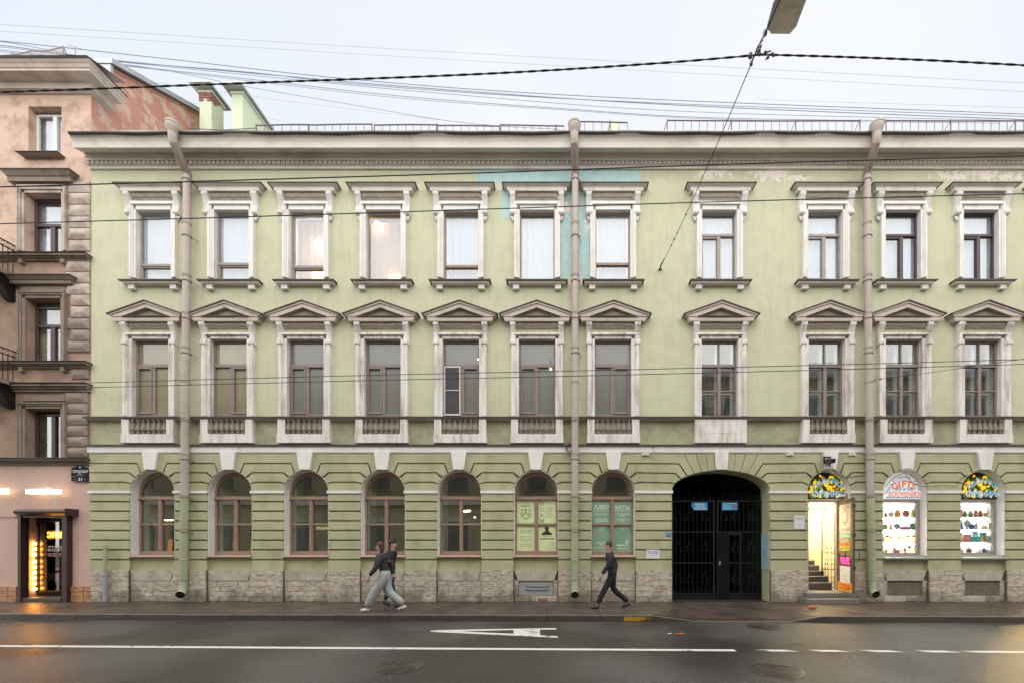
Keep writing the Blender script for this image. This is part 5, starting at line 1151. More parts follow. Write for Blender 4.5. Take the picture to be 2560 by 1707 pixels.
        for s in (-1, 1): MB().tube([c+Vector((s*w*.9,0,h*.55)), c+Vector((s*w*1.4,0,h*.65)), c+Vector((s*w*.9,0,h*.75))], .009, 5).build('handle', m2, t)
        MB().tube([c+Vector((0,-w*.9,h*.35)), c+Vector((0,-w*1.4,h*.32)), c+Vector((0,-w*1.4,h*.26))], .008, 5).build('tap', m2, t)
    elif kind == 'cup': L([(.6,0),(.9,.3),(1,1),(.9,.95),(.5,.3)], m, 'body'); MB().tube([c+Vector((w*.9,0,h*.8)), c+Vector((w*1.4,0,h*.7)), c+Vector((w*1.3,0,h*.3)), c+Vector((w*.8,0,h*.25))], .007, 5).build('handle', m2, t)
    elif kind == 'basket': L([(.8,0),(1.1,.25),(1.1,.6),(.9,.62)], m, 'body'); L([(.95,.62),(.9,.75),(.3,1),(.05,1)], m2, 'lid')
x9 = 2260; X10 = 2454
def S9(u): return 2200 + u/6.03      # u: position read across the enlarged window crop
g1, g2, g3, g4 = 'top shelf of the GIFTS window', 'second shelf of the GIFTS window', 'third shelf of the GIFTS window', 'bottom of the GIFTS window'
sp9 = 6.03; W = lambda u: 2190+u/sp9
for args in [('jar','terracotta','brown',W(145),1291,11,'small terracotta jar, first at left on the '+g1),('plate','pale blue','white',W(228),1291,13,'pale blue plate on the '+g1),('jar','orange','rose',W(322),1291,20,'orange urn with a knobbed lid on the '+g1),('plate','rose','terracotta',W(452),1291,17,'large reddish plate on the '+g1),('doll','golden','terracotta',W(566),1291,19,'golden nesting doll, rightmost on the '+g1,11),
  ('plate','olive','green',W(135),1323,14,'olive green plate leaning on the '+g2),('figure','terracotta','brown',W(222),1323,18,'red robed figurine on the '+g2,9),('samovar','grey','black',W(318),1323,17,'grey samovar with dark top on the '+g2,14),('basket','violet','rose',W(440),1323,10,'violet round basket on the '+g2,22),('plate','teal','olive',W(552),1323,17,'wide teal oval dish, rightmost on the '+g2),
  ('bottle','black','grey',W(115),1354,15,'black bottle, first at left on the '+g3,5),('lantern','black',None,W(165),1354,20,'black candle lantern on the '+g3,14),('lantern','rose',None,W(222),1354,18,'small crimson lantern with a round knob on the '+g3,10),('lantern','pink',None,W(342),1354,16,'pink glowing lantern on the '+g3,13),('lantern','cream',None,W(415),1354,18,'cream glowing lantern on the '+g3,11),('lantern','orange',None,W(480),1354,20,'orange lantern with a wide roof on the '+g3,13),('lantern','red',None,W(568),1354,20,'bright red lantern, rightmost on the '+g3,12),
  ('jar','orange','cream',W(112),1384,10,'squat orange jar, first at left at the '+g4,6),('cup','cream','golden',W(150),1384,13,'cream cup at the '+g4,6),('lantern','white',None,W(192),1384,14,'white lantern at the '+g4,8),('doll','pink','navy',W(275),1384,19,'pink nesting doll at the '+g4,11),('basket','rose','brown',W(330),1384,12,'rose round basket at the '+g4,8),('lantern','brown',None,W(382),1384,13,'brown lantern with a glowing candle at the '+g4,11),('bottle','grey','black',W(432),1384,22,'tall dark grey bottle at the '+g4,7),('lantern','black',None,W(503),1384,24,'tallest black lantern at the '+g4,11),('lantern','golden',None,W(577),1384,18,'golden lantern in the right corner at the '+g4,9)]:
    ware(*args)
W = lambda u: 2380+u/sp9
h1, h2, h3, h4 = 'top shelf of the rightmost gift window', 'second shelf of the rightmost gift window', 'third shelf of the rightmost gift window', 'bottom of the rightmost gift window'
for args in [('box','pink','red',W(135),1291,20,'pink printed box, leftmost on the '+h1,8),('doll','brown','olive',W(195),1291,15,'brown nesting doll on the '+h1,10),('jar','green','olive',W(278),1291,17,'green lidded jar on the '+h1,9),('doll','rose','cream',W(360),1291,18,'rose nesting doll on the '+h1,11),('doll','brown','rose',W(430),1291,17,'dark brown nesting doll on the '+h1,9),('cup','golden','brown',W(505),1291,10,'golden mug, rightmost on the '+h1,10),
  ('figure','navy','grey',W(142),1322,24,'navy robed figurine, leftmost on the '+h2,10),('samovar','grey','navy',W(225),1322,26,'tall grey samovar on the '+h2,14),('teapot','navy','white',W(295),1322,18,'navy teapot on the '+h2,11),('figure','grey','rose',W(365),1322,21,'grey figurine beside the navy teapot on the '+h2,10),('teapot','cream','golden',W(470),1322,12,'cream boat shaped teapot on the '+h2,14),('figure','cream','golden',W(512),1322,20,'slim cream figurine on the '+h2,4),('box','cream','grey',W(580),1322,17,'cream box with a grey panel, rightmost on the '+h2,10),
  ('box','teal','white',W(135),1354,24,'teal upright box, leftmost on the '+h3,8),('box','rose','pink',W(235),1354,20,'rose patterned box on the '+h3,15),('box','orange','red',W(190),1354,8,'low orange box on the '+h3,18,.36),('box','pale blue','white',W(350),1354,28,'tall pale blue box on the '+h3,13),('box','turquoise','teal',W(385),1354,14,'turquoise box in front on the '+h3,20,.35),('box','orange','rose',W(478),1354,13,'orange box beside the turquoise one on the '+h3,7),('box','teal','pale blue',W(470),1354,26,'large teal box behind the orange one on the '+h3,16,.5),('box','cream','grey',W(575),1354,16,'cream box, rightmost on the '+h3,11),
  ('plate','black','golden',W(255),1384,16,'black plate with a gilt stripe at the '+h4),('teapot','white','navy',W(415),1384,14,'white and navy teapot, left one at the '+h4,12),('teapot','navy','rose',W(480),1384,19,'navy teapot with a rose lid at the '+h4,12),('cup','white','navy',W(560),1384,9,'white and navy bowl at the '+h4,15),('cup','white','grey',W(142),1384,13,'white cup in the left corner at the '+h4,9)]:
    ware(*args)
# ---- doorway with stair
a = arches[8]; dx0, dx1 = PX(2017), PX(2123)
q = MB(); z1 = PZ(1243)
rx0, rx1, ry1 = PX(1985), PX(2150), 2.6
WARM = mat('warm_plaster_interior', (.78,.70,.52), .8, .06, 1.2, .1, 20, dirt=(.5,.38,.22), dirtamt=.5)
q.add([(rx0,.32,.1),(rx1,.32,.1),(rx1,ry1,.1),(rx0,ry1,.1),(rx0,.32,3.2),(rx1,.32,3.2),(rx1,ry1,3.2),(rx0,ry1,3.2)], [(0,1,2,3),(3,2,6,7),(0,3,7,4),(1,5,6,2),(7,6,5,4)]); q.build('shop_hall_wall', WARM, gb)
hl = thing('ceiling_light', ((rx0+rx1)/2+.1, 1.4, 3.1), 'bright light panel under the ceiling of the souvenir shop hall', 'lamp'); MB().box(rx0+.5, rx1-.3, .7, 2.0, 3.1, 3.14).build('diffuser', emit('hall_ceiling_light', (1,.86,.55), 11), hl); MB().box(rx0+.47, rx1-.27, .67, 2.03, 3.141, 3.18).build('housing', M_FRW, hl)
M_STAIR = mat('dark_grey_stair', (.09,.08,.09), .6, .15, 4, .2, 40)
for k, (px, py) in enumerate(((2080.5,1456),(2072,1440),(2060.5,1427),(2049,1412.5),(2037,1399.5))):
    y = .55+.26*k; MB().cbox(rx0+.01, PX(px, y), y, ry1-.002*k-.01, .12 if k == 0 else PZ((1456,1440,1427,1412.5)[k-1], y), PZ(py, y), .01).build('stair_step', M_STAIR, gb)
fr = MB(); y = .18
frame_bars(fr, [(VX+(a_-VX)*(D+.18)/D, b_, VX+(c_-VX)*(D+.18)/D, d_) for a_, b_, c_, d_ in [(2016.5, 1253, 2022, 1476), (2092, 1253, 2097, 1476), (2015, 1245, 2114, 1252.8)]], .18, .10); dfo = fr.build('door_frame', M_FRG, gb)
fr = MB(); frame_bars(fr, [(2023, 1267, 2092, 1270)], .34, .04); fr.build('inner_transom', M_FRW, dfo)
for k in range(5): MB().box(PX(2035+12*k,.4), PX(2036+12*k,.4), .38, .39, PZ(1267,.4), PZ(1254,.4)).build('transom_bar', M_BLACK, dfo)
dw = MB(); hx, hy = PX(2096, .2), .16; L_ = Vector((PX(2134.5, -.66)-hx, -.66-hy, 0)); ln = L_.length; ux = L_.normalized(); un = Vector((ux.y, -ux.x, 0))
door = thing('shop_door', (hx, hy, .25), 'glazed brown metal shop door standing wide open and covered with stickers', 'door')
zb_, zt_ = .30, 2.76
def dbar(mb, u0, u1, z0, z1, t0=-.03, t1=.03):
    pts = []
    for z in (z0, z1):
        for u, t_ in ((u0,t0),(u1,t0),(u1,t1),(u0,t1)): p = Vector((hx, hy, 0)) + ux*u + un*t_; pts.append((p.x, p.y, z))
    mb.add(pts, [(0,3,2,1),(4,5,6,7),(0,1,5,4),(1,2,6,5),(2,3,7,6),(3,0,4,7)])
f_ = MB(); dbar(f_, 0, .07, zb_, zt_); dbar(f_, ln-.07, ln, zb_, zt_)
for z in (zb_, 1.28, zt_-.12): dbar(f_, .07, ln-.07, z, z+(.10 if z != zb_ else .12), -.028, .028)
f_.build('leaf_frame', mat('brown_door_metal', (.14,.09,.065), .4, .1, 4, 0), door)
def dpanel(nm, u0, u1, z0, z1, m, tt=.001): 
    mb = MB(); dbar(mb, u0, u1, z0, z1, -tt, tt); return mb.build(nm, m, door)
dpanel('glass_backing', .07, ln-.07, zb_+.12, zt_-.12, mat('papered_glass', (.70,.66,.58), .5, .08, 6, 0), .004)
sgn = -1 if un.x > 0 else 1      # side facing the camera (towards -x)
def dst(nm, u0, u1, z0, z1, m, words=None, ink=None, off=.04, k=1, cat='sticker', lab=''):
    o = Vector((hx, hy, 0)); s_ = -1 if un.x > 0 else 1
    def pt(u, z, d=.0): p = o + ux*u + un*s_*(.033+.0012*k+d); return Vector((p.x, p.y, z))
    t = thing(nm, pt((u0+u1)/2, z0), lab, cat); mb = MB(); mb.add([pt(u0,z0), pt(u1,z0), pt(u1,z1), pt(u0,z1)]+[pt(u0,z0,-.001), pt(u1,z0,-.001), pt(u1,z1,-.001), pt(u0,z1,-.001)], [(0,1,2,3),(7,6,5,4)]); mb.build('sheet', m, t)
    if words:
        q = MB(); Mx = Matrix.Identity(4); c_ = pt((u0+u1)/2, (z0+z1)/2, .002)
        Mx.col[0] = Vector((ux.x, ux.y, 0, 0)); Mx.col[1] = Vector((un.x, un.y, 0, 0)); Mx.col[2] = Vector((0,0,1,0)); Mx.col[3] = Vector((c_.x, c_.y, c_.z, 1))
        add_text(q, words, (0,0,0), (z1-z0)*.62, (u1-u0)*.9, off, M=Mx); q.build('lettering', ink, t, kind='stuff')
    return t, pt
M_BEI = mat('printed_beige_sticker', (.66,.58,.50), .5, .15, 9, 0); M_BEIK = mat('faded_brown_ink', (.42,.33,.27), .6, .1, 9, 0)
t_, pt = dst('door_poster', .10, ln-.10, 1.86, 2.58, M_BEI, None, lab='faded beige poster with a medallion filling the upper door glass', cat='poster')
q = MB()
for k in range(20):
    a0, a1 = 2*math.pi*k/20, 2*math.pi*(k+1)/20; cz_ = 2.28
    q.add([pt(.42+rr*math.cos(th), cz_+rr*1.1*math.sin(th), .002) for rr, th in ((.12,a0),(.18,a0),(.18,a1),(.12,a1))], [(0,1,2,3)])
q.build('medallion', M_BEIK, t_)
dst('door_sticker', .10, ln-.10, 2.46, 2.60, M_BEI, 'ГЖЕЛЬ', M_BEIK, k=2, lab='beige heading with faded Cyrillic capitals at the top of the shop door')
dst('door_sticker', .10, ln-.10, 1.88, 2.00, M_BEI, 'SOUVENIRS', M_BEIK, k=2, lab='beige strip with faded Latin capitals below the door medallion')
dst('door_sticker', .10, ln-.12, 1.74, 1.85, mat('mint_sticker', (.30,.55,.42), .5, .3, 15, 0), None, k=2, lab='mint green sticker at the middle of the shop door')
dst('door_sticker', .10, ln-.12, 1.62, 1.73, mat('grey_photo_sticker', (.35,.30,.27), .5, .5, 20, 0), None, k=2, lab='dark photographic sticker below the mint one on the shop door')
dst('door_sticker', .10, ln-.12, 1.50, 1.60, mat('amber_sticker', (.85,.38,.03), .5, .1, 9, 0), 'SOUVENIRS', M_RED, k=2, lab='amber sticker with red Latin capitals on the shop door')
dst('door_sticker', .10, ln-.12, 1.39, 1.49, mat('acid_yellow_sticker', (.70,.62,.04), .5, .3, 15, 0), 'МАГНИТЫ', mat('green_ink', (.1,.25,.05), .6), k=2, lab='acid yellow sticker with green letters just above the door rail')
dst('door_sign', .12, ln-.12, .98, 1.26, M_BLACK, 'VAPE', emit('hot_pink_letters', (.95,.03,.22), .8), .05, 2, 'sign', 'black panel with hot pink letters reading VAPE low on the shop door')
t_, pt = dst('door_sticker', .12, ln-.12, .50, .97, M_PAPER, None, k=2, lab='white sheet of small colourful doodles on the lower door panel')
r_ = random.Random(8); q = {n_: MB() for n_ in ('golden','red','black')}
for k in range(34):
    u, z, s_ = r_.uniform(.16, ln-.16), r_.uniform(.54,.93), r_.uniform(.012,.026); mb = q[r_.choice(list(q))]; an = r_.uniform(0,3)
    mb.add([pt(u+s_*math.cos(an+b_*1.57)*(1 if b_%2 else .4), z+s_*math.sin(an+b_*1.57)*(1.5 if b_ % 2 else .5), .002) for b_ in range(4)], [(0,1,2,3)])
for n_, mb in q.items():
    if mb.v: mb.build(n_+'_doodles', gm(n_), t_, kind='stuff')
dst('door_sign', .01, ln-.01, .31, .54, mat('orange_yellow_sign', (.85,.42,.02), .5, .05, 9, 0), 'ХОЗТОВАРЫ', M_RED, .03, 3, 'sign', 'orange yellow sign with red Cyrillic capitals at the foot of the shop door')
def dp(u, z, d): p = Vector((hx, hy, 0)) + ux*u + un*d; return Vector((p.x, p.y, z))
for d in (-1, 1): MB().tube([dp(ln-.05, 1.12, d*.03), dp(ln-.08, 1.12, d*.16), dp(ln-.08, 1.38, d*.16), dp(ln-.05, 1.38, d*.03)], .011, 6).build('handle', M_FLASH, door)
for z in (.9, 1.75, 2.5): mb = MB(); dbar(mb, ln-.03, ln+.015, z, z+.09, -.04, .04); mb.build('lock', M_FLASH, door)
MB().tube([dp(.35, 2.74, .03), dp(.7, 2.86, .1), dp(ln+.0, 2.9, .35)], .02, 6).add(*[[dp(.62,2.70,.1), dp(.95,2.70,.18), dp(.95,2.83,.18), dp(.62,2.83,.1)], [(0,1,2,3)]]).build('closer', M_PIPED, door)
sgate = thing('folded_grille', (PX(2087,.5), .5, .3), 'narrow security grille with rings folded back inside the shop doorway', 'grille')
gx_, gy0, gy1 = PX(2094, .34), .34, 1.05; q = MB()
for y in (gy0, gy1): q.box(gx_-.012, gx_+.012, y-.015, y+.015, .3, 2.62)
for z in (.32, .82, 1.3, 2.15, 2.6): q.box(gx_-.008, gx_+.008, gy0, gy1, z, z+.018)
q.build('grille_frame', M_BLACK, sgate)
for k in range(1, 5): y = gy0+(gy1-gy0)*k/5; MB().tube([(gx_, y, .3), (gx_, y, 2.62)], .007, 5).build('bar', M_BLACK, sgate)
for z in (.55, .92, 1.05, 1.38, 1.75, 2.0, 2.3):
    for y in (gy0+.2, gy0+.48): MB().tube([(gx_-.01, y+.07*math.cos(k*math.pi/6), z+.09*math.sin(k*math.pi/6)) for k in range(13)], .007, 4).build('ring', M_BLACK, sgate)
ds = thing('entrance_step', (PX(2080), -.2, 0), 'two grey granite steps in front of the open souvenir shop door', 'steps')
MB().cbox(PX(2015,-.25), PX(2131,-.25), -.28, .36, .135, .265, .01).build('upper_tread', M_STEP, ds)
for a_, b_ in ((2015, 2056), (2056, 2095), (2095, 2149)): MB().cbox(PX(a_,-.5)+.003, PX(b_,-.5)-.003, -.52, -.0, .0, .132, .01).build('lower_block', M_STEP, ds)
# lamps and cables on the wall
def wall_lamp(px, py, label):
    t = thing('flood_lamp', P(px, py, -.16), label, 'lamp'); c = P(px, py, -.30)
    MB().prism([(c.x-.10, c.z), (c.x+.10, c.z), (c.x+.06, c.z+.07), (c.x-.07, c.z+.07)], -.40, -.22).build('housing', M_GREY, t); MB().box(c.x-.09, c.x+.09, -.39, -.23, c.z-.012, c.z-.002).build('lens', M_STEEL, t)
    MB().tube([c+Vector((0,.1,.05)), c+Vector((0.02,.19,.10)), c+Vector((.02,.25,.10))], .014, 5).build('bracket', M_GREY, t); return t
wall_lamp(2069, 1173, 'pale flood lamp on the keystone above the souvenir shop door'); wall_lamp(2265, 1178, 'pale flood lamp on the keystone of the GIFTS window')
t = thing('security_camera', P(2074, 1152, -.15), 'dark bracketed security camera fixed high on the keystone over the shop door', 'camera'); c = P(2074, 1152, -.22)
MB().cbox(c.x-.09, c.x+.08, -.36, -.16, c.z-.06, c.z+.05, .01).build('housing', M_FLASH, t); MB().tube([c+Vector((0,-.15,-.01)), c+Vector((0,-.2,-.02))], .035, 10).build('lens', M_BLACK, t)
q = MB(); q.box(c.x-.11, c.x-.08, -.15, -.12, c.z-.05, c.z+.14); q.box(c.x-.11, c.x+.09, -.15, -.12, c.z+.11, c.z+.14); MB().tube([c+Vector((.05,.07,-.06)), c+Vector((.05,.07,-.14))], .02, 6).build('socket', M_BLACK, t); q.build('bracket', M_BLACK, t)
def cable(pts, r, m, label, n=5, y=None, nm='cable', group=None, cat='cable'): 
    mb = MB(); mb.tube([P(*p) if len(p) == 3 else P(p[0], p[1], y) for p in pts], r, n); return single(mb, nm, m, label, cat, group, True)
cable([(2080,1172),(2092,1182),(2110,1195),(2118,1192),(2160,1187)], .006, M_WIRE, 'thin black cable looping from the door keystone lamp to the drainpipe', y=-.07)
cable([(2262,1180),(2240,1190),(2224,1202),(2214,1216)], .007, M_WIRE, 'thin dark cable curving left over the arch of the GIFTS window', y=-.08)
cable([(2262,1182),(2280,1205),(2300,1214),(2330,1215),(2360,1211),(2392,1216),(2402,1195),(2420,1184)], .006, M_WIRE, 'thin dark cable running between the two gift window arches', y=-.09)
t = thing('cable_coil', P(1424, 1128, -.15), 'messy coil of spare cable hung on the frieze beside the middle drainpipe', 'cable'); r_ = random.Random(6); c = P(1424, 1118, -.14)
for k in range(6):
    rr = r_.uniform(.06,.12); cc = c + Vector((r_.uniform(-.03,.03), r_.uniform(-.02,.02), r_.uniform(-.05,.05))); th0 = r_.uniform(0,6)
    MB().tube([cc+Vector((rr*math.cos(th0+j*.5), .01*math.sin(j), rr*1.2*math.sin(th0+j*.5))) for j in range(14)], .006, 4).build('loop', mat('grey_cable', (.25,.24,.22), .6) if k % 2 else M_WIRE, t)
cable([(1424,1108),(1428,1098),(1431,1090)], .006, M_WIRE, 'short cable end rising from the coil beside the middle drainpipe', y=-.12)
for px in (1612, 1971, 2125): 
    t = single(MB().box(PX(px-9), PX(px+9), -.10, -.05, PZ(1139), PZ(1134)).box(PX(px-2), PX(px+2), -.12, -.05, PZ(1136), PZ(1131)), 'junction_box', M_FRW, {1612:'small white bracket on the frieze moulding left of the archway', 1971:'small white junction box on the moulding right of the archway', 2125:'small white junction box on the moulding beside the right drainpipe'}[px], 'junction box')
M_PLASTER = mat('grey_hole', (.1,.09,.07), .9)
hm = MB(); r_ = random.Random(14)
for px, py in ((1630,1121),(1622,1139),(1627,1143),(1629,1147),(1632,1152),(1623,1145),(1621,1172),(1643,1173),(1619,1245),(1643,1246)): hm.box(PX(px)-.012, PX(px)+.012, -.088 if py < 1130 else -.062, -.04, PZ(py)-.012, PZ(py)+.012)
hm.build('drill_holes', M_PLASTER, gb, kind='stuff')

# ================================================================== PINK BUILDING
pk = thing('pink_building', (PX(0), 0, 0), 'taller weathered pink and brown corner building with a coffee shop door at street level', 'building')
PL = -21.0; PR = PX(XL) - .004; PY = .0
PT_ = PZ(222)
def pxs(a): return PX(a)
def prect(mb, x0, x1, y0, y1, y=0): mb.add([(x0,y,PZ(y1)),(x1,y,PZ(y1)),(x1,y,PZ(y0)),(x0,y,PZ(y0))], [(0,1,2,3)])
COLS = [(112, 44), (-100, 44), (-312, 44)]      # window columns
def pwall(mb, y0, y1, ops):
    xs = [PL]; ops = sorted(ops)
    for a in ops: xs += [PX(a[0]), PX(a[1])]
    xs.append(PR)
    for k in range(0, len(xs), 2): prect(mb, xs[k], xs[k+1], y0, y1)
    for a, b, t, u in ops:
        if t > y0: prect(mb, PX(a), PX(b), y0, t)
        if u < y1: prect(mb, PX(a), PX(b), u, y1)
        X0, X1, Z0, Z1 = PX(a), PX(b), PZ(u), PZ(t)
        mb.add([(X0,0,Z0),(X0,.22,Z0),(X0,.22,Z1),(X0,0,Z1),(X1,0,Z0),(X1,.22,Z0),(X1,.22,Z1),(X1,0,Z1)], [(0,3,2,1),(4,5,6,7),(3,7,6,2),(0,1,5,4)])
m1 = MB(); pwall(m1, 205, 430, [(c-41, c+42, 267, 380) for c, _ in COLS]); pwall(m1, 430, 640, [(c-46, c+46, 486, 632) for c, _ in COLS]); m1.build('upper_wall', M_PEACHW, pk)
m1 = MB(); pwall(m1, 640, 950, [(c-44, c+42, 748, 903) for c, _ in COLS]); pwall(m1, 950, 1144, [(c-44, c+40, 1022, 1144) for c, _ in COLS]); m1.build('middle_wall', M_BROWNW, pk)
m1 = MB(); pwall(m1, 1144, 1503, [(47, 172, 1278, 1503)]); m1.build('street_level_wall', M_PINK, pk)
# side wall (visible above the green roof) with sloping firewall parapet
sw = MB(); yb0, yb1 = .55, 4.2; zA, zB = 15.1, 15.1 + (4.2-.55)*.56
sw.add([(PR,0,0),(PR,11,0),(PR,11,13.5),(PR,yb1+3,zB-1),(PR,yb1,zB),(PR,yb0,zA),(PR,yb0,14.2),(PR,0,PT_)], [tuple(range(8))])
sw.add([(PL,0,0),(PL,11,0),(PL,11,13.5),(PL,0,PT_)], [(3,2,1,0)]); sw.add([(PL,11,0),(PR,11,0),(PR,11,13.5),(PL,11,13.5)], [(3,2,1,0)])
sw.add([(PR-.45,yb0,14.2),(PR-.45,yb0,zA),(PR-.45,yb1,zB),(PR-.45,yb1+3,zB-1),(PR-.45,yb1+3,13.9)], [tuple(range(5))[::-1]]); sw.add([(PR,yb0,14.2),(PR,yb0,zA),(PR-.45,yb0,zA),(PR-.45,yb0,14.2)], [(0,1,2,3)])
sw.build('side_firewall', M_SALMON, pk)
cp = MB(); cp.add([(PR+.12,yb0-.12,zA+.0),(PR+.12,yb1,zB+.0),(PR-.6,yb1,zB+.0),(PR-.6,yb0-.12,zA),(PR+.12,yb0-.12,zA+.14),(PR+.12,yb1,zB+.14),(PR-.6,yb1,zB+.14),(PR-.6,yb0-.12,zA+.14)], [(0,1,5,4),(1,2,6,5),(2,3,7,6),(3,0,4,7),(4,5,6,7),(3,2,1,0)])
cp.box(PR-.45, PR+.05, yb0-.1, yb0-.02, zA-.5, zA); cp.build('parapet_cap', M_ZINC, pk)
r_ = random.Random(12)
for k in range(26):
    y = yb0+.05+.125*k; z = zA+.56*(y-yb0)-.085; xr_ = PR+.012+r_.uniform(0,.015); MB().add([(PR-.01,y,z-.01),(xr_,y,z-.01),(xr_,y+.115,z+.054),(PR-.01,y+.115,z+.054),(PR-.01,y,z+.055),(xr_,y,z+.055),(xr_,y+.115,z+.119),(PR-.01,y+.115,z+.119)], [(0,3,2,1),(4,5,6,7),(0,1,5,4),(1,2,6,5),(2,3,7,6),(3,0,4,7)]).build('brick', mat('orange_parapet_brick', (.42,.21,.13), .9, .3, 9, .3, 50), pk)
for k in range(9):
    for j in range(2): MB().box(PR-.35+.17*j, PR-.2+.17*j, yb0-.015-r_.uniform(0,.015), yb0+.02, 14.35+.08*k, 14.42+.08*k).build('brick', M_BRICK, pk)
# roof + cornice with a return on the side
rf = MB(); rf.add([(PL,-.6,14.14),(PR+.55,-.6,14.14),(PR+.55,.42,14.5),(PR-.46,.42,14.6),(PR-.46,6,16.9),(PL,6,16.9),(PL,.42,14.6)], [(0,1,2,3,6),(6,3,4,5)]); rf.add([(PL,6,16.9),(PR-.46,6,16.9),(PR-.46,11,13.5),(PL,11,13.5)], [(0,1,2,3)]); rf.build('roof', M_ZINC, pk)
def pc(pr, z0, z1, m, nm, pr1=None):
    pr1 = pr if pr1 is None else pr1; mb = MB(); vs = []
    for z, p in ((z0, pr), (z1, pr1)): vs += [(PL,-p,z),(PR+p,-p,z),(PR+p,.42,z),(PR-.1,.42,z),(PR-.1,.1,z),(PL,.1,z)]
    mb.add(vs, [(0,5,4,3,2,1),(6,7,8,9,10,11),(0,1,7,6),(1,2,8,7),(2,3,9,8),(4,5,11,10)]); mb.build(nm, m, pk)
M_PCO = mat('faded_cream_cornice', (.62,.53,.46), .85, .1, 1.5, .25, 40, dirt=(.3,.24,.2), dirtamt=.7)
zc = lambda py, p: PZ(py, -p)
pc(.06, zc(232,.06), zc(222,.06), M_PCO, 'cornice_neck'); pc(.14, zc(221,.14)+.0, zc(199,.14), M_PCO, 'cornice_bed', .18); pc(.44, zc(177,.44), zc(169,.44), M_PCO, 'cornice_corona'); pc(.46, zc(169,.46)+.001, zc(158,.5), M_PCO, 'cornice_fascia', .5); pc(.51, zc(158,.5)+.002, zc(146,.56), M_PCO, 'cornice_cyma', .56)
pc(.585, zc(146,.56)+.003, zc(143.5,.58)+.01, M_FLASH, 'cornice_flashing')
mb = MB(); mb.add([(PL,-.18,zc(199,.14)),(PR+.18,-.18,zc(199,.14)),(PR+.44,-.44,zc(177,.44)),(PL,-.44,zc(177,.44)),(PR+.18,.42,zc(199,.14)),(PR+.44,.42,zc(177,.44))], [(0,1,2,3),(1,4,5,2)]); mb.build('cornice_soffit', M_PCO, pk)
# roof net railing + antenna
nt_ = thing('roof_net_fence', P(60, 150, -.3), 'sagging rusty net fence on the roof edge of the pink building', 'fence'); M_RUST = mat('rusty_wire', (.30,.24,.22), .8, .2, 9, 0)
for px, h in ((30, 16), (158, 32)): MB().tube([P(px, 148, -.3), P(px, 148-h, -.3)], .018, 5).build('post', M_RUST, nt_); MB().tube([P(px, 148-h, -.3), P(px+12, 146, 0)], .012, 5).build('brace', M_RUST, nt_)
top = lambda u: P(-10+170*u, 140-22*u-4*math.sin(u*3.1)*0, -.3)
n_ = MB(); n_.tube([top(k/8)+Vector((0,0,-.05*math.sin(k/8*math.pi*2)**2)) for k in range(9)], .012, 5)
for k in range(40): u = k/40; a_ = top(u); b_ = top(min(1, u+.05)); n_.tube([a_, Vector((b_.x, a_.y, PZ(149, -.3)))], .004, 3); n_.tube([b_, Vector((a_.x, a_.y, PZ(149, -.3)))], .004, 3)
n_.build('netting', M_RUST, nt_, kind='stuff')
at = thing('antenna', P(189, 145, -.3), 'small T shaped aerial on the roof corner of the pink building', 'antenna'); MB().tube([P(189, 145, -.3), P(188, 117, -.3)], .012, 5).build('mast', M_GREY, at); MB().tube([P(170, 114, -.5), P(206, 124, .1)], .008, 5).build('boom', M_GREY, at)
# pink facade windows and trim
def pwin(c, half0, half1, t, b, m, nm='window', trans=None, mull=0, g_=M_GLT, deep=.17):
    bars = [(c-half0, t, c-half0+6, b), (c+half1-5, t, c+half1, b), (c-half0+6, t, c+half1-5, t+5), (c-half0+6, b-5, c+half1-5, b)]
    x0, x1 = c-half0+6, c+half1-5
    if trans: bars += [(x0, trans-4, x1, trans+4, .012), (mull-6, trans+4, mull+6, b-5, .01)]
    else: bars += [(mull-5, t+5, mull+5, b-5, .01)]
    w_ = frame_bars(MB(), bars, deep, .06).build(nm, m, pk)
    if trans: pane(x0, t+4, x1, trans, g_, w_, deep+.03); pane(x0, trans, mull, b, g_, w_, deep+.03); pane(mull, trans, x1, b, g_, w_, deep+.03)
    else: pane(x0, t+4, mull, b-4, g_, w_, deep+.03); pane(mull, t+4, x1, b-4, g_, w_, deep+.03)
    return w_
M_BLIND = mat('pleated_blind', (.52,.48,.38), .8, .05, 2, 0)
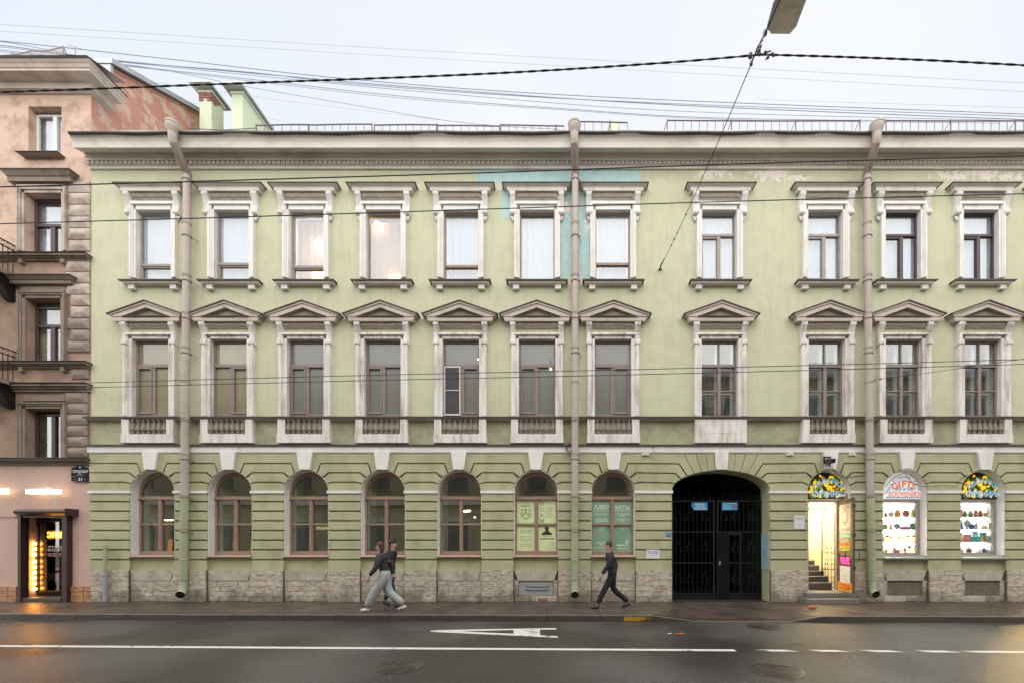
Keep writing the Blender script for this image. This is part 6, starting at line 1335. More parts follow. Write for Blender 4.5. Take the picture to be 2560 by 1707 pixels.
for ci, (c, _) in enumerate(COLS):
    w_ = pwin(c, 41, 42, 272, 380, M_FRW, mull=c+8); curtain(c-90, 262, c+60, 386, mat('pale_blue_curtain', (.42,.46,.50), .9), w_, .32)
    mb = MB(); mb.frus(hw(47), .12, zc(389,.12), hw(50), .18, zc(383,.15), PX(c)); mb.build('window_sill', M_STONEB, pk); MB().box(PX(c-52), PX(c+52), -.20, .02, zc(383,.15)+.002, zc(383,.15)+.018).build('sill_flashing', M_FLASH, pk)
    w_ = pwin(c, 45, 46, 488, 632, M_FRD, trans=553, mull=c+2); curtain(c-95, 480, c+60, 640, M_CURT, w_, .32)
    w_ = pwin(c, 44, 42, 760, 903, M_FRD, trans=808, mull=c+2, g_=M_GL); MB().box(PX(c-90), PX(c+50), .34, .35, PZ(903), PZ(740)).build('curtain', mat('grey_green_curtain', (.30,.31,.28), .9, .2, 3, 0), w_)
    for k in range(12): MB().box(PX(c-90), PX(c+50), .30, .318, PZ(822+7*k+6), PZ(822+7*k)).build('blind_slat', M_BLIND, w_)
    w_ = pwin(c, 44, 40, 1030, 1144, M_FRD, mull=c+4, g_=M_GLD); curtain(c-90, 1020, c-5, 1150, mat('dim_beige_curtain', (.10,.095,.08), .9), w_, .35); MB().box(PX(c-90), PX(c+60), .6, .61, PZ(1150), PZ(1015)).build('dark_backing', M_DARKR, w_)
    for (hi, ho, to, tt, b_, p_, m_) in ((46, 60, 486, 470, 631, .08, M_STONEB), (44, 58, 748, 734, 903, .08, M_STONEB), (44, 60, 1022, 1008, 1144, .08, M_STONEB)):
        mb = MB()
        for s in (-1, 1):
            mb.box(PX(c+s*hi)+.002*s, PX(c+s*(hi+7)), -p_+.03, .01, PZ(b_), PZ(to)); mb.box(PX(c+s*(hi+7)), PX(c+s*ho), -p_, .02, PZ(b_), PZ(tt))
            mb.box(PX(c+s*(ho-3)), PX(c+s*(ho+.25)), -p_-.025, 0, PZ(b_), PZ(tt))
        mb.box(PX(c-hi), PX(c+hi), -p_+.031, .01, PZ(to)+.002, PZ(to-7)); mb.box(PX(c-ho), PX(c+ho), -p_-.002, .02, PZ(to-7), PZ(tt)); mb.box(PX(c-ho), PX(c+ho), -p_-.028, 0, PZ(tt+3), PZ(tt)); mb.build('architrave', M_QUOIN if to == 486 else M_STONEB, pk)
    for (y0, y1, p1, p2) in ((427, 459, .19, .07), (690, 713, .19, .07)):
        mb = MB(); h = y1-y0; mb.frus(hw(66), p2, PZ(y1, -p2), hw(72), p2+.06, PZ(y1-h*.35, -.15), PX(c)); mb.frus(hw(78), p1-.06, PZ(y1-h*.35, -.2)+.001, hw(78), p1-.05, PZ(y0+h*.3, -.2), PX(c)); mb.frus(hw(79), p1-.03, PZ(y0+h*.3, -.2)+.002, hw(85), p1+.04, PZ(y0, -p1), PX(c)); mb.build('window_hood', M_STONEB, pk)
        MB().box(PX(c)-hw(87), PX(c)+hw(87), -p1-.06, .02, PZ(y0, -p1)+.002, PZ(y0, -p1)+.022).build('hood_flashing', M_FLASH, pk)
    MB().box(PX(c-56), PX(c+56), -.05, .01, PZ(733), PZ(718)).build('frieze_panel', M_STONEB, pk)
    for (y0) in (651, 919, ):
        for s in (-1, 1): MB().box(PX(c+s*52-5), PX(c+s*52+5), -.09, .01, PZ(y0+11), PZ(y0)).build('sill_bracket', M_STONEB, pk)
    MB().box(PX(c-50), PX(c+56), -.05, .01, PZ(1003), PZ(990)).build('frieze_panel', M_STONEB, pk)
for (y0, y1, x_) in ((631, 651, PR), (902, 919, PR), (956, 978, PR), (1144, 1160, PR)):
    h = y1-y0; mb = MB(); L_ = (PR-PL)/2
    mb.box(PL, PR, -.06, .02, PZ(y1, -.06), PZ(y1-h*.35, -.06)); mb.box(PL, PR+.0, -.11, .02, PZ(y1-h*.35, -.11)+.001, PZ(y0+h*.35, -.11)); mb.box(PL, PR+.02, -.17, .02, PZ(y0+h*.35, -.16)+.002, PZ(y0+1, -.17)); mb.build('string_course', M_STONEB, pk)
    MB().box(PL, PR+.05, -.21, .02, PZ(y0+1, -.17)+.002, PZ(y0-1.5, -.2)).build('string_course_flashing', M_FLASH, pk)
# quoins: pyramid faced blocks
def quoin(x0, x1, y0, y1, m):
    X0, X1, Z0, Z1 = PX(x0), PX(x1), PZ(y1-1.2), PZ(y0+1.2); d = (Z1-Z0)*.5; mb = MB(); yq = -.03; yt = -.07
    mb.add([(X0,.01,Z0),(X1,.01,Z0),(X1,.01,Z1),(X0,.01,Z1),(X0,yq,Z0),(X1,yq,Z0),(X1,yq,Z1),(X0,yq,Z1),(X0+d,yt,Z0+d*.8),(X1-d,yt,Z0+d*.8),(X1-d,yt,Z1-d*.8),(X0+d,yt,Z1-d*.8)],
        [(0,1,5,4),(1,2,6,5),(2,3,7,6),(3,0,4,7),(4,5,9,8),(5,6,10,9),(6,7,11,10),(7,4,8,11),(8,9,10,11)]); mb.build('quoin_block', m, pk)
y = 455
while y < 628: quoin(174, 227, y, min(y+29.3, 630), M_QUOIN); y += 29.3
ys_ = [653, 681, 710, 738, 767, 796, 825, 853, 882]
for k, y in enumerate(ys_):
    if k < 8: quoin(168 if k in (0, 5, 7) or k < 3 else 180, 226, y, y+28.5, M_QUOIN if k < 4 else (M_QUOIN if k == 4 else M_QUOIND))
quoin(180, 224, 922, 948, M_QUOIND)
y = 980
while y < 1140: quoin(166, 222, y, min(y+27.5, 1142), M_QUOIND); y += 27.5
# balconies
for zt, zb_, nm in ((617, 690, 'upper'), (880, 956, 'lower')):
    t = thing('balcony', P(-150, zb_, -.4), nm + ' black iron balcony cut by the left edge of the pink building', 'balcony', None); xe = PX(41, 0); xw = PX(-240); Z0, Z1 = PZ(zb_), PZ(zt); dp_ = .95
    MB().cbox(xw, xe+.06, -dp_, 0, Z0-.12, Z0, .02).build('slab', M_STONEB, t)
    mb = MB(); mb.box(xe-.02, xe+.02, -dp_, 0, Z1-.025, Z1); mb.box(xe-.02, xe+.02, -dp_, 0, Z1-.17, Z1-.15); mb.box(xw, xe, -dp_-.02, -dp_+.02, Z1-.025, Z1); mb.box(xw, xe, -dp_-.02, -dp_+.02, Z1-.17, Z1-.15); mb.build('handrail', M_BLACK, t)
    for k in range(9): y = -dp_+dp_*(k+.3)/9; MB().tube([(xe, y, Z0), (xe, y, Z1-.15)], .010, 5).build('baluster', M_BLACK, t); MB().tube([(xe, y+.035*math.cos(a_*.785), Z1-.09+.045*math.sin(a_*.785)) for a_ in range(9)], .007, 4).build('ring', M_BLACK, t)
    for k in range(22): x = xw+(xe-xw)*k/22; MB().tube([(x, -dp_, Z0), (x, -dp_, Z1-.15)], .010, 5).build('baluster', M_BLACK, t)
    for bx in (xe-.12, xw+.12): MB().xprism([(0,Z0-.12),(-.75,Z0-.12),(-.72,Z0-.24),(-.5,Z0-.32),(-.28,Z0-.38),(-.2,Z0-.55),(-.16,Z0-.62),(-.1,Z0-.70),(0,Z0-.72)], bx-.10, bx+.10).build('bracket', M_BLACK, t)
# --- coffee shop entrance
dx0, dx1 = PX(47), PX(172); q = MB(); yy0, yy1 = 0, .62
M_CFE = mat('coffee_shop_wall', (.10,.065,.03), .7, .15, 2, 0)
q.add([(dx0,0,.0),(dx0,.5,.0),(dx0,.5,PZ(1285)),(dx0,0,PZ(1285)),(dx1,0,0),(dx1,.5,0),(dx1,.5,PZ(1285)),(dx1,0,PZ(1285))], [(0,3,2,1),(4,5,6,7),(3,7,6,2)]); q.build('door_reveal', M_PINK, pk)
q = MB(); q.add([(dx0-1,.5,.1),(dx1+1.5,.5,.1),(dx1+1.5,4,.1),(dx0-1,4,.1),(dx0-1,.5,3),(dx1+1.5,.5,3),(dx1+1.5,4,3),(dx0-1,4,3)], [(0,1,2,3),(3,2,6,7),(0,3,7,4),(1,5,6,2),(7,6,5,4)]); q.add([(dx0-1,.501,.1),(dx0,.501,.1),(dx0,.501,3),(dx0-1,.501,3),(dx1,.501,.1),(dx1+1.5,.501,.1),(dx1+1.5,.501,3),(dx1,.501,3)], [(0,1,2,3),(4,5,6,7)]); q.build('coffee_shop_room', M_CFE, pk)
sb = thing('roller_shutter', P(105, 1285, -.15), 'dark brown roller shutter box with side rails over the coffee shop doorway', 'shutter')
c0, c1 = PX(39, -.25), PX(173, -.2); zb2, zt2 = PZ(1287, -.25), PZ(1272, -.25)
MB().xprism([(0,zb2),(-.20,zb2),(-.29,zb2+.05),(-.31,zb2+.10),(-.29,zt2-.03),(-.24,zt2),(0,zt2)], c0, c1).build('shutter_box', M_DOORB, sb); MB().cbox(c1, c1+.03, -.32, 0, zb2-.01, zt2+.02, .01).build('end_cap', M_DOORB, sb)
MB().cbox(PX(47,-.1), PX(55,-.1), -.13, .02, 0.0, zb2, .006).build('side_rail', M_DOORB, sb); MB().cbox(PX(158,-.1), PX(171,-.1), -.14, .02, 0.0, zb2, .006).build('side_rail', M_DOORB, sb)
MB().box(PX(50), PX(165), -.10, .02, zb2-.05, zb2-.001).build('slat_end', M_DOORB, sb)
cs = MB().cbox(PX(50), PX(162), -.10, .5, 0.0, .11, .01).build('door_step', mat('dark_granite_step', (.06,.05,.045), .4, .2, 30, .2, 60), pk)
cd = thing('coffee_shop_door', P(120, 1490, .40), 'black framed glass coffee shop door with white lettering and a long steel bar handle', 'door'); yd = .40
QD = lambda L_, y: [tuple([VX+(q[0]-VX)*(D+y)/D, VY+(q[1]-VY)*(D+y)/D, VX+(q[2]-VX)*(D+y)/D, VY+(q[3]-VY)*(D+y)/D]+list(q[4:])) for q in L_]
fb = frame_bars(MB(), QD([(75, 1291, 82, 1491), (86, 1294, 97, 1491, .01), (97, 1294, 170, 1303, .01), (97, 1475, 170, 1491, .01), (166, 1303, 172, 1475, .01), (75, 1286, 172, 1294)], yd), yd, .05); fb.build('door_frame', M_BLACK, cd)
MB().box(PX(82,yd), PX(86,yd), yd+.1, yd+.11, .11, PZ(1291)).build('side_light', mat('dark_side_light', (.02,.014,.008), .2), cd)
MB().box(PX(97,yd)-.05, PX(170,yd)+.1, yd+.02, yd+.028, PZ(1476,yd), PZ(1302,yd)).build('pane', M_GL, cd)
MB().box(PX(97,yd), PX(118,yd)-.02, yd+.012, yd+.018, PZ(1476,yd), PZ(1302,yd)).build('dark_film', mat('dark_translucent_film', (.035,.022,.012), .2, .2, 2, 0), cd)
q = MB(); M_OUT = mat('white_outline_ink', (.42,.40,.36), .6)
# outlined letters running up the film: bold letters with a dark inset
mv = Matrix.Translation((PX(107.5,yd), yd+.010, PZ(1388,yd))) @ Matrix.Rotation(R(-90), 4, 'Y')
add_text(q, 'ETLON COFFEE', (0,0,0), .155, 1.80, .028, M=mv); q.build('outline_lettering', M_OUT, cd, kind='stuff')
q = MB(); add_text(q, 'ETLON COFFEE', (0,0,0), .150, 1.79, .004, M=Matrix.Translation((0,-.002,0)) @ mv); q.build('lettering_inset', mat('dark_translucent_film', (.035,.022,.012)), cd, kind='stuff')
q = MB()
for s, cy, h, w_, off in (('ЭТЛОН', 1366.5, 6, 42, .01), ('КОФЕ', 1374, 6, 42, .01)): add_text(q, s, (PX(139,yd), yd+.008, PZ(cy,yd)), h*K, w_*K, off)
for s, cy in (('ПН-ПТ   8-21', 1383.5), ('СБ-ВС   9-21', 1388)): add_text(q, s, (PX(139,yd), yd+.008, PZ(cy,yd)), 2.6*K, 42*K, .01)
q.build('lettering', mat('off_white_ink', (.55,.54,.52), .6, .03, 4, 0, emis=(.6,.58,.55), es=.08), cd, kind='stuff')
MB().tube([P(93.5, 1316, yd-.06), P(92.5, 1462, yd-.06)], .014, 8).build('bar_handle', M_STEEL, cd, True)
for py in (1325, 1452): MB().tube([P(93, py, yd-.06), P(93, py, yd+.0)], .008, 6).build('handle_mount', M_STEEL, cd)
ORB = emit('orange_bulb', (1,.42,.06), 12); t = thing('bulb_strip', P(86, 1475, .34), 'vertical column of glowing amber bulbs inside the coffee shop doorway', 'lamp')
MB().box(PX(83,.36), PX(90,.36), .36, .372, PZ(1477,.36), PZ(1350,.36)).build('backing_board', M_BLACK, t)
for k in range(9):
    py = 1358 + 13.6*k + (4 if k > 2 else 0); MB().ball(P(87, py, .33), .042, n=8).build('bulb', ORB, t, True); MB().ball(P(81.5, py, .36), .02, n=6).build('bulb', ORB, t, True)
t = thing('neon_sign', P(141, 1336, 1.0), 'yellow neon word glowing inside the coffee shop', 'neon sign'); q = MB(); add_text(q, 'COFFEE', (PX(134,1.0), 1.0, PZ(1336,1.0)), .155, .80, .03, ext=.02); q.build('lettering', emit('neon_amber', (1,.50,.05), 3), t, kind='stuff')
MB().box(PX(95,1.05), PX(175,1.05), 1.045, 1.06, PZ(1347,1.05), PZ(1325,1.05)).build('backing_board', mat('amber_lit_board', (.5,.28,.06), .6), t)
# inside: counter, barista, stool
ct = thing('bar_counter', P(150, 1440, 1.6), 'dark counter inside the coffee shop behind the glass door', 'counter'); MB().cbox(PX(118,1.6), PX(200,1.6), 1.6, 2.1, .1, .95, .01).build('body', M_BLACK, ct); MB().cbox(PX(115,1.6), PX(202,1.6), 1.55, 2.15, .95, .99, .008).build('top', M_FRG, ct)
st = thing('bar_stool', P(130, 1460, 1.1), 'pale round seated stool inside the coffee shop', 'stool'); c = P(131, 1440, 1.1)
MB().lathe([(.12,-.12),(.16,-.1),(.16,.06),(.12,.1)], c, 12).build('seat', mat('pale_seat', (.38,.34,.28), .6), st, True)
for s in (-1, 1): MB().tube([c+Vector((s*.08,0,-.12)), (c.x+s*.14, c.y, .1)], .014, 5).build('leg', M_BLACK, st)
# illuminated signs
NEON = emit('cream_neon_letters', (1,.84,.52), 1.3)
def wsign(s, cx, cy, h, w_, lab):
    t = thing('lit_letters', P(cx, cy, -.2), lab, 'neon sign'); q = MB(); add_text(q, s, (PX(cx,-.2), -.2, PZ(cy,-.2)), h, w_, .004, space=1.12)
    n0 = len(q.v); vs = list(q.v); fs = list(q.f); q.v += [v+Vector((0,.05,0)) for v in vs]; q.f += [tuple(i+n0 for i in f)[::-1] for f in fs]
    q.build('lettering', NEON, t, kind='stuff'); return t
t = wsign('КОФЕЙНЯ', 106, 1226.5, .12, .90, 'glowing cream letters in a row above the coffee shop shutter'); wsign('ETLON COFFEE', -53, 1226.5, .14, 1.5, 'glowing cream letter cut by the left edge of the picture on the pink wall')
fr = thing('sign_rail', P(150, 1225, -.15), 'thin white metal rail that carries the glowing letters down to the shutter box', 'bracket'); M_RAIL = mat('white_rail', (.6,.6,.6), .5)
MB().box(PX(17), PX(156), -.16, -.14, PZ(1222), PZ(1220.5)).build('rail', M_RAIL, fr); MB().box(PX(154.5), PX(156.5), -.16, -.14, PZ(1270), PZ(1222)).build('post', M_RAIL, fr); MB().box(PX(150), PX(156), -.17, -.135, PZ(1232), PZ(1223)).build('box', M_RAIL, fr)
cable([(-20,1291),(20,1291.5),(48,1291)], .008, mat('grey_cable', (.25,.24,.22), .6), 'thin grey cable along the pink wall left of the coffee shop door', y=-.02)
t = thing('security_camera', P(178, 1274, -.15), 'tiny white dome camera at the right end of the roller shutter box', 'camera'); MB().ball(P(178, 1274, -.12), .04, .05, .035).build('housing', M_FRW, t); MB().tube([P(178,1276,-.1), P(180,1284,-.05), P(176,1288,-.03), P(172,1292,-.03)], .006, 4).build('cord', M_WIRE, t)
# tiles
r_ = random.Random(9)
for x0, x1, n_ in ((-60, 46, 5), (172, 234, 3)):
    for k in range(n_):
        for j in range(3):
            a_, b_ = x0+(x1-x0)*k/n_, x0+(x1-x0)*(k+1)/n_; MB().cbox(PX(a_)+.006, PX(b_)-.006, -.045-r_.uniform(0,.003), .01, PZ(1503-13*j)+.005, PZ(1503-13*(j+1))-.004, .004).build('tile', M_TILE, pk)
# street name plate
M_NAVY = mat('black_navy_enamel', (.008,.010,.018), .6, .1, 5, .05, 20, spec=.15)
def crest(t): MB().lathe([(.004,0),(.03,.004)], (0,0,0), 3); MB().ball(P(200, 1167, -.065), .04, .006, .03, 8).build('crest', M_GREY, t)
sign('street_name_plate', 177, 1166, 222, 1190, -.06, M_NAVY, 'dark chipped street name plate with white Cyrillic letters at the pink building corner', [('ГОРОХОВАЯ', 199.5, 1177.5, 6.3, 40, .02), ('УЛИЦА', 199, 1183.6, 2.2, 10, .01), ('АДМИРАЛТЕЙСКИЙ РАЙОН', 199, 1187.6, 1.1, 22, 0)], extra=crest, poly=[(178,1190),(222,1190),(223,1180),(220,1168),(211,1166),(205,1162.5),(194,1162.5),(188,1166),(179,1168),(177,1178)])
sign('house_number_plate', 178, 1191.5, 223.5, 1201.5, -.058, M_NAVY, 'dark house number plate 21 just below the street name plate', [('21', 200.5, 1196.8, 6.6, 10, .02), ('19', 187, 1197, 2.2, 4, 0), ('23', 213, 1197, 2.2, 4, 0)])

# ================================================================== YELLOW BUILDING ACROSS THE STREET (seen in reflections)
yb_ = thing('yellow_building', (0, -15.8, 0), 'pale yellow building across the street, seen only as reflections in the windows', 'building')
M_YB = mat('pale_yellow_plaster', (.66,.60,.42), .9, .1, .6, .2, 30, dirt=(.3,.27,.2), dirtamt=.6); MB().box(-30, 30, -26, -15.8, 0, 12.2).build('wall', M_YB, yb_)
MB().box(-30.3, 30.3, -26, -15.3, 12.2, 12.8).build('cornice', M_CORN, yb_); MB().box(-30, 30, -15.9, -15.6, 4.1, 4.35).build('string_course', M_CORN, yb_)
wy = MB().box(-.62, .62, -.06, .1, 0, 2.0).mesh('dark_window', mat('opposite_window_glass', (.22,.23,.22), .3)); wa = MB().box(-.8, .8, 0, .12, -.15, 2.2).mesh('window_surround', M_CORN)
for fz in (1.0, 5.2, 8.9):
    for k in range(22):
        x = -27+2.55*k; put('window_surround', wa, (x, -15.8, fz), yb_); put('window', wy, (x, -15.62, fz), yb_)

# ================================================================== ROOF RAILINGS
M_RAILR = mat('rusty_roof_rail', (.16,.11,.12), .7, .2, 6, 0)
def railing(xa, xb, h, lab, posts, yy=-.42):
    t = thing('roof_railing', P(xa, 327, yy), lab, 'railing', None); n_ = int((xb-xa)/19.5)
    ht = lambda u: PZ(327, yy) + (h + 1.2*math.sin(u*3+xa))*K
    MB().tube([(PX(xa+(xb-xa)*k/24, yy), yy, ht(k/24)) for k in range(25)], .016, 5).build('top_rail', M_RAILR, t)
    for k in range(n_+1):
        x = PX(xa+(xb-xa)*k/n_, yy); big = k % posts == 0
        MB().tube([(x, yy, PZ(330, yy)-.05), (x, yy, ht(k/n_)+(.03 if big else 0))], .014 if big else .007, 5).build('post' if big else 'bar', M_RAILR, t)
        if big: MB().tube([(x, yy, ht(k/n_)), (x-.10, yy+.25, PZ(330, yy))], .01, 4).build('brace', M_RAILR, t)
railing(640, 770, 13, 'low roof railing beside the pale green firewall', 7); railing(772, 930, 14, 'roof railing section left of the middle of the eaves', 8); railing(936, 1092, 13, 'roof railing section right after the small gap above the fourth bay', 8); railing(1094, 1250, 11, 'roof railing section left of the middle drainpipe funnel', 8); railing(1252, 1410, 12, 'roof railing running up to the middle drainpipe funnel', 7)
railing(1440, 1569, 20, 'short roof railing just right of the middle drainpipe funnel', 4); railing(1668, 2150, 24, 'long roof railing above the gateway bay', 8); railing(2215, 2700, 24, 'roof railing at the right end of the eaves', 8)
cable([(470,322),(560,326),(640,321)], .01, M_RAILR, 'thin rusty rail along the roof edge in front of the chimneys', y=-.42, nm='roof_rail', cat='railing')

# ================================================================== OVERHEAD CABLES AND STREET LAMP
def wire(pts, y, r, m, label, group=None, sagn=0, nm='overhead_cable'):
    """pts: pixels crossed; y: distance plane; smooth curve through them"""
    p = [P(a[0], a[1], a[2] if len(a) > 2 else y) for a in pts]; out = []
    if len(p) == 2: out = [p[0].lerp(p[1], k/20) - Vector((0,0,sagn*4*(k/20)*(1-k/20))) for k in range(21)]
    else:
        for i in range(len(p)-1):
            p0, p1, p2, p3 = p[max(i-1,0)], p[i], p[i+1], p[min(i+2,len(p)-1)]
            for k in range(6):
                t_ = k/6; out.append(.5*((2*p1)+(p2-p0)*t_+(2*p0-5*p1+4*p2-p3)*t_*t_+(3*p1-p0-3*p2+p3)*t_**3))
        out.append(p[-1])
    mb = MB(); mb.tube(out, r, 6); return single(mb, nm, m, label, 'cable', group, True), out
# twisted cable along the street
def twisted(pts, y, r, label):
    t = thing('twisted_cable', P(pts[0][0], pts[0][1], y), label, 'cable')
    p = [P(a, b, y) for a, b in pts]; cr = []
    for i in range(len(p)-1):
        p0, p1, p2, p3 = p[max(i-1,0)], p[i], p[i+1], p[min(i+2,len(p)-1)]
        for k in range(40): t_ = k/40; cr.append(.5*((2*p1)+(p2-p0)*t_+(2*p0-5*p1+4*p2-p3)*t_*t_+(3*p1-p0-3*p2+p3)*t_**3))
    for s in (0, math.pi):
        MB().tube([c_+Vector((0, r*.75*math.cos(c_.x*17+1.2*math.sin(c_.x*1.7)+s), r*.75*math.sin(c_.x*17+1.2*math.sin(c_.x*1.7)+s))) for c_ in cr], r*.85, 5).build('strand', M_WIRE, t, True)
twisted([(-500,245),(0,231),(600,209),(1200,186),(1633,160),(1888,139)], -6.0, .008, 'thick twisted black cable rising from the left edge to the street lamp junction')
twisted([(1888,139),(1930,138),(2240,148),(2560,164),(3000,190)], -6.0, .008, 'thick twisted black cable from the lamp junction to the right edge')
wire([(-300,478),(0,468),(600,451),(1200,433),(1800,412),(2560,390),(2900,380)], -4.2, .0095, M_WIRE, 'upper black cable crossing just below the cornice')
wire([(-300,568),(0,560),(600,543),(1200,524),(1800,505),(2560,485),(2900,476)], -4.0, .008, M_WIRE, 'black cable crossing the tops of the top floor windows')
wire([(228,956,-.25),(900,938,-1.0),(1500,925,-1.5),(2100,911,-1.8),(2560,898,-2),(2800,892,-2)], -1, .008, M_WIRE, 'upper thin wire of the pair across the middle floor windows')
wire([(224,968,-.25),(900,951,-1.0),(1500,938,-1.5),(2100,923,-1.8),(2560,910,-2),(2800,904,-2)], -1, .008, M_WIRE, 'lower thin wire of the pair across the middle floor windows')
sw_, so = wire([(2198,947,-.3),(2300,934,-.5),(2400,920,-.8),(2560,897,-1.4),(2700,880,-1.8)], -1, .006, M_WIRE, 'short stay wire tied to the right drainpipe in front of the middle floor')
t = thing('stay_insulator', P(2196, 946, -.28), 'small brown insulator on the right drainpipe holding a stay wire', 'insulator'); MB().ball(P(2200, 946.5, -.3), .06, .03, .03).build('body', M_PIPED, t); MB().tube([P(2190,943,-.25), P(2186,954,-.25), P(2193,950,-.28)], .012, 5).build('hook', M_FLASH, t)
single(MB().ball(P(2416, 919, -.85), .10, .02, .02).tube([P(2400,919,-.85), P(2440,913,-.9)], .01, 5), 'wire_clamp', M_FLASH, 'small dark clamp on the stay wire before the rightmost middle floor window', 'clamp')
# thin cables against the sky, over the roofs
far = [([(-200,56),(0,62),(900,118),(1800,168),(2560,208),(2800,222)], 9, .010, M_WIREF, 'highest faint cable across the sky'), ([(-200,72),(0,79),(900,136),(1800,188),(2560,230),(2800,242)], 9, .009, M_WIREF, 'second highest faint cable across the sky'),
  ([(-200,90),(0,103),(400,146),(900,201),(1500,243),(2560,286),(2800,296)], 7, .016, M_WIREB, 'highest of the dark bluish cables fanning over the roofs'), ([(-200,92),(0,104),(260,150),(620,181),(900,212),(1500,252),(2560,292),(2800,300)], 7.3, .014, M_WIREB, 'bluish cable just under the highest dark one'),
  ([(-200,106),(0,114),(250,148),(700,190),(1100,224),(1700,264),(2560,300),(2800,308)], 7.6, .018, M_WIREB, 'thickest bluish cable of the fan over the roofs'), ([(-200,110),(0,118),(250,150),(700,196),(1100,234),(1700,279),(2560,303),(2800,310)], 7.9, .012, M_WIREB, 'bluish cable in the middle of the fan over the roofs'),
  ([(-200,120),(0,126),(250,157),(600,196),(1000,241),(1400,272),(1800,296),(2500,305)], 8.2, .014, M_WIREB, 'lower bluish cable sagging towards the roof railing above the gateway'), ([(-200,124),(0,130),(250,158),(600,200),(1000,246),(1400,275),(1800,299),(2500,309)], 8.2, .010, M_WIREB, 'lowest parallel bluish cable sagging towards the gateway railing'),
  ([(240,152),(420,178),(620,218),(900,266),(1100,300),(1250,316),(1400,324)], 6, .010, M_WIREB, 'steep bluish cable dropping behind the roof railing left of centre'), ([(380,206),(640,243),(900,276),(1150,306),(1290,320)], 6.4, .008, M_WIREF, 'faint pair cable above the roof railing left of centre'), ([(420,246),(560,272),(700,302),(800,324)], 5, .007, M_WIREF, 'faint thin cable behind the green chimneys'),
  ([(1900,250),(2560,270),(2800,276)], 9, .008, M_WIREF, 'faint short cable at the right part of the sky')]
for pts, y, r__, m_, lab in far: wire(pts, y, r__*.8, m_, lab)
# span wire with lamp
A_ = P(1650, 670, 0)
B_ = P(1886, 142, -6.0)
d_ = []
for k in range(13):
    u = k/12; q = A_.lerp(B_, u); q.z -= .10*4*u*(1-u); d_.append(q)
single(MB().tube(d_, .0065, 5), 'span_wire', M_WIRE, 'thin slanting wire from the wall hook up to the street lamp junction', 'cable')
hk = thing('wall_hook', P(1650, 672, -.02), 'dark hook with twisted wire fixed to the green wall left of the gateway bay', 'hook')
MB().tube([P(1650,676,0), P(1650,672,-.06), P(1652,664,-.12)], .018, 6).build('eye', M_FLASH, hk)
for k in range(7): MB().ball(A_.lerp(B_, .012+.012*k)+Vector((0,0,.0)), .022 if k < 4 else .012).build('wire_knot', M_FLASH, hk)
MB().lathe([(.05,0),(.06,.01),(.05,.02)], P(1650,676,-.0)-Vector((0,.02,0)), 8).build('rose', mat('pale_wall_rose', (.5,.5,.4), .8), hk)
for k in (.22, .27, .32, .44): MB().ball(A_.lerp(B_, k)-Vector((0,0,.10*4*k*(1-k))), .02).build('wire_knot', M_FLASH, hk)
jn = thing('cable_junction', B_, 'cluster of dark clamps and insulators where the cables cross below the street lamp', 'insulator')
C_ = P(1936, 36, -6.6)
for px, py, r__ in ((1876,140,.045),(1897,128,.04),(1913,134,.034),(1899,136,.03),(1878,160,.034),(1920,144,.026),(1934,139,.026)): MB().ball(P(px, py, -6.02), r__*.7, r__*.6, r__, 7).build('insulator', mat('brown_porcelain', (.10,.065,.07), .4), jn)
for a_, b_ in (((1905,137),(1927,128)),((1914,150),(1932,132))): MB().tube([P(*a_,-6.02), P(*b_,-6.02)], .009, 5).build('pin', M_BLACK, jn)
ang = [P(1878,160,-6.0), P(1893,122,-6.0), P(1905,100,-6.1), P(1913,84,-6.2), P(1933,38,-6.5), P(1958,-20,-6.9), P(2010,-140,-7.6)]
single(MB().tube([a_+Vector((0,0,.0)) for a_ in ang], .011, 5), 'span_wire', M_WIRE, 'heavy wire from the junction up past the lamp out of the frame', 'cable')
for px, py, r__ in ((1913,83,.045),(1905,100,.026),(1931,38,.02),(1901,116,.03)): MB().ball(P(px, py, -6.2), r__*.6, r__*.6, r__).build('insulator', mat('grey_porcelain', (.25,.22,.24), .4), jn)
lp = thing('street_lamp', P(1962, 40, -6.7), 'grey hanging street lamp with a dirty glass cover above the right side of the road', 'street lamp')
yl_ = -6.6
quadp = [(1928,83),(1972,74),(1998,10),(1982,-30),(1950,-28),(1940,20)]
def lampp(px, py, dy): return P(px, py, yl_+dy)
dys = [-.30+.005*(100-py)*0 + (.0) for px, py in quadp]
# body: tray seen from below, long axis running up and away along the span wire
c0 = G(1950, 79, 0)  if False else None
o0 = P(1950, 79, -6.0); ax = (P(1996, -62, -6.95) - o0); az = Vector((1, .12, .13)).normalized()*.205; nrm = ax.cross(az).normalized()
if nrm.z > 0: nrm = -nrm
def lq(u, v, w): return o0 + ax*u + az*v - nrm*w
def slab(nm, us, m, inset, w0, w1):
    mb = MB(); ring_ = [(0,-.80),(0,.80),(.10,1),(.62,1),(.80,.62),(.97,.45),(.97,-.45),(.80,-.62),(.55,-1),(.10,-1)]; n_ = len(ring_)
    A1 = [lq(.05+u*.9 if inset else u, v*(.82 if inset else 1), w0) for u, v in ring_]; A2 = [lq(.08+u*.84 if inset else .04+u*.92, v*(.7 if inset else .8), w1) for u, v in ring_]
    mb.add(A1+A2, [tuple(range(n_)), tuple(range(2*n_-1, n_-1, -1))] + [(i, i+n_, (i+1)%n_+n_, (i+1)%n_) for i in range(n_)]); return mb.build(nm, m, lp)
slab('housing', None, mat('grey_lamp_housing', (.55,.62,.70), .5, .12, 6, .05, 30), False, 0, .15); slab('glass_cover', None, mat('dirty_lamp_glass', (.40,.32,.25), .25, .3, 7, .1, 20, dirt=(.55,.47,.30), dirtamt=.8), True, -.045, .01)

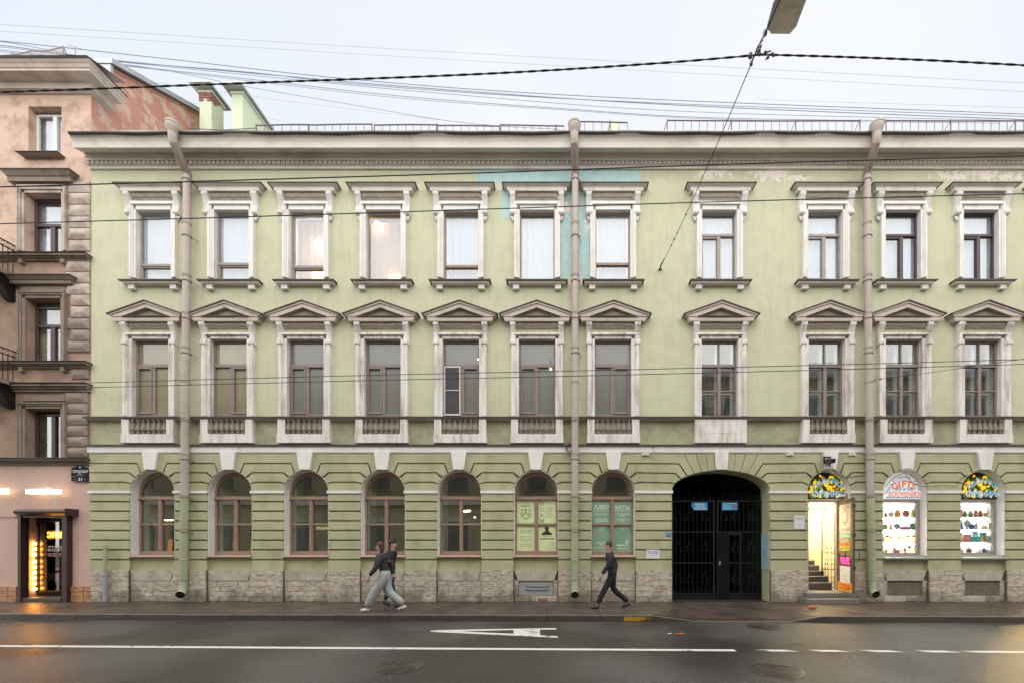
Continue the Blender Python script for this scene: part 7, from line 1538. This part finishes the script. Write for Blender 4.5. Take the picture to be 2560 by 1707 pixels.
# ================================================================== PEOPLE
def skin(name, joints, edges, m, parent, org, sub=1):
    """joints: {key:(pos, rx, ry)}; grown with the Skin modifier, then frozen to a mesh"""
    keys = list(joints); me = bpy.data.meshes.new(name); me.from_pydata([Vector(joints[k][0]) for k in keys], [(keys.index(a), keys.index(b)) for a, b in edges], [])
    ob = bpy.data.objects.new(name, me); COL.objects.link(ob); ob.modifiers.new('s', 'SKIN'); sl = me.skin_vertices[0].data
    for i, k in enumerate(keys): j = joints[k]; sl[i].radius = (j[1], j[2] if len(j) > 2 else j[1]); sl[i].use_root = (i == 0)
    sm = ob.modifiers.new('u', 'SUBSURF'); sm.levels = sub; sm.render_levels = sub
    dg = bpy.context.evaluated_depsgraph_get(); nm_ = bpy.data.meshes.new_from_object(ob.evaluated_get(dg)); bpy.data.objects.remove(ob)
    nm_.materials.clear(); nm_.materials.append(m); nm_.polygons.foreach_set('use_smooth', [True]*len(nm_.polygons)); nm_.name = name
    return put(name, nm_, org, parent)
def person(px, py, y, d, h, label, top, leg, shoe, hair, stride=1.0, wide=1.0, lean=0.02, longhair=False, baggy=1.0):
    """d=+1 walks to the right, -1 to the left"""
    z0 = 0.0; org = Vector((PX(px, y), y, z0)); t = thing('person', org, label, 'person', 'people walking on the pavement'); s = h/1.70
    def v(a, b, c): return Vector((a*d*s, b*s, c*s))
    hipz = .90 - .03*stride
    J = {'pelvis':(v(0,0,hipz),.07,.07), 'waist':(v(.01+lean,0,1.06),.06,.06), 'chest':(v(.02+lean*2,0,1.24),.07,.06), 'neckb':(v(.035+lean*3,0,1.40),.045,.045), 'neck':(v(.045+lean*3,0,1.47),.052,.052), 'jaw':(v(.065+lean*3,0,1.535),.062,.066), 'skull':(v(.05+lean*3,0,1.61),.078,.088), 'crown':(v(.04+lean*3,0,1.665),.05,.056)}
    E = [('pelvis','waist'),('waist','chest'),('chest','neckb'),('neckb','neck'),('neck','jaw'),('jaw','skull'),('skull','crown')]
    legs = {'f': (.16*stride, .50, .30*stride, .085), 'b': (-.02*stride, .49, -.32*stride, .13)}
    for q, sd in (('f', -1), ('b', 1)):
        kx, kz, ax, az = legs[q]
        J['hip'+q] = (v(0, sd*.085, hipz-.04), .06, .06); J['knee'+q] = (v(kx, sd*.085, kz), .045, .045); J['calf'+q] = (v(kx*.6+ax*.4, sd*.085, kz*.62+az*.38), .042, .042); J['ank'+q] = (v(ax, sd*.085, az), .036, .036)
        E += [('pelvis','hip'+q),('hip'+q,'knee'+q),('knee'+q,'calf'+q),('calf'+q,'ank'+q)]
    arms = {'l': (1, -.14, -.22*stride*.5), 'r': (-1, .10, .26*stride*.7)}
    for q, (sd, ex, wx) in arms.items():
        J['sh'+q] = (v(.02+lean*2, sd*.165*wide, 1.34), .035, .035); J['el'+q] = (v(ex+.02, sd*.225, 1.10), .035, .035); J['wr'+q] = (v(wx+.05, sd*.20, .87), .027, .027); J['palm'+q] = (v(wx+.075, sd*.20, .81), .034, .018)
        E += [('chest','sh'+q),('sh'+q,'el'+q),('el'+q,'wr'+q),('wr'+q,'palm'+q)]
        for k in range(4):
            b = (wx+.06+.018*k, sd*.2); J[f'k{q}{k}'] = (v(b[0]+.004, b[1], .775), .010); J[f't{q}{k}'] = (v(b[0]+.018, b[1]-sd*.02, .735-.006*(1-abs(k-1.5))), .0075); E += [('palm'+q, f'k{q}{k}'), (f'k{q}{k}', f't{q}{k}')]
        J['th'+q] = (v(wx+.115, sd*.18, .80), .010); J['tt'+q] = (v(wx+.125, sd*.17, .765), .008); E += [('palm'+q,'th'+q),('th'+q,'tt'+q)]
    skin('body', J, E, M_SKIN, t, org)
    # trousers
    TJ = {'pelvis':(v(0,0,hipz+.01),.145*wide*baggy**.3,.125), 'waist':(v(.01,0,1.06),.125*wide,.11)}; TE = [('pelvis','waist')]
    for q in 'fb':
        for k_, r__ in (('hip', .112), ('knee', .078*baggy), ('calf', .070*baggy*1.05)): TJ[k_+q] = (J[k_+q][0], r__, r__)
        a_ = J['ank'+q][0]+v(0,0,.03); TJ['ank'+q] = (a_, .055*baggy*1.1, .055*baggy*1.1)
        TE += [('pelvis','hip'+q),('hip'+q,'knee'+q),('knee'+q,'calf'+q),('calf'+q,'ank'+q)]
    skin('trousers', TJ, TE, leg, t, org)
    SJ = {'hem':(v(.0,0,.90),.150*wide,.130), 'waist':(v(.01+lean,0,1.07),.135*wide,.115), 'chest':(v(.02+lean*2,0,1.27),.160*wide,.125), 'sho':(v(.025+lean*2.5,0,1.35),.145*wide,.115), 'coll':(v(.035+lean*3,0,1.42),.078,.078)}; SE = [('hem','waist'),('waist','chest'),('chest','sho'),('sho','coll')]
    for q in 'lr':
        SJ['sh'+q] = (J['sh'+q][0]+v(0,0,.01), .092, .092); SJ['el'+q] = (J['el'+q][0], .068, .068); SJ['wr'+q] = (J['wr'+q][0]+v(0,0,.02), .042, .042); SE += [('sho','sh'+q),('sh'+q,'el'+q),('el'+q,'wr'+q)]
    skin('jacket', SJ, SE, top, t, org)
    for q, tilt in (('f', .02), ('b', .0)):
        a_ = J['ank'+q][0]; up = (a_.z - .075*s) if q == 'b' else 0
        heel = Vector((a_.x - d*.045*s, a_.y, .045*s + up*1.0)); toe = Vector((a_.x + d*.17*s, a_.y, .035*s + (0 if q == 'f' else 0)))
        mid = heel.lerp(toe, .5) + Vector((0,0,.012))
        skin('shoe', {'m':(mid,.045,.045),'h':(heel,.042,.042),'t':(toe,.034,.030),'a':(a_+Vector((0,0,.01)),.045,.045)}, [('m','h'),('m','t'),('h','a')], shoe, t, org)
    hc = J['skull'][0]; mh = MB(); mh.smooth = True
    mh.ball(org+hc+v(-.020,0,.026), .088*s, .084*s, .088*s, 12)
    if longhair: mh.ball(org+hc+v(-.055,0,-.07), .050*s, .075*s, .13*s, 10)
    mh.build('hair', hair, t)
    f_ = org + J['jaw'][0]; fe = MB()
    fe.ball(org+hc+v(.096,0,-.035), .016*s, .013*s, .024*s, 8); fe.build('nose', M_SKIN, t)
    for sd in (-1, 1):
        MB().ball(org+hc+v(.080,sd*.032,.0), .010*s, .012*s, .008*s, 6).build('eye', M_BLACK, t); MB().ball(org+hc+v(.0,sd*.083,-.02), .018*s, .010*s, .028*s, 8).build('ear', M_SKIN, t)
    MB().ball(f_+v(.062,0,-.005), .008*s, .022*s, .007*s, 6).build('mouth', mat('lip', (.32,.12,.10), .5), t)
    return t
def cloth(n, c): return mat(n, c, .85, .12, 14, .4, 40)
person(963, 1528, -1.72, -1, 1.60, 'striding person in baggy pale grey trousers, white shoes and a dark top near the kerb', cloth('dark_grey_top', (.035,.035,.042)), cloth('pale_grey_trousers', (.36,.38,.37)), mat('white_shoe', (.62,.56,.50), .6), mat('auburn_hair', (.09,.035,.022), .6), 1.35, .9, .03, True, 1.5)
person(975, 1518, -1.0, 1, 1.66, 'person in blue jeans and a black coat walking close to the fourth arched window', cloth('black_coat', (.010,.011,.016)), cloth('blue_jeans', (.035,.06,.13)), mat('navy_shoe', (.02,.025,.045), .5), mat('black_hair', (.012,.010,.010), .6), .55, .95, .01)
person(1531, 1519, -1.25, -1, 1.62, 'person all in black striding to the left below the lawyers window', cloth('charcoal_coat', (.022,.022,.026)), cloth('black_trousers', (.014,.014,.018)), mat('black_leather_shoe', (.03,.03,.035), .3), mat('brown_hair', (.05,.03,.022), .6), 1.3, 1.0, .02)
so = P(2029, 1524, -1.5); so.z = 0; st_ = thing('orange_shoe', so, 'orange shoe with a pale sole on the pavement before the souvenir shop steps', 'shoe'); osm = mat('orange_suede', (.42,.13,.05), .7, .1, 20, .2, 60)
skin('upper', {'m':(Vector((0,0,.065)),.055,.055),'h':(Vector((.09,0,.07)),.052,.055),'a':(Vector((.10,0,.12)),.048,.048),'t':(Vector((-.11,0,.05)),.045,.036)}, [('m','h'),('h','a'),('m','t')], osm, st_, so)
MB().prism([(so.x-.14,.0),(so.x+.12,.0),(so.x+.12,.02),(so.x-.13,.018)], so.y-.04, so.y+.04).build('sole', mat('pale_sole', (.40,.30,.24), .7), st_)
